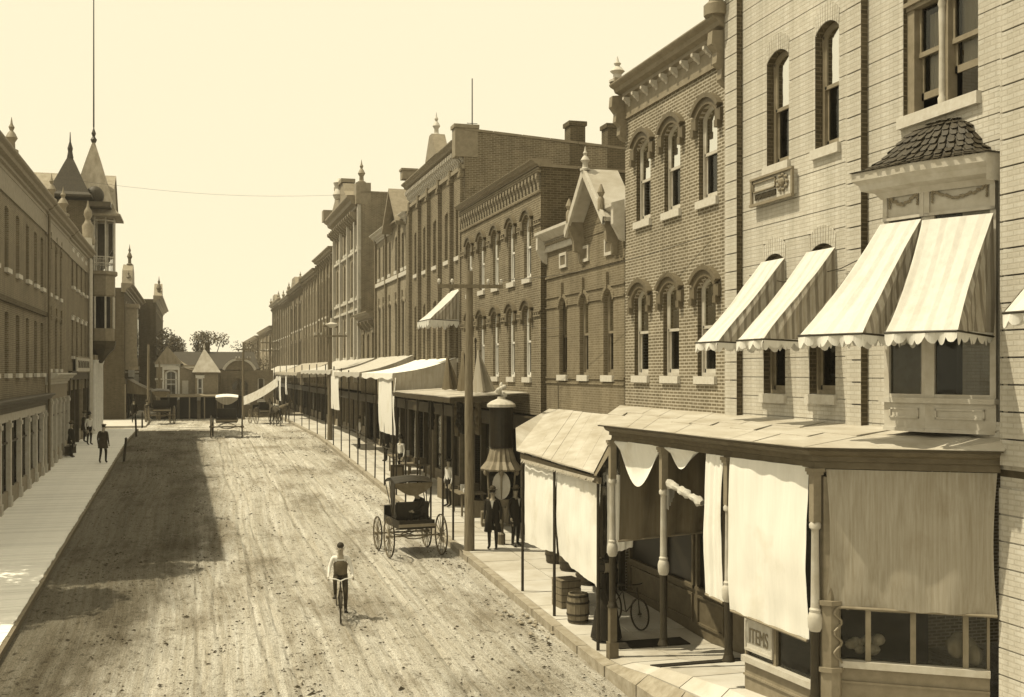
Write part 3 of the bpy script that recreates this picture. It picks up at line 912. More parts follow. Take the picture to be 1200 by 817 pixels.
# ------------------------------------------------------------------ cloth awnings
def awning(name, label, a, b, ztop, zbot, p, left=True, right=True, mat='canvas_stripe', skew=(0,0), stripes=4, val=.17, group='white scalloped window awnings', splay=.0):
    """a -> b: wall points in plan, left to right seen from outside"""
    a = Vector(a); b = Vector(b); t = (b-a).normalized(); n = Vector((t.y, -t.x))
    L = (b-a).length
    root = thing(name, label, 'awning', (a.x,a.y,0), math.atan2(t.y,t.x), group)
    me = MB(); nu, nv = 22, 16; uv = []
    x0b, x1b = -splay+skew[0], L+splay+skew[1]
    def P(u, v):
        x = lerp(lerp(0,L,u), lerp(x0b,x1b,u), v); y = -p*v
        wk = noise.fractal(Vector((u*L*3.1+a.y*3, v*p*1.1, a.y)),1.0,2.0,4)*.05*min(1,4*v)*min(1,5*(1-v)+.25)
        x += .05*math.sin(math.pi*v)*(1-2*u)
        z = lerp(ztop, zbot, v) - .075*math.sin(math.pi*v)*(.6+.6*math.sin(math.pi*u)) + .012*math.sin(u*17+v*5)*v + wk
        return (x,y-.01,z)
    for j in range(nv):
        for i in range(nu):
            me.quad(P(i/nu,j/nv),P((i+1)/nu,j/nv),P((i+1)/nu,(j+1)/nv),P(i/nu,(j+1)/nv))
            uv += [(i/nu*L*stripes,0),((i+1)/nu*L*stripes,0),((i+1)/nu*L*stripes,0),(i/nu*L*stripes,0)]
    def addobj(m_, uvs, nm, mt=None):
        o = m_.build(nm, M[mt or mat], root, smooth=True)
        l = o.data.uv_layers.new(name='UVMap')
        for k, c in enumerate(uvs): 
            if k < len(l.data): l.data[k].uv = c
        return o
    addobj(me, uv, 'cloth_top')
    for side, on in ((0,left),(1,right)):
        if not on: continue
        me = MB(); uv = []
        xw = 0 if side == 0 else L
        for j in range(nv):
            for i in range(6):
                def Q(s_, v):
                    e = P(side, v) if True else None; wv = (xw, -.01, lerp(ztop,zbot,v))
                    # from wall edge to cloth edge
                    x = lerp(wv[0], e[0], s_) + .05*math.sin(s_*15+v*3)*v*(1-s_*.3); y = lerp(wv[1], e[1], s_); zz = lerp(wv[2], e[2], s_)
                    return (x,y,zz)
                me.quad(Q(i/6,j/nv),Q((i+1)/6,j/nv),Q((i+1)/6,(j+1)/nv),Q(i/6,(j+1)/nv))
                for s_,v in ((i/6,j/nv),((i+1)/6,j/nv),((i+1)/6,(j+1)/nv),(i/6,(j+1)/nv)): uv.append((s_*v*p*7,0))
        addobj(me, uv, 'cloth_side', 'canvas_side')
    # scalloped valance around front and sides
    def val_strip(p0, p1):
        me = MB(); uv = []
        D = Vector(p1)-Vector(p0); k = max(2,int(D.length/.13)); 
        for i in range(k):
            for j in range(4):
                u0, u1 = (i+j/4)/k, (i+(j+1)/4)/k
                d0 = val*(.5+.42*abs(math.sin(math.pi*u0*k))**.6+.12*math.sin(u0*k*2.7)); d1 = val*(.5+.42*abs(math.sin(math.pi*u1*k))**.6+.12*math.sin(u1*k*2.7))
                A_ = Vector(p0)+D*u0; B_ = Vector(p0)+D*u1
                w0 = .045*math.sin(u0*k*2.2); w1 = .045*math.sin(u1*k*2.2)
                me.quad(tuple(A_),tuple(B_),(B_.x,B_.y-w1,B_.z-d1),(A_.x,A_.y-w0,A_.z-d0)); uv += [(0,0)]*4
        addobj(me, uv, 'valance')
    f0 = (x0b,-p-.012,zbot+.0); f1 = (x1b,-p-.012,zbot+.0)
    val_strip(f0, f1)
    if right: val_strip(f1, (L,-.02,zbot))
    if left: val_strip(f0, (0,-.02,zbot))
    q = MB(); q.tube(f0, f1, .016, n=6); q.tube(f0, (0,-.0,zbot-.05), .014, n=6); q.tube(f1, (L,-.0,zbot-.05), .014, n=6)
    q.build('frame_rod', M['iron'], root)
    return root
G_AW = 'white scalloped window awnings'
awning('window_awning', 'leftmost white cloth awning, over the window next to the three-storey brick building', (9.86,17.95),(9.86,17.13), 8.16, 6.70, 1.28, splay=.02)
awning('window_awning', 'white cloth awning between the leftmost awning and the bay window', (9.86,16.42),(9.86,15.56), 8.18, 6.70, 1.28, splay=.02)
n1 = Vector((-.887,-.462)); n2 = Vector((-.966,-.259))
awning('bay_awning', 'narrow white awning on the far face of the bay window', tuple(P2+n2*.07), tuple(P1+n2*.07), 8.24, 6.68, 1.25, splay=.0, skew=(-.32,.10))
awning('bay_awning', 'widest white awning, on the near face of the bay window', tuple(P1+n1*.07), tuple(P0+n1*.07), 8.22, 6.69, 1.02, splay=.0)
awning('window_awning', 'white scalloped awning cut off by the right edge of the view', (9.86,10.42),(9.86,9.1), 8.2, 6.85, 1.12)
q = MB(); q.path([(9.80,18.3,7.95),(9.7,16.9,7.72),(9.72,15.2,7.80),(9.5,13.6,8.0)], .008, 5)
tag(q.build('stay_wire', M['iron']), 'thin wire strung along the awning tops to the bay window', 'wire')

# ================================================================== C: dark brick, three bays, three storeys
C, cx_ = right_building('brick_building', 'three-storey brick building with arched windows beside the pale painted building', 'building', AY+.02, 24.6, group=G_R)
CL = 24.6-AY-.02; CT = 13.3
ops = []
for yc, yu in ((23.62,23.5),(21.98,21.92),(20.27,20.2)):
    ops.append((cx_(yc)-.41, cx_(yc)+.41, 6.10, 8.08, .20)); ops.append((cx_(yu)-.41, cx_(yu)+.41, 9.64, 11.5, .20))
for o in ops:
    q = MB(); q.quad((o[0]+.003,0.002,o[2]),(o[0]+.003,.138,o[2]),(o[0]+.003,.138,o[3]-.2),(o[0]+.003,0.002,o[3]-.2)); q.build('reveal', M['brick_dark'], C)  # camera-facing jambs only, their shade put into darker brick
mb = MB(); wall_face(mb, 0, CL, 4.9, 12.3, ops, 0, .14); mb.build('wall', M['brick_mid'], C)
for i, o in enumerate(ops):
    window(C, *o[:4], o[4], .14, sash='trim_light', hood='arch', hood_mat='trim_dk2', blind=(.5 if i in (0,) else None), sill_out=.07)
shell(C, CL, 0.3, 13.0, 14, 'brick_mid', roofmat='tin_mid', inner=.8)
q = MB(); q.box(0,CL,0.0,.3,12.3,12.9); q.build('parapet', M['brick_mid'], C)
q = MB(); q.box(-.02,CL,-.05,0,12.16,12.22); q.box(0,CL,-.03,0,12.22,12.56); q.build('frieze_board', M['trim'], C)
cornice(C, -.08, CL-.0, 12.55, 13.02, .38, 'trim', 'cornice')
brackets(C, [i*.53+.35 for i in range(10)], 12.40, 12.62, .2, .09, 'trim_light', 'modillion')
for xe in (-.02, CL-.16):
    q = MB(); q.prof_x([(0,12.75),(-.36,12.7),(-.38,12.45),(-.26,12.3),(-.28,12.1),(-.16,12.0),(-.18,11.8),(-.09,11.7),(0,11.65)], xe-.09, xe+.11); q.build('end_console', M['trim'], C)
finial(C, 0.0, -.2, 13.05, .62, .2, 'trim_light')
q = MB(); q.box(-.14,.18,-.34,-.05,12.98,13.12); q.build('finial_block', M['trim'], C)
q = MB(); q.lathe(CL-.12,-.25,[(.24,13.0),(.24,13.2),(.13,13.3),(.3,13.55),(.1,14.0)],10); q.build('finial', M['trim'], C, smooth=True)

# ================================================================== D: low brick with gable
D, dx_ = right_building('gabled_shop', 'low two-storey brick building with small carved gable and three narrow arched windows', 'building', 24.62, 30.7, group=G_R)
DL = 6.06
ops = [(dx_(y)-.34, dx_(y)+.34, 6.10, 8.24, .30) for y in (29.2,27.5,25.72)]
mb = MB(); wall_face(mb, 0, DL, 4.7, 9.95, ops, 0, .16); mb.build('wall', M['brick_smooth'], D)
for o in ops: window(D, *o[:4], o[4], .16, sash='trim_dark' if o is ops[0] else 'trim', hood='key', hood_mat='brick_smooth', frame=.04)
shell(D, DL, 0.5, 10.3, 12, 'brick_smooth', inner=.8)
q = MB()
for zc, th, pr in ((6.02,.05,.03),(5.88,.05,.03),(8.02,.04,.035),(8.30,.03,.03),(8.88,.05,.045)):
    segs = [(0,DL)]
    for o in ops:
        if o[2]-.16 < zc < o[3]+.05:
            segs = [s2 for a,b in segs for s2 in ((a,min(b,o[0]-.08)),(max(a,o[1]+.08),b)) if s2[1]-s2[0] > .05]
    for a, b in segs: q = MB(); q.box(a,b,-pr,0,zc-th/2,zc+th/2); q.build('belt_course', M['brick_smooth'], D)
for y in (29.12,27.36,25.6):
    x = dx_(y); q = MB()
    q.box(x-.30,x+.30,-.05,0,9.06,9.14); q.box(x-.30,x+.30,-.05,0,9.40,9.48); q.box(x-.30,x-.22,-.05,0,9.14,9.40); q.box(x+.22,x+.30,-.05,0,9.14,9.40)
    o = q.build('vent_frame', M['trim_light'], D)
    q = MB(); q.box(x-.22,x+.22,-.012,0,9.14,9.40)
    for j in range(5): q.box(x-.19+j*.085,x-.15+j*.085,-.03,-.012,9.16,9.38)
    q.build('vent_grille', M['trim'], o)
gx = dx_(26.35)
for a, b in ((-.1,gx-1.2),(gx+1.2,DL)):
    q = MB(); q.box(a,b,-.08,0.0,9.62,9.74); q.box(a,b,-.05,0.0,9.74,9.95); q.prof_x([(0,9.95),(-.12,9.95),(-.34,10.12),(-.34,10.20),(0,10.3)],a,b)
    q.build('cornice', M['trim_light'], D)
    q = MB()
    k = int((b-a)/.16)
    for i in range(k):
        q.ell((a+.1+i*.16,-.07,9.85),(.05,.04,.06),6,5)
    q.build('carving', M['trim'], D)
q = MB(); pk = 11.3
q.add([(gx-1.25,-.03,9.95),(gx+1.25,-.03,9.95),(gx,-.03,pk-.25)],[(0,1,2)]); q.add([(gx-1.25,.3,9.95),(gx+1.25,.3,9.95),(gx,.3,pk-.25)],[(0,1,2)]); q.box(gx-1.3,gx+1.3,-.02,.3,9.7,9.95)
gb = q.build('gable', M['brick_smooth'], D)
for s_ in (-1,1):
    q = MB(); q.add([(gx,-.42,pk),(gx+s_*1.42,-.42,9.90),(gx+s_*1.42,.5,9.90),(gx,.5,pk),(gx,-.42,pk-.1),(gx+s_*1.42,-.42,9.8),(gx+s_*1.42,.5,9.8),(gx,.5,pk-.1)],
          [(0,1,2,3),(4,7,6,5),(0,4,5,1),(1,5,6,2)]); q.build('gable_roof', M['tin'], D)
    q = MB(); q.add([(gx,-.46,pk+.04),(gx+s_*1.46,-.46,9.90),(gx+s_*1.40,-.46,9.72),(gx,-.46,pk-.2),(gx,-.38,pk+.04),(gx+s_*1.46,-.38,9.90),(gx+s_*1.40,-.38,9.72),(gx,-.38,pk-.2)],
          [(0,1,2,3),(4,7,6,5),(0,4,5,1),(3,2,6,7)]); q.build('bargeboard', M['trim_light'], D)
    q = MB(); xx = gx+s_*1.18; q.prof_x([(0,10.1),(-.42,10.1),(-.42,9.9),(-.3,9.6),(-.28,9.35),(-.14,9.3),(-.12,9.05),(0,9.0)],xx-.07,xx+.07); q.build('console', M['trim'], D)
    q = MB(); q.lathe(xx,-.4,[(.09,10.1),(.09,10.35),(.05,10.42),(.1,10.52),(.02,10.72)],8); q.build('pinnacle', M['trim'], D, smooth=True)
    q = MB(); xx = -.02 if s_<0 else DL-.08; q.prof_x([(0,10.1),(-.3,10.1),(-.3,9.7),(-.1,9.35),(0,9.3)],xx-.06,xx+.10); q.build('console', M['trim_light'], D)
finial(D, gx, -.38, pk-.05, .62, .13, 'trim_light')

# ================================================================== E
E_, ex_ = right_building('arcaded_shop', 'brick building with deep frieze of dark slots above two rows of five windows', 'building', 30.75, 40.68, x=9.75, group=G_R)
EL = 9.9; ops = []
for y in (39.35,37.6,35.75,33.85,32.1): ops.append((ex_(y)-.36, ex_(y)+.36, 9.02, 10.9, .2))
for y in (39.35,37.6,35.75,33.85,32.1): ops.append((ex_(y)-.36, ex_(y)+.36, 6.02, 8.18, .2))
mb = MB(); wall_face(mb, 0, EL, 4.9, 11.5, ops, 0, .14); mb.build('wall', M['brick_b'], E_)
for i, o in enumerate(ops): window(E_, *o[:4], o[4], .14, sash='trim_white', hood='arch', hood_mat='trim_dk2', blind=(None,.5,.7,None,.4,.6,None,.5,None,.35)[i], frame=.06)
shell(E_, EL, 1.0, 12.5, 15, 'brick_dark', slope=.35, inner=.8)
q = MB()
for zc in (10.55, 7.85):
    xs__ = [0]+[v for o in ops[:5] for v in (o[0]-.3,o[1]+.3)]+[EL]
    for a, b in zip(xs__[::2], xs__[1::2]):
        if b-a > .1:
            q.box(a,b,-.04,0,zc-.05,zc+.0); q.box(a,b,-.04,0,zc+.08,zc+.13)
            k = max(1,int((b-a)/.2))
            for j in range(k): q.box(a+j*.2+.03,a+j*.2+.12,-.035,0,zc,zc+.08)
q.build('belt_course', M['brick_b'], E_)
q = MB(); q.box(0,EL,-.05,0,11.42,11.5); q.box(0,EL,-.10,.3,11.98,12.14); q.box(0,EL,.14,.3,11.5,11.98); q.build('frieze_board', M['brick_b'], E_)
q = MB(); q.box(0,EL,.12,.139,11.5,11.98); q.build('frieze_recess', M['trim_dark'], E_)
me = MB(); me.prof_x([(.12,11.98),(-.1,11.98),(-.1,11.84),(-.04,11.7),(-.02,11.5),(.12,11.5)],-.085,.085); bm_ = me.mesh('frieze_pier', M['brick_light'])
for i in range(28): put('frieze_pier', bm_, E_, (.18+i*.353,0,0))
cornice(E_, -.02, EL, 12.1, 12.38, .3, 'trim', 'cornice')

# ================================================================== F tall brick with pilasters
F_, fx_ = right_building('pilastered_building', 'tall brick building with full-height dark pilasters, toothed cornice and chimneys behind', 'building', 40.72, 51.7, group=G_R)
FL = 10.95; ops = []
for y in (50.2,48.2,46.1,43.8,41.85):
    ops.append((fx_(y)-.42, fx_(y)+.42, 10.65, 12.6, .1)); ops.append((fx_(y)-.42, fx_(y)+.42, 6.7, 9.2, .1))
mb = MB(); wall_face(mb, 0, FL, 4.9, 14.4, ops, 0, .16); mb.build('wall', M['brick_b'], F_)
for i, o in enumerate(ops): window(F_, *o[:4], o[4], .16, sash='trim', hood=None, blind=(.4 if i%3==0 else None))
q = MB()
for y in (51.4,49.2,47.2,44.95,42.8,41.0):
    x = min(max(fx_(y),.16),FL-.16)
    q = MB(); q.box(x-.15,x+.15,-.16,0,5.2,14.1); q.box(x-.19,x+.19,-.2,0,13.55,13.7); q.build('pilaster', M['brick_b'], F_)
q = MB(); q.box(0,FL,-.12,0,13.85,14.0); q.box(0,FL,-.04,0,14.0,14.4); q.build('belt_course', M['trim'], F_)
brackets(F_, [i*.31+.2 for i in range(35)], 14.05, 14.62, .28, .12, 'trim_light', 'bracket')
shell(F_, FL, 1.0, 15.65, 17, 'brick_b', slope=1.0, inner=.8)
q = MB(); q.box(0,FL,0,.3,14.4,15.3); q.build('parapet', M['brick_b'], F_)
cornice(F_, -.1, FL-.55, 14.5, 15.02, .42, 'trim', 'cornice')
q = MB(); q.box(FL-.5,FL+.03,-.38,.5,14.3,15.38); q.box(FL-.55,FL+.08,-.43,.55,15.38,15.52); q.build('end_block', M['trim'], F_)
q = MB(); q.box(-.1,.45,-.45,.3,15.2,15.6); q.box(-.15,.5,-.5,.3,15.6,15.7); q.build('end_block', M['trim'], F_)
gx = fx_(44.9)
q = MB(); q.ext_y([(gx-1.1,14.98),(gx+1.1,14.98),(gx+.7,15.45),(gx+.25,15.95),(gx-.25,15.95),(gx-.7,15.45)],-.45,.1); q.build('cresting', M['trim'], F_)
finial(F_, gx, -.2, 15.9, 1.0, .18, 'trim_light')
for dpt, wd in ((4.2,.62),(5.75,.9)):
    q = MB(); q.box(FL-.65,FL+.03,dpt,dpt+wd,13,15.75); q.box(FL-.7,FL+.07,dpt-.06,dpt+wd+.06,15.75,15.92); q.build('chimney', M['brick_dark'], F_)

# ================================================================== G gabled
G_, gx_ = right_building('narrow_window_building', 'brick building with steep central gable, pale belt course and pairs of slim windows', 'building', 51.75, 61.8, group=G_R)
GL = 10.0; ops = []
for y in (60.6,59.2,57.3,55.4,53.6,52.5):
    ops.append((gx_(y)-.3, gx_(y)+.3, 11.25, 13.0, .12)); ops.append((gx_(y)-.33, gx_(y)+.33, 6.95, 9.75, .2))
mb = MB(); wall_face(mb, 0, GL, 4.9, 13.5, ops, 0, .14); mb.build('wall', M['brick_light'], G_)
for i, o in enumerate(ops): window(G_, *o[:4], o[4], .14, sash='trim_dark', hood='key' if i%2 else None, hood_mat='brick_light')
for y in (61.6,58.25,54.4,51.95):
    x = min(max(gx_(y),.12),GL-.12)
    q = MB(); q.box(x-.12,x+.12,-.12,0,5.2,13.5); q.build('pilaster', M['brick_b'], G_)
q = MB(); q.box(0,GL,-.1,0,10.82,11.02); q.box(0,GL,-.08,0,6.6,6.75); q.build('belt_course', M['stone'], G_)
shell(G_, GL, 1.0, 13.6, 14, 'brick_b', inner=.8)
gx = gx_(54.8)
for a,b in ((-.05,gx-1.9),(gx+1.9,GL)): cornice(G_, a, b, 13.3, 13.75, .4, 'trim_light')
q = MB(); q.add([(gx-1.9,-.03,13.5),(gx+1.9,-.03,13.5),(gx,-.03,15.1)],[(0,1,2)]); q.build('gable', M['brick_light'], G_)
for s_ in (-1,1):
    q = MB(); q.add([(gx,-.5,15.3),(gx+s_*2.0,-.5,13.45),(gx+s_*2.0,1.3,13.45),(gx,1.3,15.3),(gx,-.5,15.1),(gx+s_*2.0,-.5,13.25),(gx+s_*2.0,1.3,13.25),(gx,1.3,15.1)],
          [(0,1,2,3),(4,7,6,5),(0,4,5,1),(1,5,6,2)]); q.build('gable_roof', M['trim'], G_)
q = MB(); q.slab([(-.1,-.2,13.75),(GL,-.2,13.75),(GL,5,16.2),(-.1,5,16.2)],.1); q.build('slope_roof', M['tin_mid'], G_)

# ================================================================== H tall ornate
H_, hx_ = right_building('tall_ornate_building', 'tallest pale-fronted building with shaped scroll gable, midway down the right side', 'building', 67.5, 80.2, group=G_R)
HL = 12.7; ops = []
for y in (78.9,77.6,75.1,73.8,71.5,70.3,68.6):
    for z0, z1 in ((7.1,9.7),(10.9,13.3),(14.0,15.6)): ops.append((hx_(y)-.4, hx_(y)+.4, z0, z1, .25))
mb = MB(); wall_face(mb, 0, HL, 5.0, 16.4, ops, 0, .2); mb.build('wall', M['brick_light'], H_)
for i, o in enumerate(ops): window(H_, *o[:4], o[4], .2, sash='trim', hood=None, sill='stone')
for y in (80.0,76.3,72.6,69.4,67.75):
    x = min(max(hx_(y),.17),HL-.17)
    q = MB(); q.box(x-.16,x+.16,-.2,0,5.5,16.4); q.build('pilaster', M['brick_paint'], H_)
q = MB()
for z in (6.76,9.95,10.6,13.6): q.box(0,HL,-.14,0,z,z+.15)
q.build('belt_course', M['brick_paint'], H_)
shell(H_, HL, 1.5, 17.45, 14, 'brick_b', inner=.8)
cornice(H_, -.3, HL-.6, 15.9, 17.0, .8, 'trim', 'cornice')
brackets(H_, [i*.9+.2 for i in range(14)], 15.3, 16.0, .6, .2, 'trim')
gpf = [(1.2,16.9),(10.9,16.9),(10.2,17.3),(9.4,17.4),(8.6,17.8),(8.2,18.35),(7.8,18.5),(4.6,18.5),(4.2,18.3),(3.6,17.8),(2.4,17.4),(1.6,17.2)]
q = MB(); q.ext_y(gpf, -.5, .25); q.build('scroll_gable', M['trim'], H_)
for bb in ((4.3,8.1,-.62,.3,18.45,18.7),(HL-1.1,HL+.02,-.3,.6,16.4,17.7),(-.5,.5,-.9,.3,16.9,17.7)):
    q = MB(); q.box(*bb); q.build('block', M['trim'], H_)
finial(H_, HL-.5, 0.1, 17.7, 1.5, .26, 'trim')
q = MB(); q.lathe(6.2,-.5,[(.3,17.6),(.45,17.9),(.25,18.3),(.4,18.7),(.1,19.0)],10); q.build('ornament', M['trim_light'], H_, smooth=True)

# ================================================================== remaining row, simpler with distance
def row_building(name, label, y0, y1, zt, floors, nb, wmat, x=9.9, extras='', z0=1.5, pil=True, trim='trim'):
    B, bx_ = right_building(name, label, 'building', y0+.02, y1, x=x, group=G_R)
    L = y1-y0-.02; ops = []
    sp = L/nb
    for (za, zb) in floors:
        for i in range(nb): ops.append((sp*(i+.5)-sp*.22, sp*(i+.5)+sp*.22, za, zb, .15))
    mb = MB(); wall_face(mb, 0, L, 4.9, zt-.8, ops, 0, .15); mb.build('wall', M[wmat], B)
    for i, o in enumerate(ops): window(B, *o[:4], o[4], .15, sash='trim', hood='flat' if i%2==0 else None, hood_mat=trim, sill='trim_light', sill_out=.06)
    if pil:
        for i in range(0, nb+1, max(1,nb//3)):
            x_ = min(max(sp*i,.15),L-.15); q = MB(); q.box(x_-.14,x_+.14,-.12,0,5.2,zt-.8); q.build('pilaster', M[wmat], B)
    shell(B, L, z0, zt+.1, 13, 'brick_b', inner=.8)
    q = MB(); q.box(0,L,0,.3,zt-.8,zt-.1); q.build('parapet', M[wmat], B)
    cornice(B, -.1, L, zt-.65, zt, .55, trim)
    k = max(3,int(L/1.1)); brackets(B, [L*(i+.5)/k for i in range(k)], zt-1.05, zt-.5, .35, .16, trim)
    if 'c' in extras:
        for f in (.25,.7):
            q = MB(); q.box(L*f,L*f+.9,1.2,2.1,zt-.5,zt+.9); q.box(L*f-.08,L*f+.98,1.12,2.18,zt+.9,zt+1.05); q.build('chimney', M['brick_dark'], B)
    if 'f' in extras:
        for f in (.05,.5,.95): finial(B, L*f, -.3, zt, 1.0, .22, trim)
    if 'p' in extras:
        q = MB(); q.ext_y([(L*.3,zt-.05),(L*.7,zt-.05),(L*.6,zt+.9),(L*.4,zt+.9)],-.4,.2); q.build('pediment', M[trim], B)
    return B
row_building('chimneyed_building', 'brick building with bracketed cornice and stubby chimneys just beyond the tall pale-fronted one', 80.25, 91.2, 15.2, [(6.6,9.3),(10.4,13.2)], 5, 'brick_b', extras='c')
row_building('terrace_building', 'three-bay brick building with bracketed cornice beyond the chimneyed one', 91.2, 103, 14.6, [(6.4,9.2),(10.3,12.9)], 5, 'brick_light', extras='c')
row_building('terrace_building', 'pale-trimmed brick building with corner finials, far down the right side', 103, 117, 14.4, [(6.4,9.0),(10.2,12.6)], 6, 'brick_b', extras='fp')
row_building('terrace_building', 'brick building with upright pilasters, second last of the tall far row', 117, 130, 14.1, [(6.2,8.8),(10.0,12.4)], 5, 'brick_light', extras='f')
row_building('terrace_building', 'last of the tall brick buildings before the row steps down', 130, 144, 14.5, [(6.2,8.8),(10.0,12.4)], 5, 'brick_b', extras='fp')
row_building('terrace_building', 'lower flat-topped brick building where the row steps down', 144.1, 172, 12.0, [(6.0,8.2),(9.2,11.0)], 7, 'brick_light', pil=True)
row_building('terrace_building', 'farthest flat-topped brick building at the end of the right row', 172.1, 215, 11.6, [(6.0,8.2),(9.2,10.8)], 9, 'brick_dark', x=9.6)
# low link building in the gap before the tall one
row_building('link_building', 'low plain brick building squeezed between the gabled and the tall pale-fronted one', 61.9, 67.4, 9.6, [(6.6,8.4)], 3, 'brick_b', pil=False)
# ================================================================== corner porch in front of A and C
colpos = [(7.57,19.4),(7.72,17.4),(7.76,15.1),(7.99,13.07)]
porch = thing('corner_porch', 'low tin roofed wooden porch on four turned columns wrapping the corner shop', 'porch')
ZE = 4.91
corner_end = (9.88, 11.84)
front = [(7.57,19.4),(7.75,17.0),(7.80,15.1),(7.99,13.07),corner_end]
def offl(pts, d):
    out = []
    for i, p in enumerate(pts):
        ns = []
        if i > 0: t = (Vector(pts[i])-Vector(pts[i-1])).normalized(); ns.append(Vector((t.y,-t.x)))
        if i < len(pts)-1: t = (Vector(pts[i+1])-Vector(pts[i])).normalized(); ns.append(Vector((t.y,-t.x)))
        ns = [n if n.x < 0 or (abs(n.x)<.2 and n.y<0) else -n for n in ns]
        m = sum(ns, Vector((0,0))).normalized(); m = m/max(.5, m.dot(ns[0]))
        out.append(Vector(p)+m*d)
    return out
def sweep(mb, base, prof):     # prof [(out,z)]
    rings = [[(p.x,p.y,z) for p in offl(base,o)] for o,z in prof]
    for ra, rb in zip(rings, rings[1:]):
        for i in range(len(ra)-1): mb.quad(ra[i],ra[i+1],rb[i+1],rb[i])
    mb.poly([r[0] for r in rings]); mb.poly([r[-1] for r in rings])
mb = MB()
sweep(mb, front, [(-.12,4.91),(.04,4.91),(.04,5.0),(.09,5.01),(.09,5.07),(.16,5.10),(.20,5.15),(.20,5.17),(-.12,5.17)])
mb.build('entablature', M['trim_dk2'], porch)
mb = MB(); q0 = offl(front,-.12)
for i in range(len(q0)-1): mb.quad((q0[i].x,q0[i].y,5.17),(q0[i+1].x,q0[i+1].y,5.17),(9.89,q0[i+1].y,5.2),(9.89,q0[i].y,5.2))
mb.build('soffit', M['trim_dark'], porch)
# roof of tin sheets, individually laid from wall to eave
eave = offl(front, .30)
def eave_at(y):
    pts = [(p.y,p.x) for p in eave][:4]
    pts = sorted(pts); return interp(y, [a for a,_ in pts],[b for _,b in pts])
ystart = eave[3].y; yend = eave[0].y
n = 11
wall_y = lin(13.9, 24.95, n)
eav_y = lin(ystart, yend, n)
for i in range(n):
    zj = rnd.uniform(0,.012)
    a = (eave_at(eav_y[i]), eav_y[i]+.006, 5.205+zj); b_ = (eave_at(eav_y[i+1]-.006), eav_y[i+1]-.006, 5.205+zj)
    c_ = (9.9, wall_y[i+1]-.006, 5.375+zj); d_ = (9.9, wall_y[i]+.006, 5.375+zj)
    q = MB()
    # two sheets per strip with a lapped joint
    f = .5+rnd.uniform(-.15,.15)
    m1 = tuple(lerp(a[k],d_[k],f) for k in range(3)); m2 = tuple(lerp(b_[k],c_[k],f) for k in range(3))
    q.slab([a,b_,m2,m1], .02); q.build('roof_sheet', M['tin'], porch)
    m1 = (m1[0]-.05,m1[1],m1[2]+.012); m2 = (m2[0]-.05,m2[1],m2[2]+.012)
    q = MB(); q.slab([m1,m2,c_,d_], .02); q.build('roof_sheet', M['tin'], porch)
# fan over the canted end
ce, c3 = eave[4], eave[3]
fan = [Vector((9.9,13.9)), Vector((9.9,13.1)), Vector((9.9,12.4)), Vector((9.92,11.6))]
for i in range(3):
    e0 = c3.lerp(ce, i/3); e1 = c3.lerp(ce, (i+1)/3)
    q = MB(); q.slab([(e1.x,e1.y,5.205),(e0.x+.0,e0.y,5.205),(fan[i].x,fan[i].y-.004,5.37),(fan[i+1].x,fan[i+1].y+.004,5.37)], .02)
    q.build('roof_sheet', M['tin'], porch)
q = MB(); sweep(q, front, [(.20,5.172),(.32,5.178),(.33,5.20),(.20,5.196)]); q.build('drip_edge', M['trim_dark'], porch)

def column(parent, x, y, zb, zt, rot=0):
    """four stage turned and boxed column; widths follow the drop from the capital"""
    H = 4.91-zb
    top = 4.91
    q = MB()
    q.box(-.095,.095,-.095,.095,top-.05,top); q.box(-.08,.08,-.08,.08,top-.09,top-.05); q.box(-.058,.058,-.058,.058,top-.72,top-.09)
    cap = q.build('shaft', M['trim'], parent, (x,y,0), rot)
    q = MB()
    q.lathe(0,0,[(.075,top-.80),(.08,top-.75),(.05,top-.70)],14)
    z1 = top-1.90
    q.lathe(0,0,[(.06,z1),(.05,top-.83),(.066,top-.80),(.05,top-.78)],14)
    q.lathe(0,0,[(.07,z1-.27),(.094,z1-.22),(.100,z1-.10),(.085,z1-.04),(.072,z1-.02),(.078,z1+.02),(.055,z1+.05)],16)
    q.build('turned_shaft', M['trim_light'], cap, smooth=True)
    q = MB(); zl = max(zb+.36, top-3.1) if zb < 1.0 else zb+.42
    q.lathe(0,0,[(.068,zl+.06),(.06,zl+.2),(.064,z1-.24)],14)
    q.lathe(0,0,[(.10,zl-.02),(.10,zl),(.085,zl+.03),(.07,zl+.08)],14)
    q.build('lower_shaft', M['iron'] , cap, smooth=True)
    q = MB(); hw_ = .10 if zl-zb < .6 else .066
    q.box(-hw_,hw_,-hw_,hw_,zb+.05,zl-.02); q.box(-.11,.11,-.11,.11,zb,zb+.05)
    if zl-zb > .6: q.box(-.09,.09,-.09,.09,zb+.05,zb+.36); q.build('plinth', M['trim_dk2'], cap)
    return cap
for (x,y) in colpos:
    zb = walk(x,y) if y > 14 else 0.8
    column(porch, x-.02, y, zb-.01, ZE, 0)
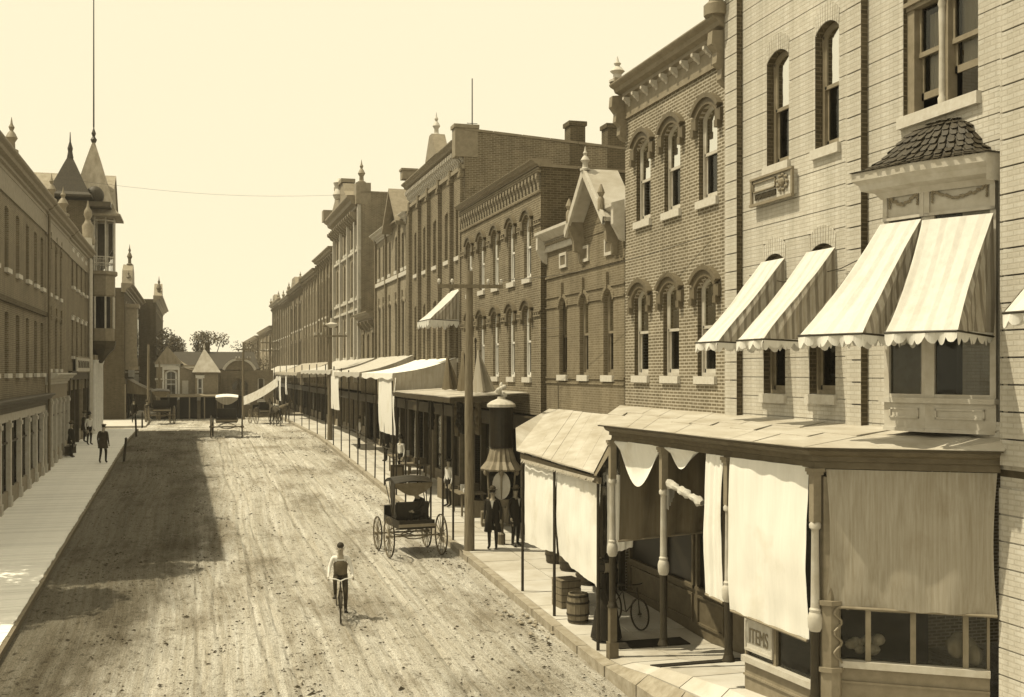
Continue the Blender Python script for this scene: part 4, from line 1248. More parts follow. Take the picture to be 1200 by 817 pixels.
# corner window front between the last two columns and the canted end
shop = thing('corner_shop_front', 'glazed wooden shop front under the corner porch with low display windows', 'shop front')
zf = 1.0
def front_panel(a, b, zb, zs, zt, divs, nm='display_window', panel=True, mat='trim'):
    a = Vector(a); b = Vector(b); d = (b-a); L = d.length; ang = math.atan2(d.y,d.x)
    q = MB(); q.box(0,L,0,.12,zb,zs-.09); q.box(0,L,-.03,0,zs-.30,zs-.27) ; q.box(0,L,-.03,0,zb,zb+.25)
    q.build('bulkhead', M[mat], shop, (a.x,a.y,0), ang)
    q = MB(); q.box(0,L,-.07,.12,zs-.09,zs); q.build('sill', M['trim_light'], shop, (a.x,a.y,0), ang)
    q = MB()
    xs_ = [0]+divs+[L]
    for x_ in xs_: q.box(max(0,x_-.035),min(L,x_+.035),0,.09,zs,zt)
    q.box(0,L,0.001,.09,zt,zt+.12)
    o = q.build(nm, M[mat], shop, (a.x,a.y,0), ang)
    for x0,x1 in zip(xs_,xs_[1:]):
        g = MB(); g.quad((x0+.03,.045,zs),(x1-.03,.045,zs),(x1-.03,.045,zt),(x0+.03,.045,zt)); g.build('pane', M['glass'], o)
    return o, ang
# long side (faces the street), from column 3 to column 4
o, ang = front_panel((7.93,14.95),(8.12,13.16), 1.2, 1.98, 4.75, [.74])
# lettered card in the first pane
card = thing('window_card', 'pale framed card lettered ITEMS standing in the low shop window', 'sign', (7.93,14.95,0), ang)
q = MB(); q.box(.05,.70,-.012,.012,2.08,2.52); q.build('board', M['stone'], card)
q = MB(); 
for s_ in ((.03,.72,2.06,2.10),(.03,.72,2.50,2.54),(.03,.06,2.10,2.50),(.69,.72,2.10,2.50)): q.box(s_[0],s_[1],-.03,.02,s_[2],s_[3])
q.build('frame', M['trim_light'], card)
fc = bpy.data.curves.new('lettering','FONT'); fc.body = 'ITEMS'; fc.size = .30; fc.extrude = .004; fc.align_x = 'CENTER'
fo = bpy.data.objects.new('lettering_tmp', fc); col.objects.link(fo)
bpy.context.view_layer.update()
fm = bpy.data.meshes.new_from_object(fo); bpy.data.objects.remove(fo); fm.materials.clear(); fm.materials.append(M['trim'])
lo_ = put('lettering', fm, card, (.375,-.02,2.19), 0, rot=(R(90),0,0)); lo_.scale = (.62,1.05,1)
# canted side, faces the camera
o2, ang2 = front_panel((8.24,13.02),(9.84,11.98), 1.2, 2.36, 4.75, [.42,.98,1.62])
q = MB(); q.box(.42,.98,.02,.07,3.02,3.08); q.box(.14,.18,.02,.07,3.02,4.7); q.build('transom_bar', M['trim'], o2)
# carved corner post
q = MB()
for (r_,z0,z1) in ((.17,.9,2.22),(.20,2.22,2.28),(.15,2.28,3.10),(.19,3.10,3.16),(.12,3.16,4.8)):
    q.lathe(8.17,13.05,[(r_,z0),(r_,z1)],8,ph=.39)
po = q.build('corner_post', M['trim'], shop)
q = MB()
for t in range(16): q.tube((8.20+.06*math.cos(t*1.1),12.885, 2.34+.047*t),(8.20+.06*math.cos((t+1)*1.1),12.885, 2.34+.047*(t+1)),.016,n=5)
q.build('carving', M['trim'], po)
# goods in the canted window
for i,(x,y,z,r_) in enumerate(((8.75,12.95,2.42,.17),(8.60,13.10,2.42,.13),(9.72,12.35,2.42,.26))):
    q = MB(); n_ = 10
    for k in range(7):
        q.ell((x+rnd.uniform(-.5,.5)*r_, y+rnd.uniform(-.3,.3)*r_, z+r_*rnd.uniform(.2,1.1)), (r_*rnd.uniform(.4,.7),r_*.5,r_*rnd.uniform(.3,.6)), 8, 6)
    tag(q.build('draped_cloth', M['canvas_old'], smooth=True), ['crumpled pale cloth heaped behind the second pane of the corner shop window','small pale bundle behind the first pane of the corner shop window','large pale lace heap at the right end of the corner shop window'][i], 'cloth')
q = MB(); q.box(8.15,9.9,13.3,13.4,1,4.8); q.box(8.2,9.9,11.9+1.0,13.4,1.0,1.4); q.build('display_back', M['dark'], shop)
# return of the shop window facing the entry, and recessed entry wall
q = MB(); q.box(8.0,9.9,14.95,15.05,1.3,4.8); q.build('entry_return', M['trim_dark'], shop)
q = MB(); q.box(9.90,10.02,15.06,24.5,.6,1.75); q.build('bulkhead', M['trim_dk2'], shop)
for (a,b) in ((15.2,17.0),(17.1,18.3),(19.4,20.7),(20.8,22.3),(22.4,24.3)):
    q = MB(); 
    q.box(9.86,9.90,a+.06,b-.06,1.05,1.10); q.box(9.86,9.90,a+.06,b-.06,1.6,1.65); q.box(9.86,9.90,a+.06,a+.1,1.1,1.6); q.box(9.86,9.90,b-.1,b-.06,1.1,1.6)
    q.build('bulkhead_panel', M['trim_dk2'], shop)
    q = MB(); q.box(9.86,9.98,a,a+.09,1.75,4.86); q.box(9.86,9.98,b-.09,b,1.75,4.86); q.box(9.84,9.98,a,b,1.75,1.82); q.box(9.86,9.98,a,b,3.9,3.98)
    w_ = q.build('display_window', M['trim_dk2'], shop)
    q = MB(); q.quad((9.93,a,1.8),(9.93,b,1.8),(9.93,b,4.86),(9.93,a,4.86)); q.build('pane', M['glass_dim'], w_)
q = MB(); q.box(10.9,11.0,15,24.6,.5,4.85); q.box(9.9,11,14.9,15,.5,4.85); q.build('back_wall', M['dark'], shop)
q = MB(); q.box(9.96,10.04,18.4,19.3,.8,3.2); q.box(9.92,10.0,18.55,19.15,1.9,3.0); q.build('door', M['trim_dark'], shop)
# brick pier at the right end, under the porch eave
q = MB(); q.box(-.06,.0,0,0,0,0)
k = 0; z = 0.65
q = MB(); q.box(9.9,10.4,7.2,11.86,.2,4.86); pier = q.build('street_wall', M['brick_paint'], A, )
pier.parent = None; pier.matrix_world = Matrix.Identity(4)
tag(pier, 'painted brick ground-floor wall right of the corner shop windows', 'wall')
while z < 4.7:
    q = MB(); q.box(9.876,9.899,7.2,11.86,0,step-.018); q.build('brick_course_band', M['brick_paint'], pier, (0,0,z)); z += step
# hanging canvas shades of the porch
def shade_cloth(name, label, a, b, zt, zb0, zb1, mat, sag=.07, nx_=30, nz=20, concave=0.0, group='canvas shades hung from the porch', rod=True, wav=.012, seed=0):
    a = Vector(a); b = Vector(b); d = b-a; n_ = Vector((d.y,-d.x)).normalized()
    if n_.x > 0 and abs(n_.x) > .3: n_ = -n_
    mb = MB(); rr = random.Random(seed)
    ph = rr.uniform(0,6)
    for j in range(nz+1):
        for i in range(nx_+1):
            u = i/nx_; v = j/nz
            uu = u + concave*math.sin(math.pi*v)*(.5-u)*2*.5
            p = a+d*uu + n_*(sag*math.sin(math.pi*v)*.6 + wav*math.sin(u*23+ph+v*2) + wav*.7*math.sin(u*9+ph))
            wr_ = noise.fractal(Vector((u*d.length*1.6+seed*7, v*1.1*1.3, seed)),1.0,2.0,4)*.045*(.3+v) + .012*math.sin(v*9+u*4)*math.exp(-v*4)
            p = p + n_*wr_
            z = lerp(zt, lerp(zb0,zb1,u), v) - .02*v*math.sin(math.pi*u) + (.008*math.sin(u*31) if v > .95 else 0)
            mb.v.append((p.x,p.y,z))
    for j in range(nz):
        for i in range(nx_):
            k_ = j*(nx_+1)+i; mb.f.append((k_,k_+1,k_+nx_+2,k_+nx_+1)); mb.m.append(0)
    if rod:
        root = thing(name, label, 'shade', group=group)
        mb.build('cloth', M[mat], root, smooth=True)
        q = MB(); q.tube((a.x,a.y,zb0-.02),(b.x,b.y,zb1-.02),.022,n=6); q.build('bottom_rod', M['trim'], root)
        return root
    o = mb.build(name, M[mat], smooth=True); return tag(o, label, 'shade', group)
shade_cloth('hanging_canvas', 'largest white canvas shade, between the two nearest porch columns', (7.70,14.95),(7.93,13.2), 4.92, 2.66, 2.60, 'canvas', seed=1)
shade_cloth('hanging_canvas', 'narrow white canvas shade left of the third porch column', (7.68,15.75),(7.70,15.2), 4.92, 2.75, 2.72, 'canvas', seed=2)
shade_cloth('hanging_canvas', 'duck canvas shade, toned dark as in shade, facing the viewer over the corner shop window', (8.08,12.98),(9.84,11.84), 4.90, 3.10, 3.10, 'duck', sag=.08, concave=.05, seed=3)
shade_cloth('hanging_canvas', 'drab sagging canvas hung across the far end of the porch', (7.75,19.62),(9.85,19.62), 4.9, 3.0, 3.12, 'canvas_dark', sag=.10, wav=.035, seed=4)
# looped up drapery between the far columns
def swag(label, a, b, zt, d0, d1, n_=16, mat='canvas'):
    a = Vector(a); b = Vector(b); mb = MB()
    for j in range(7):
        for i in range(n_+1):
            u = i/n_; v = j/6; depth_ = d0+(d1)*math.sin(math.pi*u)
            p = a.lerp(b,u); mb.v.append((p.x-.05*math.sin(v*5+u*3)-.03, p.y, zt-depth_*v))
    for j in range(6):
        for i in range(n_):
            k_ = j*(n_+1)+i; mb.f.append((k_,k_+1,k_+n_+2,k_+n_+1)); mb.m.append(0)
    o = mb.build('drape', M[mat], smooth=True); return tag(o, label, 'drape', 'looped canvas drapes of the porch')
swag('looped up white drape between the two farthest porch columns', (7.62,19.3),(7.72,17.5), 4.92, .12, .66)
swag('short white drape tucked up beside the second porch column', (7.74,17.3),(7.76,16.2), 4.92, .05, .28)
q = MB(); n_, m_ = 30, 9
def RC(i, j):
    t = i/n_; a = 2*math.pi*j/m_
    if t < .8: c_ = Vector((7.70, 17.2-1.35*(t/.8), 4.32-.20*t/.8)); ax_ = (Vector((1,0,0)),Vector((0,0,1)))
    r_ = (.060+.018*math.sin(t*21)+.012*math.sin(t*47))*(.4 if t < .03 or t > .77 else 1)
    r_ *= 1+.12*math.sin(a*3+t*30)
    return c_+ax_[0]*r_*math.cos(a)+ax_[1]*r_*math.sin(a)
for i in range(23):
    for j in range(m_): q.quad(tuple(RC(i,j)),tuple(RC(i+1,j)),tuple(RC(i+1,(j+1)%m_)),tuple(RC(i,(j+1)%m_)))
for k in range(4):
    q.add([(7.64+.04*k,17.12,4.34),(7.70+.04*k,17.18,4.34),(7.71+.03*k,17.2,3.86+.07*k),(7.63+.03*k,17.12,3.90+.05*k)],[(0,1,2,3)])
tag(q.build('rolled_canvas', M['canvas_grey'], smooth=True), 'bundled white canvas tied to the second porch column', 'canvas')

# ================================================================== slatless plank canopy over the next shops
can = thing('wooden_canopy', 'broad pale sheeted canopy roof sloping to the kerb beyond the corner porch', 'canopy')
eL = lin(20.05, 25.35, 8); wL = lin(24.7, 30.4, 8); 
for i in range(8):
    e0, e1 = eL[i]+.006, eL[i+1]-.006; w0, w1 = wL[i]+.006, wL[i+1]-.006
    ze = lambda y: interp(y,[20,25.4],[4.24,4.33]); zj = rnd.uniform(0,.02)
    if i == 7:
        pts = [(7.42,e0,ze(e0)),(7.42,e1,ze(e1)),(8.0,27.4,4.74),(9.88,w1,5.12),(9.88,w0,5.12)]
    else: pts = [(7.42,e0,ze(e0)+zj),(7.42,e1,ze(e1)+zj),(9.88,w1,5.12+zj),(9.88,w0,5.12+zj)]
    q = MB(); q.slab(pts, .03); q.build('roof_sheet', M['tin'], can)
q = MB(); q.slab([(7.42,19.9,4.22),(7.42,20.05,4.22),(9.88,24.7,5.1),(9.88,24.2,5.1)],.03); q.slab([(7.5,20,4.15),(7.56,20,4.15),(7.56,25.3,4.24),(7.5,25.3,4.24)],.12); q.build('eave_beam', M['wood_grey'], can)
for y in (25.2,22.8,20.11):
    q = MB(); q.tube((7.53,y,walk(7.53,y)-.05),(7.53,y,interp(y,[20,25.4],[4.12,4.2])),.035,.03,8); q.build('post', M['iron'], can)
shade_cloth('canvas_curtain', 'white canvas curtain between the far and middle posts of the plank canopy', (7.60,25.1),(7.60,22.85), 4.15, 2.15, 2.25, 'canvas', seed=8, rod=False, group='canvas curtains under the plank canopy')
shade_cloth('canvas_curtain', 'white canvas curtain between the middle and near posts of the plank canopy', (7.60,22.75),(7.62,20.2), 4.12, 2.22, 1.98, 'canvas', seed=9, rod=False, group='canvas curtains under the plank canopy')
shade_cloth('canvas_curtain', 'narrow white canvas end curtain behind the nearest canopy post', (7.66,19.98),(8.2,19.98), 4.2, 2.7, 2.8, 'canvas', seed=10, rod=False, group='canvas curtains under the plank canopy')
mb = MB()
for i in range(60):
    y = lerp(20.15,25.1,i/60); h_ = .05+.05*abs(math.sin(i*1.9))
    mb.quad((7.47,y,4.13),(7.47,y+.085,4.13),(7.45,y+.085,4.13-h_),(7.45,y,4.13-h_*.8))
mb.build('fringe', M['canvas_old'], can)

# ================================================================== shop fronts of the row
def shop_front(root, L, zb, zt, n, mat='trim_dark', seed=0, dpt=.35):
    """columns, bulkheads, glass and fascia under a canopy; local frame of the building"""
    rr = random.Random(seed)
    q = MB(); q.box(0,L,-.12,.05,zt-.45,zt); q.box(0,L,-.2,.05,zt-.06,zt); q.build('fascia', M[mat], root)
    w_ = L/n
    for i in range(n+1):
        x = min(max(w_*i,.08),L-.08); q = MB(); q.box(x-.07,x+.07,-.1,.1,zb,zt-.45); q.build('shop_column', M[mat if rr.random()<.6 else 'trim'], root)
    for i in range(n):
        a, b = w_*i+.12, w_*(i+1)-.12
        if i % 3 == 1:
            q = MB(); q.box(a,b,dpt,dpt+.06,zb,zb+2.4); q.box(a+.15,b-.15,dpt-.02,dpt,zb+.9,zb+2.2); q.build('door', M['trim_dark'], root)
        else:
            q = MB(); q.box(a,b,.0,.08,zb,zb+.7); q.box(a+.08,b-.08,-.03,0,zb+.15,zb+.55); q.build('bulkhead', M['trim'], root)
            q = MB(); q.quad((a,.04,zb+.7),(b,.04,zb+.7),(b,.04,zt-.45),(a,.04,zt-.45)); q.build('pane', M['glass'], root)
for (B_, L_, y_, n_, s_) in ((D,DL,27,3,1),(E_,EL,35,6,2),(F_,FL,46,6,3),(G_,GL,56,5,4),(H_,HL,73,6,5)):
    shop_front(B_, L_, walk(9.8,y_)-.25, 4.86, n_, seed=s_)
for o in [q for q in bpy.data.objects if q.name.startswith(('chimneyed_building','terrace_building','link_building'))]:
    fl = [q for q in o.children if q.name.startswith('room_wall')][0]
    L_ = fl.dimensions.x+.08 if fl.dimensions.x else 8
    L_ = max(v.co.x for v in fl.data.vertices)+.04
    shop_front(o, L_, 2.2, 4.86, max(2,int(L_/2.4)), seed=int(L_*10))

# flat canopy of the frieze building
fc_ = thing('flat_canopy', 'flat tin canopy on thin posts before the brick building with the slotted frieze', 'canopy')
n = 6; yy = lin(31.9, 41.6, n)
for i in range(n):
    zj = rnd.uniform(0,.012); q = MB(); q.slab([(7.3,yy[i]+.006,5.44+zj),(7.3,yy[i+1]-.006,5.44+zj),(9.72,yy[i+1]-.006,5.56+zj),(9.72,yy[i]+.006,5.56+zj)],.03); q.build('roof_sheet', M['tin'], fc_)
q = MB(); q.box(7.3,7.42,31.9,41.6,5.26,5.40); q.build('eave_beam', M['trim_dark'], fc_)
q = MB(); q.box(7.42,9.70,31.93,32.0,5.3,5.42); q.build('end_beam', M['trim_dark'], fc_)
for y in (32.0,33.4,35.2,37.4,39.6,41.5):
    q = MB(); q.tube((7.42,y,walk(7.4,y)-.05),(7.42,y,5.25),.032,n=8); q.build('post', M['iron'], fc_)
# things stored on that canopy: folded canvas frames
for i,(y,x,h_,m_,lb) in enumerate(((34.9,8.4,1.25,'canvas_dark','dark folded canvas standing on the flat canopy'),(32.5,8.3,1.25,'canvas_old','pale canvas sheet propped like a tent on the flat canopy'),(37.6,8.5,1.1,'canvas_dark','dark triangular canvas leaning at the far end of the flat canopy'))):
    q = MB(); w_ = .42 if i!=1 else .62
    z0 = 5.58
    for j in range(6):
        for k in range(6):
            def T(u,v): 
                ww = w_*(1-v*(.6 if i!=1 else .95)); return (x+.15*math.sin(u*7)*(1-v), y+(u-.5)*2*ww, z0+h_*v+.04*math.sin(u*9))
            q.quad(T(j/6,k/6),T((j+1)/6,k/6),T((j+1)/6,(k+1)/6),T(j/6,(k+1)/6))
            q.quad((T(j/6,k/6)[0]+.3*(1-k/6),)+T(j/6,k/6)[1:],(T((j+1)/6,k/6)[0]+.3*(1-k/6),)+T((j+1)/6,k/6)[1:],(T((j+1)/6,(k+1)/6)[0]+.3*(1-(k+1)/6),)+T((j+1)/6,(k+1)/6)[1:],(T(j/6,(k+1)/6)[0]+.3*(1-(k+1)/6),)+T(j/6,(k+1)/6)[1:])
    tag(q.build('folded_canvas', M[m_]), lb, 'canvas', 'folded canvases stored on the flat canopy')
q = MB(); q.tube((8.3,32.7,5.55),(8.28,32.7,7.1),.035,.02,8); q.ell((8.28,32.7,7.12),(.04,.04,.1),6,5); tag(q.build('short_mast', M['iron']), 'short dark mast rising beside the propped canvas on the flat canopy', 'pole')
q = MB()
for i in range(26): q.ell((8.9+rnd.uniform(-.3,.3), 33.6+i*.14, 5.62+rnd.uniform(0,.12)), (.1,.12,.05), 6, 4)
o = q.build('canopy_rubbish', M['wood_grey']); o['kind'] = 'stuff'; o['label'] = 'scraps of timber and canvas lying on the flat canopy'

# fabric awnings down the row
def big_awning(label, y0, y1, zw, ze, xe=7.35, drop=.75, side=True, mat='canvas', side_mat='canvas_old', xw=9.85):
    root = thing('street_awning', label, 'awning', group='big cloth awnings over the right pavement')
    q = MB(); n_ = max(4,int((y1-y0)/1.2)); m_ = 6
    def T(u,v): return (lerp(xw,xe,v), lerp(y0,y1,u), lerp(zw,ze,v)-.10*math.sin(math.pi*v)+.03*math.sin(u*n_*3.1)*math.sin(math.pi*v))
    for i in range(n_):
        for j in range(m_): q.quad(T(i/n_,j/m_),T((i+1)/n_,j/m_),T((i+1)/n_,(j+1)/m_),T(i/n_,(j+1)/m_))
    q.build('cloth_top', M[mat], root, smooth=True)
    q = MB()
    for i in range(n_*3):
        a, b = lerp(y0,y1,i/n_/3), lerp(y0,y1,(i+1)/n_/3)
        q.quad((xe,a,ze),(xe,b,ze),(xe-.02,b,ze-.22-.04*math.sin(i)),(xe-.02,a,ze-.22-.04*math.sin(i-1)))
    q.build('valance', M[mat], root)
    if side:
        q = MB()
        for i in range(8):
            for j in range(4):
                def U(u,v): 
                    zt_ = lerp(ze,zw,u)-.10*math.sin(math.pi*u)-.02; return (lerp(xe,xw,u), y0-.02-.05*math.sin(v*3+u*8), lerp(zt_, ze-drop+ (zw-ze)*.15*u, v))
                q.quad(U(i/8,j/4),U((i+1)/8,j/4),U((i+1)/8,(j+1)/4),U(i/8,(j+1)/4))
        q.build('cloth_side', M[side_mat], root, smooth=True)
    return root
big_awning('big white awning with drab canvas end, beyond the flat canopy', 41.9, 49.8, 6.72, 6.12, drop=.78)
big_awning('greyed awning before the slim-windowed brick building', 50.6, 60.0, 6.95, 6.15, drop=.3, mat='canvas_grey')
big_awning('pale sloping awning below the tallest pale-fronted building', 61.5, 79, 6.95, 6.25, drop=.25, mat='canvas_grey')
big_awning('far thin pale awning past the second street pole', 82, 104, 6.9, 6.1, drop=.4, mat='canvas_old')
big_awning('farthest pale awning beyond the horse teams', 108, 135, 6.8, 6.0, drop=.5, mat='canvas_grey')
# hanging curtains down the row
for (y0,y1,zt,zb,lb) in ((45.4,41.7,5.95,3.75,'white street curtain hanging below the big awning with drab end'),(61.8,58.4,6.25,4.15,'narrow white curtain near the second street pole'),(104,98,6.0,3.6,'far white curtain behind the horse team'),(112,107,6.0,3.9,'far white curtain past the horse team, beside another'),(128,118,5.9,2.6,'farthest long white curtain low over the right pavement'),(93,91.5,6.2,4.3,'small white curtain between far awning posts')):
    shade_cloth('street_curtain', lb, (7.42,y0),(7.42,y1), zt, zb, zb, 'canvas', rod=False, group='white curtains hung along the right kerb', seed=int(y0), nx_=8, nz=6)
# thin posts and rails along the kerb
posts = [39.9,42.1,44.2,46.6,49.1,51.6,54.4,57.6,60.9,64.6,69,74,79,85,92,99,106,114,122,131]
me = MB(); me.tube((0,0,-.1),(0,0,4.3),.03,n=6); pm_ = me.mesh('awning_post', M['iron'])
wrd = ['first','second','third','fourth','fifth','sixth','seventh','eighth','ninth','tenth','eleventh','twelfth','thirteenth','fourteenth','fifteenth','sixteenth','seventeenth','eighteenth','nineteenth','twentieth']
for i, y in enumerate(posts[1:]):
    o = put('awning_post', pm_, None, (7.42, y, walk(7.42,y))); o.rotation_euler = (rnd.uniform(-.012,.012), rnd.uniform(-.012,.012), 0)
    if i == 2: o.rotation_euler = (-.03,.02,0)
    tag(o, 'thin iron awning post at the right kerb, %s one beyond the drab-ended awning corner' % wrd[i], 'post', 'thin awning posts along the right kerb')
for (a,b,z,lb) in ((42.1,51.6,3.15,'long iron rail tying the awning posts under the big awning'),(54.4,60.9,4.9,'iron rail between posts beside the narrow curtain'),(49.1,57.6,3.4,'thin rail between the posts before the slim-windowed building')):
    q = MB(); q.tube((7.42,a,z),(7.42,b,z),.018,n=6); tag(q.build('post_rail', M['iron']), lb, 'rail', 'rails between the awning posts')
# striped cloth awning on an upper window
awning('upper_awning', 'small striped awning on the upper floor of the pilastered building', (9.82,42.9),(9.82,41.0), 9.35, 8.15, 1.25, splay=.25, stripes=3, val=.3, mat='canvas_stripe')
q = MB(); q.box(9.2,9.8,44.5,45.2,9.0,9.6); q.box(9.2,9.8,43.0,43.7,9.3,9.75)
# ================================================================== left row
def left_building(name, label, y0, y1, x=-6.1):
    t = thing(name, label, 'building', (x, y0, 0), math.pi/2, G_L)
    return t, (lambda y: y-y0)
def left_cornice(B, L, zt, h=1.0, out=.5, k=None):
    cornice(B, -.05, L+.02, zt-h*.62, zt, out, 'trim', 'cornice')
    q = MB(); q.box(0,L,-.06,0,zt-h-.35,zt-h-.25); q.box(0,L,-.04,0,zt-h-.25,zt-h*.6); q.build('frieze_board', M['trim'], B)
L1, f = left_building('left_brick_building', 'long brick building nearest on the left with two rows of narrow windows and heavy cornice', 33.25, 51.7)
LL = 18.45
ops = []
ysl = [34.4,36.5,38.9,41.3,43.8,46.3,48.6,50.6]
for y in ysl: ops.append((f(y)-.42,f(y)+.42,9.72,11.85,.06)); ops.append((f(y)-.42,f(y)+.42,6.12,8.25,.06))
mb = MB(); wall_face(mb, 0, LL, 5.0, 12.7, ops, 0, .2); mb.build('wall', M['brick_left'], L1)
for i, o in enumerate(ops): window(L1, *o[:4], o[4], .2, sash='trim_dark' if i%4 else 'trim_light', sill='stone', sill_out=.12)
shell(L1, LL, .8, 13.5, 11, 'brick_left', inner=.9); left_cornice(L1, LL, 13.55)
q = MB(); q.box(0,LL,-.1,0,8.55,8.75); q.build('belt_course', M['brick_dark'], L1)
cornice(L1, 0, LL, 4.75, 5.25, .42, 'trim_dark', 'shop_cornice')
q = MB(); q.box(0,LL,-.02,.1,4.45,4.75); q.build('fascia', M['trim_light'], L1)
finial(L1, f(40.3), -.3, 13.5, 1.2, .22, 'trim'); finial(L1, LL-.4, -.3, 13.5, 1.2, .22, 'trim')
def white_shop(B, L, xs_, zf, zt, seed=0):
    for x in xs_:
        q = MB(); q.box(x-.16,x+.16,-.09,.06,zf(x)-.1,zt); q.box(x-.19,x+.19,-.13,.06,zt-.25,zt-.1); q.box(x-.19,x+.19,-.13,.06,zf(x)-.1,zf(x)+.35); q.build('shop_column', M['trim_light'], B)
    for a, b in zip(xs_, xs_[1:]):
        q = MB(); q.box(a+.14,b-.14,-.02,.08,zf(a)-.3,zf(a)+.62); q.build('bulkhead', M['trim'], B)
        q = MB(); q.quad((a+.14,.16,zf(a)+.6),(b-.14,.16,zf(a)+.6),(b-.14,.16,zt),(a+.14,.16,zt)); q.build('pane', M['glass'], B)
        q = MB(); q.box((a+b)/2-.03,(a+b)/2+.03,.0,.07,zf(a)+.6,zt); q.box(a+.14,b-.14,.0,.07,zt-.8,zt-.74); q.build('mullion', M['trim_dark'], B)
zf = lambda x: gz(33.25+x)+.15
white_shop(L1, LL, [f(y) for y in (33.5,35.5,37.6,39.6,41.7,44.1,46.3,48.4,50.4,51.5)], zf, 4.5)
q = MB(); q.tube((LL,-.16,1.9),(LL,-.16,13.0),.06,n=8); q.build('rain_pipe', M['iron_mid'], L1)

L2, f2 = left_building('left_narrow_building', 'brick building with slim unlit windows above a pale projecting shop cornice on the left', 51.75, 61.0)
ops = []
for y in (53.4,55.6,57.6): ops.append((f2(y)-.34,f2(y)+.34,9.7,12.0,.3)); ops.append((f2(y)-.36,f2(y)+.36,6.3,8.7,.2))
mb = MB(); wall_face(mb, 0, 9.25, 5.2, 12.9, ops, 0, .18); mb.build('wall', M['brick_left'], L2)
for o in ops: window(L2, *o[:4], o[4], .18, sash='trim_dark', hood='key', hood_mat='brick_left')
shell(L2, 9.25, .8, 13.5, 11, 'brick_left', inner=.9); left_cornice(L2, 9.25, 13.5)
cornice(L2, 0, 8.4, 5.6, 6.1, .5, 'trim_light', 'shop_cornice')
q = MB(); q.box(0,8.4,-.02,.1,4.9,5.6); q.build('fascia', M['trim'], L2)
white_shop(L2, 9, [f2(y) for y in (52.0,53.6,55.2,56.9,58.6,60.6)], lambda x: gz(52+x)+.15, 4.95)
finial(L2, 4, -.3, 13.45, 1.4, .28, 'trim')

L3, f3 = left_building('left_lintel_building', 'brick building with white lintels and sills beside the turreted building', 61.05, 72.3)
ops = []
for y in (63.0,65.4,68.0,70.4): ops.append((f3(y)-.42,f3(y)+.42,10.7,12.5,0)); ops.append((f3(y)-.42,f3(y)+.42,7.0,8.9,0))
mb = MB(); wall_face(mb, 0, 11.2, 5.2, 13.0, ops, 0, .18); mb.build('wall', M['brick_left'], L3)
for o in ops: window(L3, *o[:4], o[4], .18, sash='trim_dark', hood='flat', hood_mat='stone', sill_out=.14)
shell(L3, 11.2, .8, 13.4, 11, 'brick_left', inner=.9); left_cornice(L3, 11.2, 13.45)
shop_front(L3, 11.2, gz(66)+.1, 6.2, 5, seed=9)
for x in (10.2, 11.0):
    q = MB(); q.tube((x,-.2,2.3),(x,-.2,13.0),.09,n=8); q.build('rain_pipe', M['trim_light'], L3)
q = MB(); q.lathe(8.2,-.25,[(.4,13.6),(.42,13.9),(.3,14.1),(.34,14.7),(.2,14.9),(.14,15.1),(.24,15.35),(.2,15.6),(.08,15.8),(.02,16.2)],12); q.build('urn', M['trim'], L3, smooth=True)
q = MB(); q.box(7.2,9.2,-.5,.1,13.4,13.9); q.build('urn_block', M['trim_light'], L3)
# shop sign board over the walk
sg = thing('shop_sign', 'long painted shop sign board jutting over the left walk, lettered in dark paint', 'sign', (-5.95,63.2,6.2), math.pi/2)
q = MB(); q.box(0,7.5,-.08,0,0,.75); q.build('board', M['trim_light'], sg)
q = MB(); q.box(-.05,7.55,-.12,.02,-.06,0); q.box(-.05,7.55,-.12,.02,.75,.81); q.build('frame', M['trim'], sg)
x_ = .4
for i in range(15):
    q = MB(); q.box(x_,x_+.07,-.10,-.08,.18,.58); q.box(x_+.07,x_+.26,-.10,-.08,.18 if i%3 else .5,.25 if i%3 else .58)
    if i%2: q.box(x_+.2,x_+.26,-.10,-.08,.25,.5)
    q.build('letter', M['trim_dark'], sg)
    x_ += .46

# turreted corner building
T, ft = left_building('turreted_building', 'dark timber building with steep turret roofs and a bracketed corner bay over the left walk', 72.5, 79.6)
TL = 7.1
ops = [(.8,1.9,12.8,15.6,.3),(.8,1.9,8.6,11.4,.3)]
mb = MB(); wall_face(mb, 0, TL, 2.2, 16.6, ops, 0, .2); mb.build('wall', M['brick_dark'], T)
for o in ops: window(T, *o[:4], o[4], .2)
shell(T, TL, 2.0, 17.0, 10, 'brick_dark', inner=.9)
q = MB(); q.box(-.2,TL+.3,-1.3,.1,16.3,16.6); q.build('eave', M['trim_dark'], T)
for x_ in (.6,2.0,3.4,4.8,6.5):
    q = MB(); q.lathe(x_,-.25,[(.2,2.2),(.2,2.6),(.14,2.7),(.13,6.6),(.22,6.9)],10); q.build('white_column', M['trim_white'], T, smooth=True)
q = MB(); q.box(0,TL,-.4,0,6.9,7.2); q.build('belt_course', M['trim'], T)
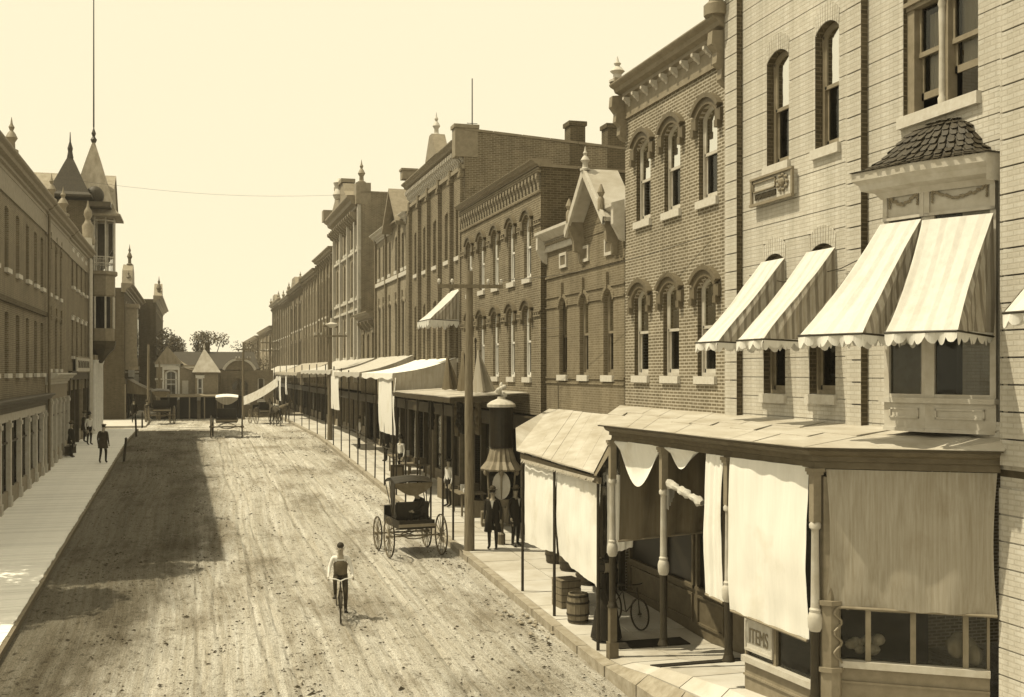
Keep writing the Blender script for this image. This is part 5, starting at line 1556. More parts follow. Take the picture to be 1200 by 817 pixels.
# corner oriel
ocx, ocy = 2.4, -.55
ori = MB(); ori.lathe(ocx,ocy,[(.08,6.7),(.45,7.2),(.85,7.6),(.95,7.9),(.95,8.1)],8,ph=.39); orl = ori.build('oriel', M['trim_dark'], T)
q = MB(); q.lathe(ocx,ocy,[(.85,8.1),(.85,8.9)],8,ph=.39); q.build('oriel_wall', M['trim'], orl); q = MB(); q.lathe(ocx,ocy,[(.82,10.9),(.9,11.0),(.9,12.2),(1.05,12.3),(1.05,12.5)],8,ph=.39); q.build('oriel_wall', M['trim'], orl)
for i in range(8):
    a = .39+math.pi*2*i/8
    q = MB(); q.tube((ocx+.82*math.cos(a),ocy+.82*math.sin(a),8.9),(ocx+.82*math.cos(a),ocy+.82*math.sin(a),10.9),.07,n=6); q.build('post', M['trim_light'], orl)
    q = MB(); q.tube((ocx+.86*math.cos(a),ocy+.86*math.sin(a),12.5),(ocx+.86*math.cos(a),ocy+.86*math.sin(a),16.3),.06,n=6); q.build('post', M['trim_light'], orl)
q = MB()
for z in (13.0,13.4,15.7):
    for i in range(8):
        a = .39+math.pi*2*i/8; b_ = a+math.pi/4
        q.tube((ocx+.86*math.cos(a),ocy+.86*math.sin(a),z),(ocx+.86*math.cos(b_),ocy+.86*math.sin(b_),z),.04,n=5)
for i in range(24):
    a = math.pi*2*i/24; q.tube((ocx+.84*math.cos(a),ocy+.84*math.sin(a),12.5),(ocx+.84*math.cos(a),ocy+.84*math.sin(a),13.4),.02,n=4)
q.build('balustrade', M['trim_light'], orl)
q = MB(); q.lathe(ocx,ocy,[(.55,8.1),(.55,10.9)],8); q.build('room_wall', M['dark'], orl)
# roofs: main hip with gable, tall pyramid turret, slim spire
def pyr(parent, name, cx, cy, hx, hy, zb, zt, mat, flare=.25):
    n_ = 6
    q = MB(); q.box(cx-hx-flare,cx+hx+flare,cy-hy-flare,cy+hy+flare,zb-.12,zb); 
    pf = [(1+flare/max(hx,hy),0),(1.0,.07),(.62,.42),(.3,.74),(.02,1)]
    for (s0,t0),(s1,t1) in zip(pf,pf[1:]):
        z0, z1 = lerp(zb,zt,t0), lerp(zb,zt,t1)
        c0 = [(cx-hx*s0,cy-hy*s0,z0),(cx+hx*s0,cy-hy*s0,z0),(cx+hx*s0,cy+hy*s0,z0),(cx-hx*s0,cy+hy*s0,z0)]
        c1 = [(cx-hx*s1,cy-hy*s1,z1),(cx+hx*s1,cy-hy*s1,z1),(cx+hx*s1,cy+hy*s1,z1),(cx-hx*s1,cy+hy*s1,z1)]
        for i in range(4): q.quad(c0[i],c0[(i+1)%4],c1[(i+1)%4],c1[i])
    return q.build(name, M[mat], parent)
q = MB(); q.box(ocx-1.5,ocx+1.5,-1.2,1.6,14.0,16.5); 
pyr(T, 'turret_roof', 2.6, -.1, 1.55, 1.35, 16.0, 20.9, 'shingle', .35)
q = MB(); q.lathe(2.6,-.1,[(.12,20.7),(.2,20.9),(.08,21.1),(.14,21.3),(.04,21.6),(.03,21.9)],8); q.build('spire_finial', M['iron'], T)
pyr(T, 'turret_roof', .6, 1.1, 1.15, 1.15, 16.9, 19.6, 'slate', .2)
q = MB(); q.lathe(.6,1.1,[(.2,19.3),(.13,19.7),(.16,19.9),(.05,20.3),(.02,20.9)],8); q.build('spire_finial', M['iron'], T)
q = MB(); q.add([(1.0,-1.3,16.62),(TL+.5,-1.3,16.62),(4.9,-1.3,19.05),(1.0,9,16.62),(TL+.5,9,16.62),(4.9,9,19.05)],[(0,2,5,3),(1,4,5,2)]); q.build('roof', M['shingle'], T)
q = MB(); q.add([(1.2,-1.2,16.62),(TL+.3,-1.2,16.62),(4.9,-1.2,18.95)],[(0,1,2)]); q.build('gable', M['shingle'], T)
q = MB(); q.box(TL-2.4,TL,-1.1,.0,14.2,16.7); q.build('gable_wall', M['trim_dark'], T)
q = MB(); q.prof_x([(0,14.2),(-1.1,14.2),(-.6,13.3),(0,12.6)],TL-2.4,TL-2.2); q.prof_x([(0,14.2),(-1.1,14.2),(-.6,13.3),(0,12.6)],TL-.2,TL); q.build('gable_brace', M['trim_dark'], T)
q = MB(); q.ell((.9,-.3,17.1),(.5,.55,.6),12,8); q.build('dome_knob', M['slate'], T, smooth=True)
q = MB(); q.tube((-6.0,75.1,21.7),(-6.0,75.1,36),.05,.02,6); tag(q.build('flagpole', M['iron']), 'very tall thin flagpole rising from the turret spire on the left', 'flagpole')

# ------------------------------------------------------------------ beyond the side street on the left
def far_left(name, label, x, y0, y1, zt, mat, gable=True, depth=12):
    B = thing(name, label, 'building', (x,y0,0), math.pi/2, 'buildings beyond the side street on the left')
    L = y1-y0; n_ = max(2,int(L/3)); ops = []
    for i in range(n_):
        for z0,z1 in ((6.2,8.6),(9.8,zt-1.6)): ops.append((L*(i+.5)/n_-.5,L*(i+.5)/n_+.5,z0,z1,.1))
    mb = MB(); wall_face(mb,0,L,2,zt-.5,ops,0,.2); mb.build('wall', M[mat], B)
    for o in ops: window(B,*o[:4],o[4],.2,sash='trim',hood='flat',hood_mat='trim')
    shell(B, L, 2, zt, depth, mat, inner=.9); cornice(B,-.3,L,zt-.7,zt,.7,'trim')
    shop_front(B, L, 2.2, 5.6, n_, seed=int(y0))
    return B, L
B, L = far_left('corner_store', 'unlit brick corner store with bay front and crested roof, first beyond the side street', -5.25, 95, 120, 13.3, 'brick_dark')
q = MB(); q.box(1.0,3.4,-.9,0,6.6,11.4); q.box(.8,3.6,-1.05,0,11.4,11.7); q.box(.8,3.6,-1.0,0,6.3,6.6); b1 = q.build('bay', M['trim'], B)
q = MB(); q.box(1.3,3.1,-.93,-.9,7.3,10.6); q.build('bay_window', M['trim_dark'], b1)
for i in range(2):
    q = MB(); q.quad((1.35+i*.9,-.94,7.4),(2.1+i*.9,-.94,7.4),(2.1+i*.9,-.94,10.5),(1.35+i*.9,-.94,10.5)); q.build('pane', M['glass'], b1)
q = MB(); q.ext_y([(-.3,13.2),(3.8,13.2),(3.2,14.4),(1.8,15.0),(.4,14.4)],-.6,.2); q.build('pediment', M['trim'], B)
finial(B, 1.8, -.3, 14.9, 1.8, .25, 'trim_dk2'); finial(B, .1, -.3, 13.4, 1.0, .2, 'trim_dk2'); finial(B, 3.7, -.3, 13.4, 1.0, .2, 'trim_dk2')
q = MB(); q.box(-.02,-.10,1.0,2.2,4.6,7.2)
for a,b_ in ((1.2,2.4),(4.2,5.4)):
    q = MB(); q.box(-.06,0,a,b_,9.2,11.4); q.build('window_shutter', M['trim'], B)
B, L = far_left('spired_store', 'narrow dark building with two slim spires behind the corner store', -3.6, 120.5, 150, 14.0, 'brick_dark')
finial(B, .6, -.3, 13.9, 2.2, .32, 'trim_dk2'); finial(B, 4, -.3, 13.9, 1.2, .2, 'trim_dk2')
q = MB(); q.ext_y([(-.3,13.9),(4.5,13.9),(2.1,15.4)],-.6,.2); q.build('pediment', M['trim'], B)

# ------------------------------------------------------------------ buildings closing the end of the street
def end_house(name, label, x0, x1, y, zt, mat, z0=2.1, depth=8, ops=()):
    B = thing(name, label, 'house', (x0,y,0), 0, 'houses closing the far end of the street')
    L = x1-x0
    mb = MB(); wall_face(mb,0,L,z0,zt,list(ops),0,.15); mb.quad((L,0,z0),(L,depth,z0),(L,depth,zt),(L,0,zt)); mb.quad((0,depth,z0),(0,0,z0),(0,0,zt),(0,depth,zt)); 
    mb.quad((0,.8,z0),(L,.8,z0),(L,.8,zt),(0,.8,zt))
    mb.build('wall', M[mat], B)
    return B, L
B, L = end_house('arched_window_house', 'gabled house with big white-framed arched window and bright trim at the street end', -2.9, .25, 98, 6.7, 'trim', ops=[(.7,1.7,3.9,6.3,.25)])
window(B, .7, 1.7, 3.9, 6.3, .25, .15, style='four', sash='trim_white', hood='flat', hood_mat='trim_white', frame=.12)
for a,b_ in ((.5,.64),(1.76,1.9)):
    q = MB(); q.box(a,b_,-.05,0,3.8,6.6); q.build('casing', M['trim_white'], B)
q = MB(); q.box(.66,1.74,-.03,0,5.45,5.52); q.box(1.95,3.1,-.03,.0,6.45,6.6); q.box(2.1,2.6,-.04,0,3.9,5.4); q.build('trim_board', M['trim_light'], B)
q = MB(); q.box(-.1,1.95,-.1,0,6.55,6.95); q.build('frieze_board', M['trim_white'], B)
q = MB(); q.add([(-.2,-.3,6.8),(2.2,-.3,6.8),(.9,-.3,8.3),(-.2,5,6.8),(2.2,5,6.8),(.9,5,8.3)],[(0,1,2),(0,2,5,3),(1,4,5,2)]); q.build('gable_roof', M['shingle'], B)
q = MB(); q.add([(1.6,-.2,6.7),(3.5,-.2,6.1),(3.5,6,6.1),(1.0,3.0,7.7)],[(0,1,3),(1,2,3)]); q.build('lean_roof', M['tin_mid'], B)
B, L = end_house('turret_house', 'little pavilion house with pale pyramid roof and light corner window at the street end', .25, 2.15, 97, 6.15, 'trim', ops=[(.15,.65,3.9,5.6,0)])
window(B, .15, .65, 3.9, 5.6, 0, .15, sash='trim_white', hood='flat', hood_mat='trim_white', frame=.08)
q = MB(); q.add([(-.25,-.3,6.1),(2.1,-.3,6.1),(2.1,2.3,6.1),(-.25,2.3,6.1),(.75,.9,8.15)],[(0,1,4),(1,2,4),(2,3,4),(3,0,4)]); q.build('pyramid_roof', M['tin'], B)
q = MB(); q.lathe(.75,.9,[(.06,8.1),(.1,8.2),(.01,8.6)],6); q.build('finial', M['trim_light'], B)
B, L = end_house('long_roofed_house', 'long low house with dark slate roof behind the pavilion', -1.0, 5.6, 104, 6.4, 'brick_b', ops=[(1.2+i*1.3,1.8+i*1.3,4.2,5.8,0) for i in range(4)])
q = MB(); q.add([(-1.2,-.3,6.4),(L+.3,-.3,6.4),(L+.3,7,6.4),(-1.2,7,6.4),(-.6,3.2,8.0),(L,3.2,8.0)],[(0,1,5,4),(1,2,5),(2,3,4,5),(3,0,4)]); q.build('roof', M['slate'], B)
q = MB(); q.box(2.0,2.6,3,3.6,7.6,8.9); q.build('chimney', M['brick_dark'], B)
B, L = end_house('arched_gable_store', 'brick store with curved pale gable and big round arch at the street end', 2.25, 6.9, 100, 6.3, 'brick_b', ops=[(1.0,2.6,3.4,5.6,.7),(3.3,3.9,3.6,5.6,.1)])
window(B,1.0,2.6,3.4,5.6,.7,.15,sash='trim',frame=.1); window(B,3.3,3.9,3.6,5.6,.1,.15)
q = MB()
po = arc(.3,3.2,7.35,1.0,12); pi = arc(.5,3.0,7.15,.9,12)
for i in range(12):
    a_,b_,c_,d_ = po[i],po[i+1],pi[i+1],pi[i]
    q.add([(a_[0],-.1,a_[1]),(b_[0],-.1,b_[1]),(c_[0],-.1,c_[1]),(d_[0],-.1,d_[1]),(a_[0],.2,a_[1]),(b_[0],.2,b_[1]),(c_[0],.2,c_[1]),(d_[0],.2,d_[1])],[(0,1,2,3),(0,4,5,1),(3,2,6,7)])
q.build('arched_coping', M['stone'], B)
q = MB(); q.poly([(.4,0,6.3)]+[(p[0],0,p[1]) for p in pi]+[(3.1,0,6.3)]); q.build('gable', M['brick_b'], B)
# dark ground floor canopy across the end houses
cn = thing('end_canopy', 'low unlit porch canopy running along the ground floors of the end houses', 'canopy')
q = MB(); q.slab([(-2.9,95.9,4.15),(2.6,95.9,4.15),(2.6,96.9,4.3),(-2.9,96.9,4.3)],.12); q.build('roof', M['tin_mid'], cn)
for x in (-2.8,-.2,1.0,2.5):
    q = MB(); q.tube((x,96.0,2.1),(x,96.0,4.1),.05,n=6); q.build('post', M['trim'], cn)
for (a,b_) in ((-2.6,-1.2),(-1.0,.4),(.7,2.0),(2.4,4.2)):
    q = MB(); q.box(a,b_,96.85,96.95,2.2,4.1); q.build('shop_opening', M['dark'], cn)
q = MB()
for i in range(8):
    for j in range(4):
        def T_(u,v): return (lerp(4.1,6.6,u), lerp(94.5,91,u)-v*0.6, 4.1+1.6*u-.7*v-.15*math.sin(math.pi*u))
        q.quad(T_(i/8,j/4),T_((i+1)/8,j/4),T_((i+1)/8,(j+1)/4),T_(i/8,(j+1)/4))
tag(q.build('stretched_canvas', M['canvas_grey'], smooth=True), 'long white canvas stretched up from the far canopy toward the right row', 'canvas')
# details on the far left fronts
for (x,y0,y1,z0,z1,m_,nm,lb) in ((-5.2,99.5,104,5.7,6.4,'trim_white','shop_sign','small white sign board on the corner store beyond the side street'),(-5.15,106,111,5.2,5.9,'trim_light','shop_sign','pale sign board farther along the corner store'),(-3.5,122,127,5.6,6.3,'trim_white','shop_sign','white sign board on the spired store')):
    q = MB(); q.box(x,x+.5,y0,y0+.12,z0,z1); q.box(x,x+.12,y0+.12,y1,z0,z1); tag(q.build(nm, M[m_]), lb, 'sign')
big_awning('small canvas awning on the corner store beyond the side street', 97, 104, 5.6, 4.6, xe=-3.2, xw=-5.2, side=True, drop=.4, mat='canvas_old', side_mat='canvas_dark')
q = MB(); q.box(-8.4,-5.4,94.86,94.99,9.6,12.0)
for i in range(12): q.box(-8.4,-5.4,94.82,94.86,9.6+i*.2,9.6+i*.2+.16)
# trees behind
def tree(name, label, x, y, z0, zt, r, seed, dens=900):
    rr = random.Random(seed); root = thing(name, label, 'tree', (x,y,z0), 0, 'trees behind the end houses')
    q = MB(); h = zt-z0
    q.tube((0,0,0),(.1,0,h*.5),.28,.18,8)
    cl = []
    for i in range(9):
        a = rr.uniform(0,6.28); e = Vector((math.cos(a)*r*rr.uniform(.3,.8), math.sin(a)*r*rr.uniform(.3,.8), h*rr.uniform(.6,.93)))
        q.tube((.05,0,h*rr.uniform(.3,.5)), tuple(e), .09, .03, 5); cl.append((e, r*rr.uniform(.28,.45)))
    cl.append((Vector((0,0,h*.92)), r*.4))
    q.build('trunk', M['bark'], root)
    q = MB()
    for i in range(dens*3):
        c_, cr = cl[rr.randrange(len(cl))]
        d = Vector((rr.gauss(0,1),rr.gauss(0,1),rr.gauss(0,1))).normalized()*cr*rr.random()**.4
        p = c_+d; s_ = rr.uniform(.07,.16)
        u = Vector((rr.uniform(-1,1),rr.uniform(-1,1),rr.uniform(-1,1))).normalized(); v = u.orthogonal().normalized()
        q.add([tuple(p-u*s_),tuple(p+v*s_*.6),tuple(p+u*s_),tuple(p-v*s_*.6)],[(0,1,2,3)])
    q.build('crown', M['foliage'], root)
tree('leafy_tree', 'full leafy tree rising behind the arched-window house', -2.6, 122, 2, 10.3, 2.9, 1, 1300)
tree('leafy_tree', 'airy round tree rising behind the pavilion roof', 1.8, 124, 2, 10.4, 2.2, 2, 700)
tree('leafy_tree', 'faint low tree beyond the curved gable near the right row', 6.6, 132, 2, 9.4, 2.4, 3, 350)
q = MB(); q.add([(1.5,150,2),(14,150,2),(14,150,9.5),(8,150,11),(1.5,150,8)],[(0,1,2,3,4)])

tree('added_shade_tree', 'added leafy tree out of view on the left, casting shade on the road', -8.9, 32.0, .9, 13.2, 3.4, 11, 3600)  # unseen trees added to throw mottled shade on the lower-left road
tree('added_shade_tree', 'smaller added tree out of view nearest the camera on the left, shading the road', -8.6, 28.2, .8, 11.4, 2.9, 12, 2800)
# ================================================================== people
def skin_mesh(verts, edges, mats, zone, sub=1):
    """verts: (x,y,z,r); grows one continuous body mesh with the Skin modifier"""
    me = bpy.data.meshes.new('body_tmp')
    me.from_pydata([v[:3] for v in verts], edges, [])
    o = bpy.data.objects.new('body_tmp', me); col.objects.link(o)
    sm = o.modifiers.new('skin','SKIN'); sm.use_smooth_shade = True
    lay = me.skin_vertices[0].data
    for i, v in enumerate(verts):
        r = v[3]; r = r if isinstance(r, tuple) else (r, r)
        lay[i].radius = r; lay[i].use_root = (i == 0)
    ss = o.modifiers.new('sub','SUBSURF'); ss.levels = sub; ss.render_levels = sub
    dg = bpy.context.evaluated_depsgraph_get(); dg.update()
    ev = o.evaluated_get(dg)
    nm = bpy.data.meshes.new_from_object(ev)
    bpy.data.objects.remove(o); bpy.data.meshes.remove(me)
    nm.materials.clear()
    for m in mats: nm.materials.append(M[m])
    vs = [Vector(v[:3]) for v in verts]
    for p in nm.polygons:
        c = p.center; k = min(range(len(vs)), key=lambda i: (vs[i]-c).length)
        p.material_index = zone[k]; p.use_smooth = True
    return nm

def person(name, label, loc, rotz, h=1.74, pose=None, top='cloth_dark', legs='cloth_dark', hat=None, coat=None, skirt=None, group=None, hair=True, vest=None):
    """front is local -y"""
    P = dict(pel=(0,0,.93), sp=(0,-.005,1.10), ch=(0,0,1.30), nk=(0,0,1.49), hb=(0,-.01,1.575), ht=(0,-.015,1.67),
             sL=(-.17,0,1.42), eL=(-.23,.03,1.14), wL=(-.24,-.05,.90), sR=(.17,0,1.42), eR=(.23,.03,1.14), wR=(.24,-.05,.90),
             hL=(-.09,0,.90), kL=(-.10,-.02,.49), aL=(-.10,.02,.09), tL=(-.12,-.15,.035), hR=(.09,0,.90), kR=(.10,-.02,.49), aR=(.10,.02,.09), tR=(.12,-.15,.035))
    if pose: P.update(pose)
    s_ = h/1.76
    names = ['pel','sp','ch','nk','hb','ht','sL','eL','wL','sR','eR','wR','hL','kL','aL','tL','hR','kR','aR','tR']
    rad = dict(pel=(.15,.11),sp=(.135,.10),ch=(.155,.11),nk=.055,hb=(.075,.085),ht=(.078,.092),sL=.065,eL=.045,wL=.028,sR=.065,eR=.045,wR=.028,hL=.09,kL=.062,aL=.042,tL=.038,hR=.09,kR=.062,aR=.042,tR=.038)
    # zone: 0 skin 1 top 2 legs 3 shoes
    zn = dict(pel=2,sp=1,ch=1,nk=0,hb=0,ht=0,sL=1,eL=1,wL=1,sR=1,eR=1,wR=1,hL=2,kL=2,aL=2,tL=3,hR=2,kR=2,aR=2,tR=3)
    V = [(*P[n_], rad[n_]) for n_ in names]; idx = {n_:i for i,n_ in enumerate(names)}
    E_l = [('pel','sp'),('sp','ch'),('ch','nk'),('nk','hb'),('hb','ht'),('ch','sL'),('sL','eL'),('eL','wL'),('ch','sR'),('sR','eR'),('eR','wR'),('pel','hL'),('hL','kL'),('kL','aL'),('aL','tL'),('pel','hR'),('hR','kR'),('kR','aR'),('aR','tR')]
    E_l = [(idx[a],idx[b]) for a,b in E_l]; Z = [zn[n_] for n_ in names]
    # hands: palm, four curled fingers, thumb from the side of the palm
    for sd in ('L','R'):
        w_ = Vector(P['w'+sd]); e_ = Vector(P['e'+sd]); d = (w_-e_).normalized()
        sg_ = -1 if sd=='L' else 1
        side_ = d.cross(Vector((0,-1,0.2))).normalized()
        fwd = side_.cross(d).normalized()
        palm = w_+d*.07
        V.append((*palm,(.032,.02))); Z.append(0); E_l.append((idx['w'+sd],len(V)-1)); pi_ = len(V)-1
        for k,(ln,off_) in enumerate(((.06,-.024),(.068,-.008),(.064,.008),(.05,.023))):
            b0 = palm+side_*off_+d*.03; b1 = b0+d*ln*.6+fwd*.012; b2 = b1+d*ln*.35+fwd*.03
            V += [(*b0,.009),(*b1,.0085),(*b2,.007)]; Z += [0,0,0]; n0 = len(V)
            E_l += [(pi_,n0-3),(n0-3,n0-2),(n0-2,n0-1)]
        t0 = palm-side_*.0*sg_+fwd*.03; t1 = t0+d*.03+fwd*.02
        V += [(*t0,.011),(*t1,.009)]; Z += [0,0]; n0 = len(V); E_l += [(pi_,n0-2),(n0-2,n0-1)]
    nm = skin_mesh(V, E_l, ['skin',top,legs,'black'], Z)
    root = put(name, nm, None, loc, rotz); root.scale = (s_,s_,s_)
    tag(root, label, 'person', group)
    hb = Vector(P['hb']); ht = Vector(P['ht']); up = (ht-hb).normalized(); c_ = (hb+ht)/2
    # face and ears
    q = MB(); f = c_+Vector((0,-.088,0))
    q.add([tuple(f+Vector((-.012,.01,-.015))),tuple(f+Vector((.012,.01,-.015))),tuple(f+Vector((0,.012,.03))),tuple(f+Vector((0,-.018,-.012)))],[(0,1,3),(1,2,3),(2,0,3)])
    for sx in (-1,1): q.ell(tuple(c_+Vector((sx*.082,0,-.005))),(.012,.02,.03),6,5)
    q.build('face', M['skin'], root, smooth=False)
    q = MB()
    for sx in (-1,1): q.ell(tuple(f+Vector((sx*.03,.012,.012))),(.012,.008,.006),6,4)
    q.box(f.x-.02,f.x+.02,f.y-.0,f.y+.02,f.z-.045,f.z-.039)
    q.build('eyes_and_mouth', M['cloth_dark'], root)
    if hair:
        q = MB(); q.ell(tuple(ht+Vector((0,.028,.022))),(.086,.090,.078),12,8); q.build('hair', M['hair'], root, smooth=True)
    if hat:
        kind, hm = hat; t_ = ht+Vector((0,0,.055)); q = MB()
        if kind == 'bowler': q.lathe(t_.x,t_.y,[(.145,t_.z-.01),(.15,t_.z),(.092,t_.z+.012),(.09,t_.z+.07),(.06,t_.z+.11),(.01,t_.z+.125)],14)
        elif kind == 'straw': q.lathe(t_.x,t_.y,[(.17,t_.z),(.17,t_.z+.01),(.09,t_.z+.014),(.088,t_.z+.09),(.01,t_.z+.092)],14)
        elif kind == 'cap': q.lathe(t_.x,t_.y,[(.10,t_.z-.01),(.115,t_.z+.02),(.08,t_.z+.05),(.01,t_.z+.055)],12); q.box(t_.x-.05,t_.x+.05,t_.y-.15,t_.y-.08,t_.z-.01,t_.z)
        q.build('hat', M[hm], root, smooth=True)
    sp_, pl = Vector(P['sp']), Vector(P['pel'])
    if coat:
        q = MB(); n_ = 16
        rings = [(Vector(P['ch'])+Vector((0,0,.10)),.17,.12),(Vector(P['ch'])-Vector((0,0,.06)),.205,.15),(sp_,.18,.14),(pl,.20,.16),(pl-Vector((0,0,.25)),.23,.18)]
        if coat[1]: rings.append((pl-Vector((0,0,coat[1])),.26,.21))
        for cc, rx, ry in rings:
            for i in range(n_):
                a = 2*math.pi*i/n_; q.v.append((cc.x+rx*math.cos(a), cc.y+ry*math.sin(a)*(1.0), cc.z))
        for k in range(len(rings)-1):
            for i in range(n_):
                if k >= 2 and i == 12 and len(rings) > 4: continue
                j = (i+1)%n_; q.f.append((k*n_+i,k*n_+j,(k+1)*n_+j,(k+1)*n_+i)); q.m.append(0)
        q.build('coat', M[coat[0]], root, smooth=True)
    if vest:
        cc = Vector(P['ch']); q = MB()
        q.add([(-.05,cc.y-.155,cc.z+.12),(.05,cc.y-.155,cc.z+.12),(0,cc.y-.165,cc.z-.12)],[(0,1,2)]); q.build('shirt_front', M['cloth_white'], root)
    if skirt:
        q = MB(); n_ = 20; prof = [(.14,1.08),(.17,.95),(.24,.6),(.33,.05)]
        for r_, z_ in prof:
            for i in range(n_):
                a = 2*math.pi*i/n_; rr = r_*(1+.05*math.sin(a*5)); q.v.append((rr*math.cos(a), rr*math.sin(a)+.03, z_))
        for k in range(len(prof)-1):
            for i in range(n_): j=(i+1)%n_; q.f.append((k*n_+i,k*n_+j,(k+1)*n_+j,(k+1)*n_+i)); q.m.append(0)
        q.build('skirt', M[skirt], root, smooth=True)
    return root

def gp(x, y, side=None):
    if x > 7.24: return walk(x,y)
    if x < -3.5: return gz(y)+.147
    return gz(y)

toward = math.atan2(3.1, -24.1)  # not used for placement
person('person', 'man in long dark frock coat and hat standing on the walk beside the telegraph pole', (8.20,30.4,gp(8.2,30.4)), R(-22), 1.72,
       top='cloth_black', legs='cloth_black', coat=('cloth_black',.42), hat=('bowler','cloth_dark'), vest=True, group='people on the street')
person('person', 'second man in dark suit, right of the frock-coated man under the show lantern', (8.93,30.6,gp(8.9,30.6)), R(28), 1.72,
       pose=dict(eR=(.27,-.03,1.18),wR=(.16,-.16,1.02)), top='cloth_black', legs='cloth_black', coat=('cloth_black',0), hat=('straw','cloth_mid'), vest=True, group='people on the street')
person('person', 'man in dark jacket seen from behind, walking away on the left boardwalk', (-3.95,54.5,gp(-3.9,54.5)), R(165), 1.80,
       pose=dict(kL=(-.10,-.10,.50),aL=(-.10,-.06,.09),tL=(-.11,-.22,.04),kR=(.10,.0,.49),aR=(.10,.16,.12),tR=(.11,.02,.03),ch=(0,-.03,1.30),nk=(0,-.06,1.48),hb=(0,-.09,1.57),ht=(0,-.11,1.66)),
       top='cloth_dark', legs='cloth_black', coat=('cloth_dark',0), hat=('cap','cloth_mid'), group='people on the street')
person('person', 'dark-coated figure standing half hidden by the nearest canopy post', (7.98,20.75,gp(7.98,20.75)+.0), R(60), 1.66,
       top='cloth_black', legs='cloth_black', skirt='cloth_black', coat=('cloth_black',0), hat=('bowler','cloth_black'), group='people on the street')
for i,(x,y,rz,lb,tp) in enumerate(((-5.6,57.3,80,'figure in dark clothes lounging by the left shop doors','cloth_black'),(-5.3,63.5,40,'man in shirt sleeves standing under the left shop sign','cloth_white'),(-5.7,65.2,100,'dark-suited man in the doorway under the left shop sign','cloth_dark'),
      (-4.2,88.0,10,'distant figure in dark clothes on the corner beyond the side street','cloth_black'),(-3.4,91.5,-20,'distant figure beside the wagon on the far left','cloth_dark'),(8.6,47.0,-60,'figure in white shirt among the awning posts','cloth_white'),(8.9,52.6,-80,'dark figure under the big drab-ended awning','cloth_black'),(8.7,38.2,-70,'shopkeeper in pale shirt and apron before the slotted-frieze building','cloth_white'),(8.5,58.6,-90,'small distant figure near the second street pole','cloth_white'))):
    person('person', lb, (x,y,gp(x,y)), R(rz), 1.72, top=tp, legs='cloth_black', coat=None if tp=='cloth_white' else (tp,0), hat=('bowler','cloth_black') if i%2 else ('straw','cloth_mid'), group='people on the street')

# ------------------------------------------------------------------ wheels
def wheel(parent, name, loc, r, nsp, mat='iron', axis='x', w_=.035, rim=.03, rot=None, tyre_mat=None):
    """wheel in the yz plane (axle along x)"""
    q = MB(); n_ = 28
    for (ri,ro,wd) in ((r-rim,r-.008,w_),):
        vs = []
        for i in range(n_):
            a = 2*math.pi*i/n_
            for rr, xx in ((ri,-wd/2),(ro,-wd/2),(ro,wd/2),(ri,wd/2)): vs.append((xx,rr*math.cos(a),rr*math.sin(a)))
        fs = []
        for i in range(n_):
            j = (i+1)%n_
            for k in range(4): fs.append((i*4+k,i*4+(k+1)%4,j*4+(k+1)%4,j*4+k))
        q.add(vs,fs)
    o = q.build(name, M[mat], parent, loc, 0, smooth=False)
    if rot: o.rotation_euler = rot
    q = MB(); vs=[]; fs=[]
    for i in range(n_):
        a = 2*math.pi*i/n_
        for rr, xx in ((r-.012,-w_/2-.002),(r,-w_/2-.002),(r,w_/2+.002),(r-.012,w_/2+.002)): vs.append((xx,rr*math.cos(a),rr*math.sin(a)))
    for i in range(n_):
        j=(i+1)%n_
        for k in range(4): fs.append((i*4+k,i*4+(k+1)%4,j*4+(k+1)%4,j*4+k))
    q.add(vs,fs); q.build('tyre', M[tyre_mat or 'iron'], o)
    q = MB()
    for i in range(nsp):
        a = 2*math.pi*i/nsp; t = .012 if nsp < 20 else .0025
        q.tube((0,.03*math.cos(a),.03*math.sin(a)),(0,(r-rim)*math.cos(a),(r-rim)*math.sin(a)),t,t*.8,5)
    q.tube((-.09 if nsp<20 else -.04,0,0),(.09 if nsp<20 else .04,0,0),.045 if nsp<20 else .02,n=10)
    q.build('spokes', M[mat], o)
    return o

# ------------------------------------------------------------------ bicycle and rider
bx_, by_ = 3.12, 24.35
bz = gz(by_)
bike = thing('bicycle', 'safety bicycle ridden toward the viewer in the middle of the street', 'bicycle', (bx_,by_,bz), R(-7))
# local: front is -y
wr = .33
wheel(bike,'front_wheel',(0,-.50,wr),wr,28,'iron',w_=.03,rim=.022); wheel(bike,'rear_wheel',(0,.50,wr),wr,28,'iron',w_=.03,rim=.022)
q = MB(); q.path([(0,-.50,wr),(0,-.42,.70),(0,-.40,.86)],.014); q.tube((0,-.41,.74),(0,.12,.70),.014); q.tube((0,-.42,.66),(0,0,.28),.015); q.tube((0,0,.28),(0,.16,.80),.014); q.tube((.05,.50,wr),(0,.13,.70),.009); q.tube((-.05,.50,wr),(0,.13,.70),.009); q.tube((.05,.50,wr),(.03,0,.28),.009); q.tube((-.05,.50,wr),(-.03,0,.28),.009)
q.tube((-.03,-.50,wr),(-.03,-.43,.68),.01); q.tube((.03,-.50,wr),(.03,-.43,.68),.01)
q.build('frame', M['iron'], bike)
q = MB(); q.path([(-.27,-.22,.90),(-.24,-.32,.93),(-.1,-.38,.92),(0,-.40,.88),(.1,-.38,.92),(.24,-.32,.93),(.27,-.22,.90)],.013); q.build('handlebar', M['trim_white'], bike)
q = MB(); q.ell((0,.17,.83),(.07,.12,.03),10,6); q.build('saddle', M['black'], bike)
q = MB(); q.tube((-.09,.0,.28),(.09,0,.28),.012); q.tube((.09,0,.28),(.09,.02,.12),.01); q.tube((-.09,0,.28),(-.09,-.02,.44),.01); q.box(.08,.17,-.02,.06,.10,.13); q.box(-.17,-.08,-.06,.02,.43,.46)
q.lathe(0,0,[(.01,0)],3) if False else None
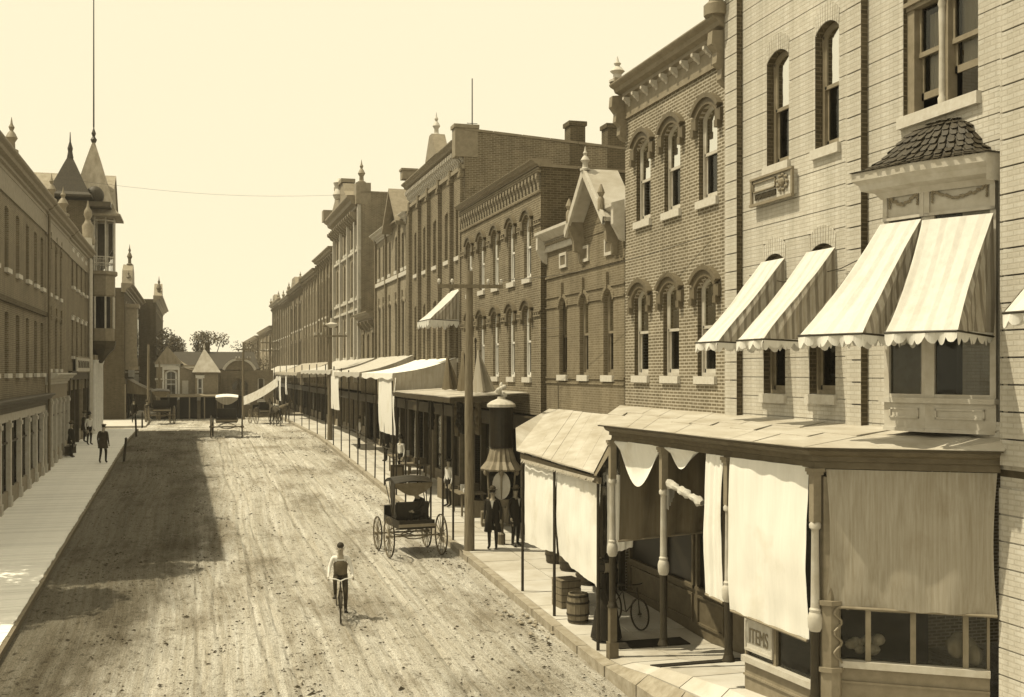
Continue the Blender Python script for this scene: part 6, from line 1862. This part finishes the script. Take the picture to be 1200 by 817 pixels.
q.build('crank', M['iron'], bike)
k_ = 1/.90
person('person', 'boy in white shirt and dark vest riding a bicycle toward the viewer', (bx_,by_,bz), R(-7), 1.76*.90,
       pose={a:(b[0]*k_,b[1]*k_,b[2]*k_) for a,b in dict(pel=(0,.17,.93),sp=(0,.11,1.07),ch=(0,.03,1.24),nk=(0,-.03,1.41),hb=(0,-.06,1.485),ht=(0,-.08,1.575),sL=(-.16,.02,1.34),eL=(-.24,-.03,1.10),wL=(-.26,-.17,.95),sR=(.16,.02,1.34),eR=(.24,-.03,1.10),wR=(.26,-.17,.95),
            hL=(-.09,.13,.90),kL=(-.12,-.20,.86),aL=(-.11,-.04,.52),tL=(-.12,-.18,.46),hR=(.09,.13,.90),kR=(.11,-.12,.58),aR=(.11,.06,.20),tR=(.12,-.09,.13)).items()},
       top='cloth_white', legs='cloth_dark', hair=True, hat=None, group='people on the street')
vst = [o for o in bpy.data.objects if o.name.startswith('person') and o.get('label','').startswith('boy')][0]
q = MB(); n_ = 14
for cc,rx,ry in (((0,.02,1.40),.12,.10),((0,.03,1.30),.175,.135),((0,.09,1.15),.165,.13),((0,.15,1.03),.165,.135)):
    for i in range(n_):
        a = 2*math.pi*i/n_; q.v.append((cc[0]+rx*math.cos(a),cc[1]+ry*math.sin(a),cc[2]))
for k in range(3):
    for i in range(n_): j=(i+1)%n_; q.f.append((k*n_+i,k*n_+j,(k+1)*n_+j,(k+1)*n_+i)); q.m.append(0)
q.build('vest', M['cloth_mid'], vst, smooth=True)

# second bicycle leaning by the shop
b2 = thing('bicycle', 'bicycle leaning against the corner shop behind the dark-coated figure', 'bicycle', (8.75,21.7,gp(8.75,21.7)), R(12))
wheel(b2,'front_wheel',(0,-.50,wr),wr,28,'iron',w_=.03,rim=.022); wheel(b2,'rear_wheel',(0,.50,wr),wr,28,'iron',w_=.03,rim=.022)
q = MB(); q.path([(0,-.50,wr),(0,-.40,.86)],.014); q.tube((0,-.41,.74),(0,.12,.70),.014); q.tube((0,-.42,.66),(0,0,.28),.015); q.tube((0,0,.28),(0,.16,.80),.014); q.tube((0,.50,wr),(0,.13,.70),.009); q.tube((0,.50,wr),(0,0,.28),.009)
q.build('frame', M['iron'], b2)
q = MB(); q.path([(-.25,-.22,.90),(-.1,-.38,.92),(.1,-.38,.92),(.25,-.22,.90)],.013); q.build('handlebar', M['iron'], b2)
q = MB(); q.ell((0,.17,.83),(.07,.12,.03),10,6); q.build('saddle', M['black'], b2)

# ------------------------------------------------------------------ buggies and wagons
def buggy(name, label, loc, rotz, hood=True, s_=1.0, light_top=False, dark_load=True):
    """rear faces local -y; axles along x"""
    t = thing(name, label, 'carriage', loc, rotz, 'horse-drawn vehicles'); t.scale = (s_,s_,s_)
    R1, R2 = .56, .48
    for sx in (-1,1):
        wheel(t,'rear_wheel',(sx*.74,-.62,R1),R1,14,'iron_mid'); wheel(t,'front_wheel',(sx*.72,.72,R2),R2,14,'iron_mid')
    q = MB(); q.tube((-.74,-.62,R1),(.74,-.62,R1),.025); q.tube((-.72,.72,R2),(.72,.72,R2),.025); q.tube((0,-.62,R1),(0,.72,R2),.02)
    for y_,z_ in ((-.62,R1),(.72,R2)):
        q.path([(-.42,y_,z_+.03),(-.2,y_,z_-.07),(0,y_,z_-.09),(.2,y_,z_-.07),(.42,y_,z_+.03)],.018); q.path([(-.42,y_,z_+.05),(-.2,y_,z_+.16),(0,y_,z_+.19),(.2,y_,z_+.16),(.42,y_,z_+.05)],.018)
    q.build('running_gear', M['iron_mid'], t)
    q = MB(); q.box(-.50,.50,-.80,.85,.76,.80); q.box(-.50,.50,-.80,-.76,.80,1.0); q.box(-.50,-.46,-.80,.85,.80,.98); q.box(.46,.50,-.80,.85,.80,.98); q.box(-.50,.50,.82,.88,.80,1.25)
    b_ = q.build('body', M['black'], t)
    q = MB(); q.box(-.52,.52,-.83,-.80,.82,.90); q.build('rear_moulding', M['trim'], b_)
    q = MB(); q.box(-.46,.46,-.30,.15,1.0,1.12); q.box(-.46,.46,-.36,-.26,1.05,1.45); q.build('seat', M['black'], t)
    if hood:
        q = MB(); pts = [(-.46,2.02),(-.1,2.14),(.35,2.10),(.62,1.98)]
        def HP(x,v): 
            y_ = lerp(-.46,.70,v); z_ = 2.0+.16*math.sin(math.pi*min(1,v*.9+.08)); return (x,y_,z_-.05*(x/.5)**2)
        for i in range(8):
            for j in range(6):
                a,b2_ = lerp(-.54,.54,i/8),lerp(-.54,.54,(i+1)/8)
                q.quad(HP(a,j/6),HP(b2_,j/6),HP(b2_,(j+1)/6),HP(a,(j+1)/6))
                q.quad(tuple(p-(.03 if k==2 else 0) for k,p in enumerate(HP(a,j/6))),tuple(p-(.03 if k==2 else 0) for k,p in enumerate(HP(b2_,j/6))),tuple(p-(.03 if k==2 else 0) for k,p in enumerate(HP(b2_,(j+1)/6))),tuple(p-(.03 if k==2 else 0) for k,p in enumerate(HP(a,(j+1)/6))))
        h_ = q.build('hood', M['canvas' if light_top else 'black'], t, smooth=True)
        q = MB()
        for sx in (-1,1):
            q.path([(sx*.5,-.1,1.05),(sx*.53,-.46,1.98)],.014); q.path([(sx*.5,-.1,1.05),(sx*.53,.2,2.08)],.014); q.path([(sx*.5,-.1,1.05),(sx*.53,.66,2.0)],.014)
        q.build('hood_bow', M['iron'], h_)
        q = MB()       # left leather side curtain and short rear valance
        q.add([(-.53,-.46,1.98),(-.53,.1,2.06),(-.50,-.1,1.12),(-.50,-.38,1.1)],[(0,1,2,3)]); q.build('side_curtain', M['black'], h_)
        q = MB()
        for i in range(10):
            a,b2_ = i/10,(i+1)/10; f = lambda u: .10+.26*math.sin(math.pi*u)
            q.quad((lerp(-.53,.53,a),-.47,1.99),(lerp(-.53,.53,b2_),-.47,1.99),(lerp(-.53,.53,b2_),-.46,1.99-f(b2_)),(lerp(-.53,.53,a),-.46,1.99-f(a)))
        q.build('rear_valance', M['canvas_old' if light_top else 'cloth_mid'], h_, smooth=True)
    return t
bg_loc = (5.95,31.2,gz(31.2))
buggy('buggy', 'hooded black buggy parked at the right kerb near the telegraph pole', bg_loc, R(5), s_=1.02)
person('person', 'driver in dark clothes and light hat hunched on the seat of the parked buggy', (bg_loc[0]+.34,bg_loc[1]-.15,bg_loc[2]+.30), R(-70), 1.68,
       pose=dict(pel=(0,.0,.93),sp=(0,-.03,1.07),ch=(0,-.10,1.22),nk=(0,-.17,1.36),hb=(0,-.22,1.43),ht=(0,-.26,1.51),sL=(-.17,-.08,1.30),eL=(-.22,-.2,1.08),wL=(-.15,-.36,1.0),sR=(.17,-.08,1.30),eR=(.22,-.2,1.08),wR=(.15,-.36,1.0),
       kL=(-.12,-.42,.92),aL=(-.12,-.46,.56),tL=(-.12,-.6,.52),kR=(.12,-.42,.92),aR=(.12,-.46,.56),tR=(.12,-.6,.52)), top='cloth_black', legs='cloth_black', coat=('cloth_black',0), hat=('straw','cloth_white'), group='people on the street')
buggy('buggy', 'distant light-topped buggy driving down the middle of the street', (2.05,69.6,gz(69.6)), R(-4), s_=1.22, light_top=True)
# ------------------------------------------------------------------ horses
def horse(label, loc, rotz, mat='cloth_dark', s_=1.0):
    """faces local -y"""
    V = [(0,.0,1.18,(.24,.27)),(0,.45,1.20,(.24,.27)),(0,.72,1.22,(.20,.22)),(0,-.40,1.20,(.21,.26)),(0,-.62,1.38,(.14,.19)),(0,-.86,1.66,(.095,.14)),(0,-.98,1.84,(.08,.11)),(0,-1.22,1.68,(.065,.08)),(0,-1.38,1.56,(.05,.055)),
         (-.14,.72,1.0,(.11,.15)),(-.15,.62,.72,.075),(-.15,.78,.50,.05),(-.15,.74,.12,.035),(-.15,.70,.03,.055),
         (.14,.72,1.0,(.11,.15)),(.15,.62,.72,.075),(.15,.78,.50,.05),(.15,.74,.12,.035),(.15,.70,.03,.055),
         (-.13,-.46,.95,.10),(-.14,-.44,.56,.055),(-.14,-.46,.12,.034),(-.14,-.50,.03,.052),
         (.13,-.46,.95,.10),(.14,-.44,.56,.055),(.14,-.46,.12,.034),(.14,-.50,.03,.052),
         (-.05,-.93,1.98,.02),(.05,-.93,1.98,.02),(0,.92,1.22,.04),(0,1.0,.9,.05),(0,1.0,.6,.03)]
    E2 = [(0,1),(1,2),(0,3),(3,4),(4,5),(5,6),(6,7),(7,8),(2,9),(9,10),(10,11),(11,12),(12,13),(2,14),(14,15),(15,16),(16,17),(17,18),(3,19),(19,20),(20,21),(21,22),(3,23),(23,24),(24,25),(25,26),(6,27),(6,28),(2,29),(29,30),(30,31)]
    nm = skin_mesh(V, E2, [mat,'black'], [1 if i in (13,18,22,26,29,30,31) else 0 for i in range(len(V))])
    o = put('horse', nm, None, loc, rotz); o.scale = (s_,)*3
    tag(o, label, 'horse', 'horses standing at the right kerb')
    q = MB(); 
    for i in range(8): q.box(-.015,.015,-.5-.06*i-.05,-.5-.06*i+.03,1.45+.06*i,1.62+.055*i)
    q.build('mane', M['black'], o)
    q = MB()
    q.lathe(0,0,[(.285,0),(.285,.06)],14); vs=[(x,-.05+z*.8-.02,1.19+y*1.02) for x,y,z in q.v]; q.v = vs
    q.build('harness', M['black'], o)
    return o
horse('dark horse hitched by the right kerb, nearest of the team', (5.85,83.4,2.178), R(200), 'cloth_dark')
horse('brown horse with pale back behind the nearest of the team', (6.9,87.5,2.178), R(150), 'cloth_mid')
buggy('wagon', 'dark wagon standing behind the horse team at the right kerb', (5.3,87.0,2.178), R(15), hood=False, s_=1.15)
buggy('wagon', 'covered wagon waiting at the far left corner', (-2.35,88.6,2.178), R(10), s_=1.25, light_top=False)
# ------------------------------------------------------------------ telegraph poles
def pole(label, x, y, zt, arms, r0=.15, extra=None):
    t = thing('telegraph_pole', label, 'pole', (x,y,gp(x,y)-.3), 0, 'telegraph poles')
    b0 = gp(x,y)-.3; q = MB(); n_ = 8
    for i in range(n_): q.tube((.01*math.sin(i),0,(zt-b0)*i/n_),(.01*math.sin(i+1),0,(zt-b0)*(i+1)/n_),lerp(r0,r0*.62,i/n_),lerp(r0,r0*.62,(i+1)/n_),12,cap=(i==n_-1))
    q.build('post', M['wood_grey'], t, smooth=True)
    for (z,hw,rz) in arms:
        q = MB(); q.box(-hw,hw,-.05,.05,-.05,.05); a_ = q.build('crossarm', M['wood_grey'], t, (0,-.12,z-b0), rz)
        for k in (-.95,-.55,.55,.95):
            q = MB(); q.lathe(hw*k,0,[(.02,.05),(.02,.1),(.045,.11),(.045,.17),(.02,.21)],8); q.build('insulator', M['stone'], a_)
    return t
p1 = pole('tall wooden telegraph pole with one crossarm standing at the right kerb', 7.50, 30.35, 6.2+(435-318)/41.6, [(6.2+(435-336)/41.6,.92,R(-10))], .155)
q = MB(); q.path([(7.50,30.0,8.55),(7.0,29.5,8.3),(6.9,29.3,7.6)],.012); q = MB()
p2 = pole('farther telegraph pole carrying a street lamp at the right kerb', 7.6, 64.0, 10.2, [(8.2,1.0,R(-30)),(8.75,.7,R(50))], .16)
q = MB(); q.path([(0,-.1,7.6),(0,-.9,7.7),(0,-.95,7.2)],.025); lmp = q.build('lamp_arm', M['iron'], p2)
q = MB(); q.lathe(0,-.95,[(.12,6.7),(.36,6.85),(.36,6.9),(.12,7.0),(.08,7.25)],12); q.build('lamp_shade', M['trim_light'], p2, smooth=True)
pole('thin telegraph pole in front of the end houses', 4.1, 95.0, 8.6, [(8.0,.6,0),(7.2,.6,0)], .13)
pole('telegraph pole among the farthest awnings on the right', 7.4, 112.0, 9.6, [(9.0,.9,0),(8.2,.9,0)], .16)
pole('dark pole by the corner store beyond the side street', -3.3, 92.0, 8.3, [], .13)
pole('short pole before the spired store', -2.6, 96.0, 7.0, [(5.4,.3,0)], .11)
# wires
def wire(pts, label, r=.007):
    q = MB(); 
    for a,b in zip(pts,pts[1:]):
        a,b = Vector(a),Vector(b); n_ = 10; L_ = (b-a).length
        pp = [a.lerp(b,i/n_)-Vector((0,0,.02*L_*math.sin(math.pi*i/n_))) for i in range(n_+1)]
        q.path([tuple(p) for p in pp], r, 4)
    tag(q.build('wire', M['iron']), label, 'wire')
wire([(8.3,30.1,8.75),(9.86,20.0,8.9)], 'wire running from the telegraph pole crossarm across the gabled brick building')
wire([(7.5,30.3,7.8),(9.72,33.0,7.7),(9.80,29.0,7.4)], 'low wire from the telegraph pole to the brick wall beside it')
wire([(-6.4,60,15.9),(9.4,72,17.6)], 'long thin wire crossing high above the street', .006)
# roof aerial mast
q = MB(); q.tube((15,60,13),(15,60,22.5),.05,.03,6); 
for z in (17.5,18.5,20): q.tube((14.7,60,z),(15.3,60,z),.02,n=5)
tag(q.build('roof_mast', M['iron']), 'thin mast with short cross bars on the roof behind the steep-gabled building', 'mast')
# ------------------------------------------------------------------ show lantern before the shop
lx, ly = 8.62, 31.0; lz = gp(lx,ly)
lan = thing('show_lantern', 'ornate pagoda-like show lantern with dark drum, fluted skirt and pale oval panel before the shops', 'lantern', (lx,ly,0))
q = MB(); q.lathe(0,0,[(.12,lz),(.12,lz+.3),(.07,lz+.35),(.06,2.45)],10); q.build('post', M['iron_mid'], lan)
q = MB(); q.lathe(0,0,[(.33,3.98),(.35,4.02),(.35,5.12),(.37,5.18)],20); q.build('drum', M['black'], lan)
q = MB(); q.lathe(0,0,[(.42,5.16),(.42,5.24),(.30,5.33),(.12,5.40),(.11,5.46)],16); q.build('cap', M['trim_light'], lan)
q = MB()
for i in range(7): a = i*.9; q.ell((.10*math.cos(a),.10*math.sin(a),5.5+.04*i),(.08,.08,.07),7,5)
q.ell((0,0,5.78),(.06,.06,.1),7,5); q.build('flame_finial', M['stone'], lan, smooth=True)
q = MB(); q.lathe(0,0,[(.30,3.98),(.34,3.9),(.44,3.6),(.62,3.38),(.60,3.33)],32,flute=.12); q.build('fluted_skirt', M['trim'], lan)
q = MB()
for i in range(6):
    a = i*math.pi/3+.26
    q.tube((.46*math.cos(a),.46*math.sin(a),3.35),(.40*math.cos(a),.40*math.sin(a),2.5),.03,n=6)
    q.ell((.52*math.cos(a),.52*math.sin(a),3.28),(.07,.07,.09),7,5)
q.lathe(0,0,[(.28,2.30),(.44,2.46),(.44,2.52),(.3,2.52)],12); q.build('lantern_cage', M['trim'], lan)
q = MB(); q.lathe(0,0,[(.33,2.52),(.40,2.8),(.40,3.2),(.3,3.33)],12); q.build('lantern_glass', M['black'], lan)
q = MB(); vs = []
cd = Vector((-.27,-.96)); tx = Vector((cd.y,-cd.x))*-1
pts = [(math.cos(2*math.pi*i/20)*.26, math.sin(2*math.pi*i/20)*.40) for i in range(20)]
fp = [(cd.x*.43+tx.x*a, cd.y*.43+tx.y*a, 2.92+b) for a,b in pts]; bp = [(cd.x*.39+tx.x*a, cd.y*.39+tx.y*a, 2.92+b) for a,b in pts]
q.add(fp+bp,[tuple(range(20)),tuple(range(39,19,-1))]+[(i,i+20,(i+1)%20+20,(i+1)%20) for i in range(20)]); q.build('oval_panel', M['stone'], lan)
# ------------------------------------------------------------------ barrels and boxes
def barrel(label, x, y, h=.62, r=.24, mat='wood_grey'):
    t = thing('barrel', label, 'barrel', (x,y,gp(x,y)), rnd.uniform(0,1), 'barrels on the right pavement')
    n_ = 14
    for i in range(n_):
        a0, a1 = 2*math.pi*i/n_+.012, 2*math.pi*(i+1)/n_-.012; q = MB()
        rings = [(.86,0),(1.0,.33),(1.0,.66),(.86,1.0)]
        vs = []
        for f_,z_ in rings:
            for rr in (r*f_, r*f_-.02):
                for a in (a0,a1): vs.append((rr*math.cos(a),rr*math.sin(a),z_*h))
        fs = []
        for k in range(3):
            o_ = k*4; fs += [(o_,o_+1,o_+5,o_+4),(o_+2,o_+6,o_+7,o_+3),(o_,o_+4,o_+6,o_+2),(o_+1,o_+3,o_+7,o_+5)]
        fs += [(0,2,3,1),(12,13,15,14)]
        q.add(vs,fs); q.build('stave', M[mat], t)
    for z_,f_ in ((.08,.90),(.30,1.0),(.70,1.0),(.92,.90)):
        q = MB(); q.lathe(0,0,[(r*f_,h*z_-.02),(r*f_+.008,h*z_-.02),(r*f_+.008,h*z_+.02),(r*f_,h*z_+.02)],20); q.build('hoop', M['iron'], t)
    q = MB(); q.lathe(0,0,[(r*.84,h-.05),(r*.84,h-.03)],14); q.build('barrel_head', M[mat], t)
    return t
barrel('nearest wooden barrel, standing at the feet of the plank canopy posts', 7.86, 22.2)
q = thing('crate', 'square slatted crate just behind the nearest barrel', 'crate', (8.08,23.6,gp(8.1,23.6)), R(8))
for z in (0,.15,.30,.45):
    for (a,b,c_,d_) in ((-.24,.24,-.25,-.22),(-.24,.24,.22,.25),(-.25,-.22,-.22,.22),(.22,.25,-.22,.22)):
        m_ = MB(); m_.box(a,b,c_,d_,z,z+.135); m_.build('slat', M['wood_grey'], q)
m_ = MB(); m_.box(-.25,.25,-.25,.25,.60,.62); m_.build('lid', M['wood_grey'], q)
for i,(x,y) in enumerate(((9.35,28.2),(9.4,27.2),(9.3,25.6),(9.45,24.7))):
    barrel(['dark barrel farthest under the plank canopy','second dark barrel from the far end under the plank canopy','third dark barrel under the plank canopy curtain','fourth dark barrel, nearest under the plank canopy'][i], x, y, .75, .28, 'trim_dark')
sb = thing('sandwich_board', 'small framed board leaning at the kerb among the awning posts', 'sign board', (7.75,43.2,gp(7.75,43.2)), R(10))
m_ = MB(); m_.box(-.28,.28,-.05,.0,0,.95); m_.build('board', M['wood_grey'], sb)
m_ = MB(); m_.box(-.28,-.2,-.07,-.05,0,.95); m_.box(.2,.28,-.07,-.05,0,.95); m_.box(-.2,.2,-.07,-.05,.85,.95); m_.box(-.2,.2,-.07,-.05,0,.08); m_.build('frame', M['trim_dark'], sb)
# goods under the flat canopy
rr = random.Random(4)
gd = [('display_table','table of goods under the flat canopy',9.0,36.6),('display_table','table of pale goods under the big drab-ended awning',8.8,45.0),('display_table','second table of goods farther under the big awning',8.8,48.3)]
for nm_,lb,x,y in gd:
    t = thing(nm_, lb, 'table', (x,y,gp(x,y)), 0, 'tables of goods on the right pavement')
    for sx in (-1,1):
        for sy in (-1,1): m_ = MB(); m_.box(sx*.35-.03,sx*.35+.03,sy*.6-.03,sy*.6+.03,0,.72); m_.build('leg', M['wood_grey'], t)
    m_ = MB(); m_.box(-.45,.45,-.75,.75,.72,.76); m_.build('tabletop', M['wood_grey'], t)
    for k in range(5):
        m_ = MB(); a = rr.uniform(-.3,.2); b = -.6+k*.27; m_.box(0,.22,0,.18,0,rr.uniform(.1,.3))
        o = m_.build('box', M['trim_white' if k%2 else 'cloth_mid'], None, (x+a,y+b,gp(x,y)+.763), rr.uniform(-.3,.3))
        tag(o, ['nearest','second','middle','fourth','farthest'][k]+' small box on the ' + lb, 'box', 'boxes of goods on the pavement tables')
for i in range(7):
    y = 32.2+i*1.1; m_ = MB(); h_ = rr.uniform(.8,1.5); m_.box(-.04,.04,-.25,.25,-h_,0)
    for k in range(3): m_.ell((0,rr.uniform(-.15,.15),-h_*(.3+.25*k)),(.12,.2,.18),7,5)
    o = m_.build('hanging_goods', M['cloth_black' if i%3 else 'cloth_mid'], None, (7.9+rr.uniform(0,1.3),y,5.15)); tag(o, '%s bunch of dark wares in the row hanging under the flat canopy' % ['nearest','second','third','middle','fifth','sixth','farthest'][i], 'goods', 'goods hanging under the flat canopy')
for i,(y,w_) in enumerate(((34.2,.25),(36.0,.3),(38.6,.25),(40.4,.3))):
    m_ = MB(); m_.box(-.25,.25,-w_,w_,0,.45+.1*i); o = m_.build('crate', M['wood_grey'], None, (9.1,y,gp(9.1,y)), rr.uniform(-.2,.2))
    tag(o, ['low crate nearest under the flat canopy','crate second from the near end under the flat canopy','third crate under the flat canopy','tallest crate, farthest under the flat canopy'][i], 'crate', 'crates under the flat canopy')
# sandwich-like door mats on the porch floor
for i,(x,y,l_,w_) in enumerate(((8.55,17.75,1.7,.45),(8.7,20.3,1.5,.5))):
    m_ = MB(); cs = [(x-l_/2,y-w_/2),(x+l_/2,y-w_/2),(x+l_/2,y+w_/2),(x-l_/2,y+w_/2)]
    zz_ = max(gp(a,b)-interp(b,[y-w_/2,y+w_/2],[gp(x,y-w_/2),gp(x,y+w_/2)]) for a,b in cs)+.018
    m_.slab([(a,b,interp(b,[y-w_/2,y+w_/2],[gp(x,y-w_/2),gp(x,y+w_/2)])+zz_) for a,b in cs], .02)
    tag(m_.build('door_mat', M['cloth_black']), ['near dark mat on the pavement under the corner porch','far dark mat on the pavement under the corner porch'][i], 'mat', 'mats under the corner porch')
# hitching posts on the left
for i,(x,y,l_) in enumerate(((-3.15,56.5,.06),(-3.3,72,-.02),(-3.4,83,.0))):
    m_ = MB(); m_.lathe(0,0,[(.06,-.2),(.055,1.05),(.075,1.08),(.02,1.15)],8); o = m_.build('hitching_post', M['iron'], None, (x,y,gz(y))); o.rotation_euler=(0,l_*1.5,0)
    tag(o, ['leaning hitching post at the left kerb near the walking man','middle hitching post of the left kerb','farthest hitching post, past the left corner'][i], 'post', 'hitching posts along the left kerb')
# heap of dirt in the right gutter
m_ = MB()
for i in range(40):
    x = 6.95+rr.gauss(0,.18); y = 22.9+rr.gauss(0,.6); z = gz(y); s2 = rr.uniform(.015,.045)
    m_.ell((x,y,z+s2*.4),(s2*1.3,s2*1.6,s2*.8),6,4)
o = m_.build('gutter_heap', M['kerb']); o['kind']='stuff'; o['label'] = 'ragged heap of earth and straw in the right gutter'
# loungers' bench on the left
m_ = thing('bench', 'low dark bench against the left shop fronts', 'bench', (-5.75,58.6,gz(58.6)+.15), 0)
q = MB(); q.box(-.2,.2,-.9,.9,.40,.45); q.build('seat', M['trim_dark'], m_)
for sy in (-.8,.8): q = MB(); q.box(-.18,.18,sy-.03,sy+.03,0,.40); q.build('leg', M['trim_dark'], m_)

# ------------------------------------------------------------------ summer haze
q = MB(); q.box(-300, 300, -80, 620, -6, 42)
hz = q.build('haze', [], None) if False else None
me = bpy.data.meshes.new('haze'); me.from_pydata(q.v, [], q.f)
hm, n_, b_ = nodes('summer_haze'); n_.nodes.remove(b_)
pv = n_.nodes.new('ShaderNodeVolumePrincipled'); pv.inputs['Color'].default_value = (1.0,0.97,0.9,1); pv.inputs['Density'].default_value = 0.0004
n_.links.new(pv.outputs[0], n_.nodes['Material Output'].inputs['Volume'])
me.materials.append(hm)
hz = put('haze', me); hz['kind'] = 'stuff'
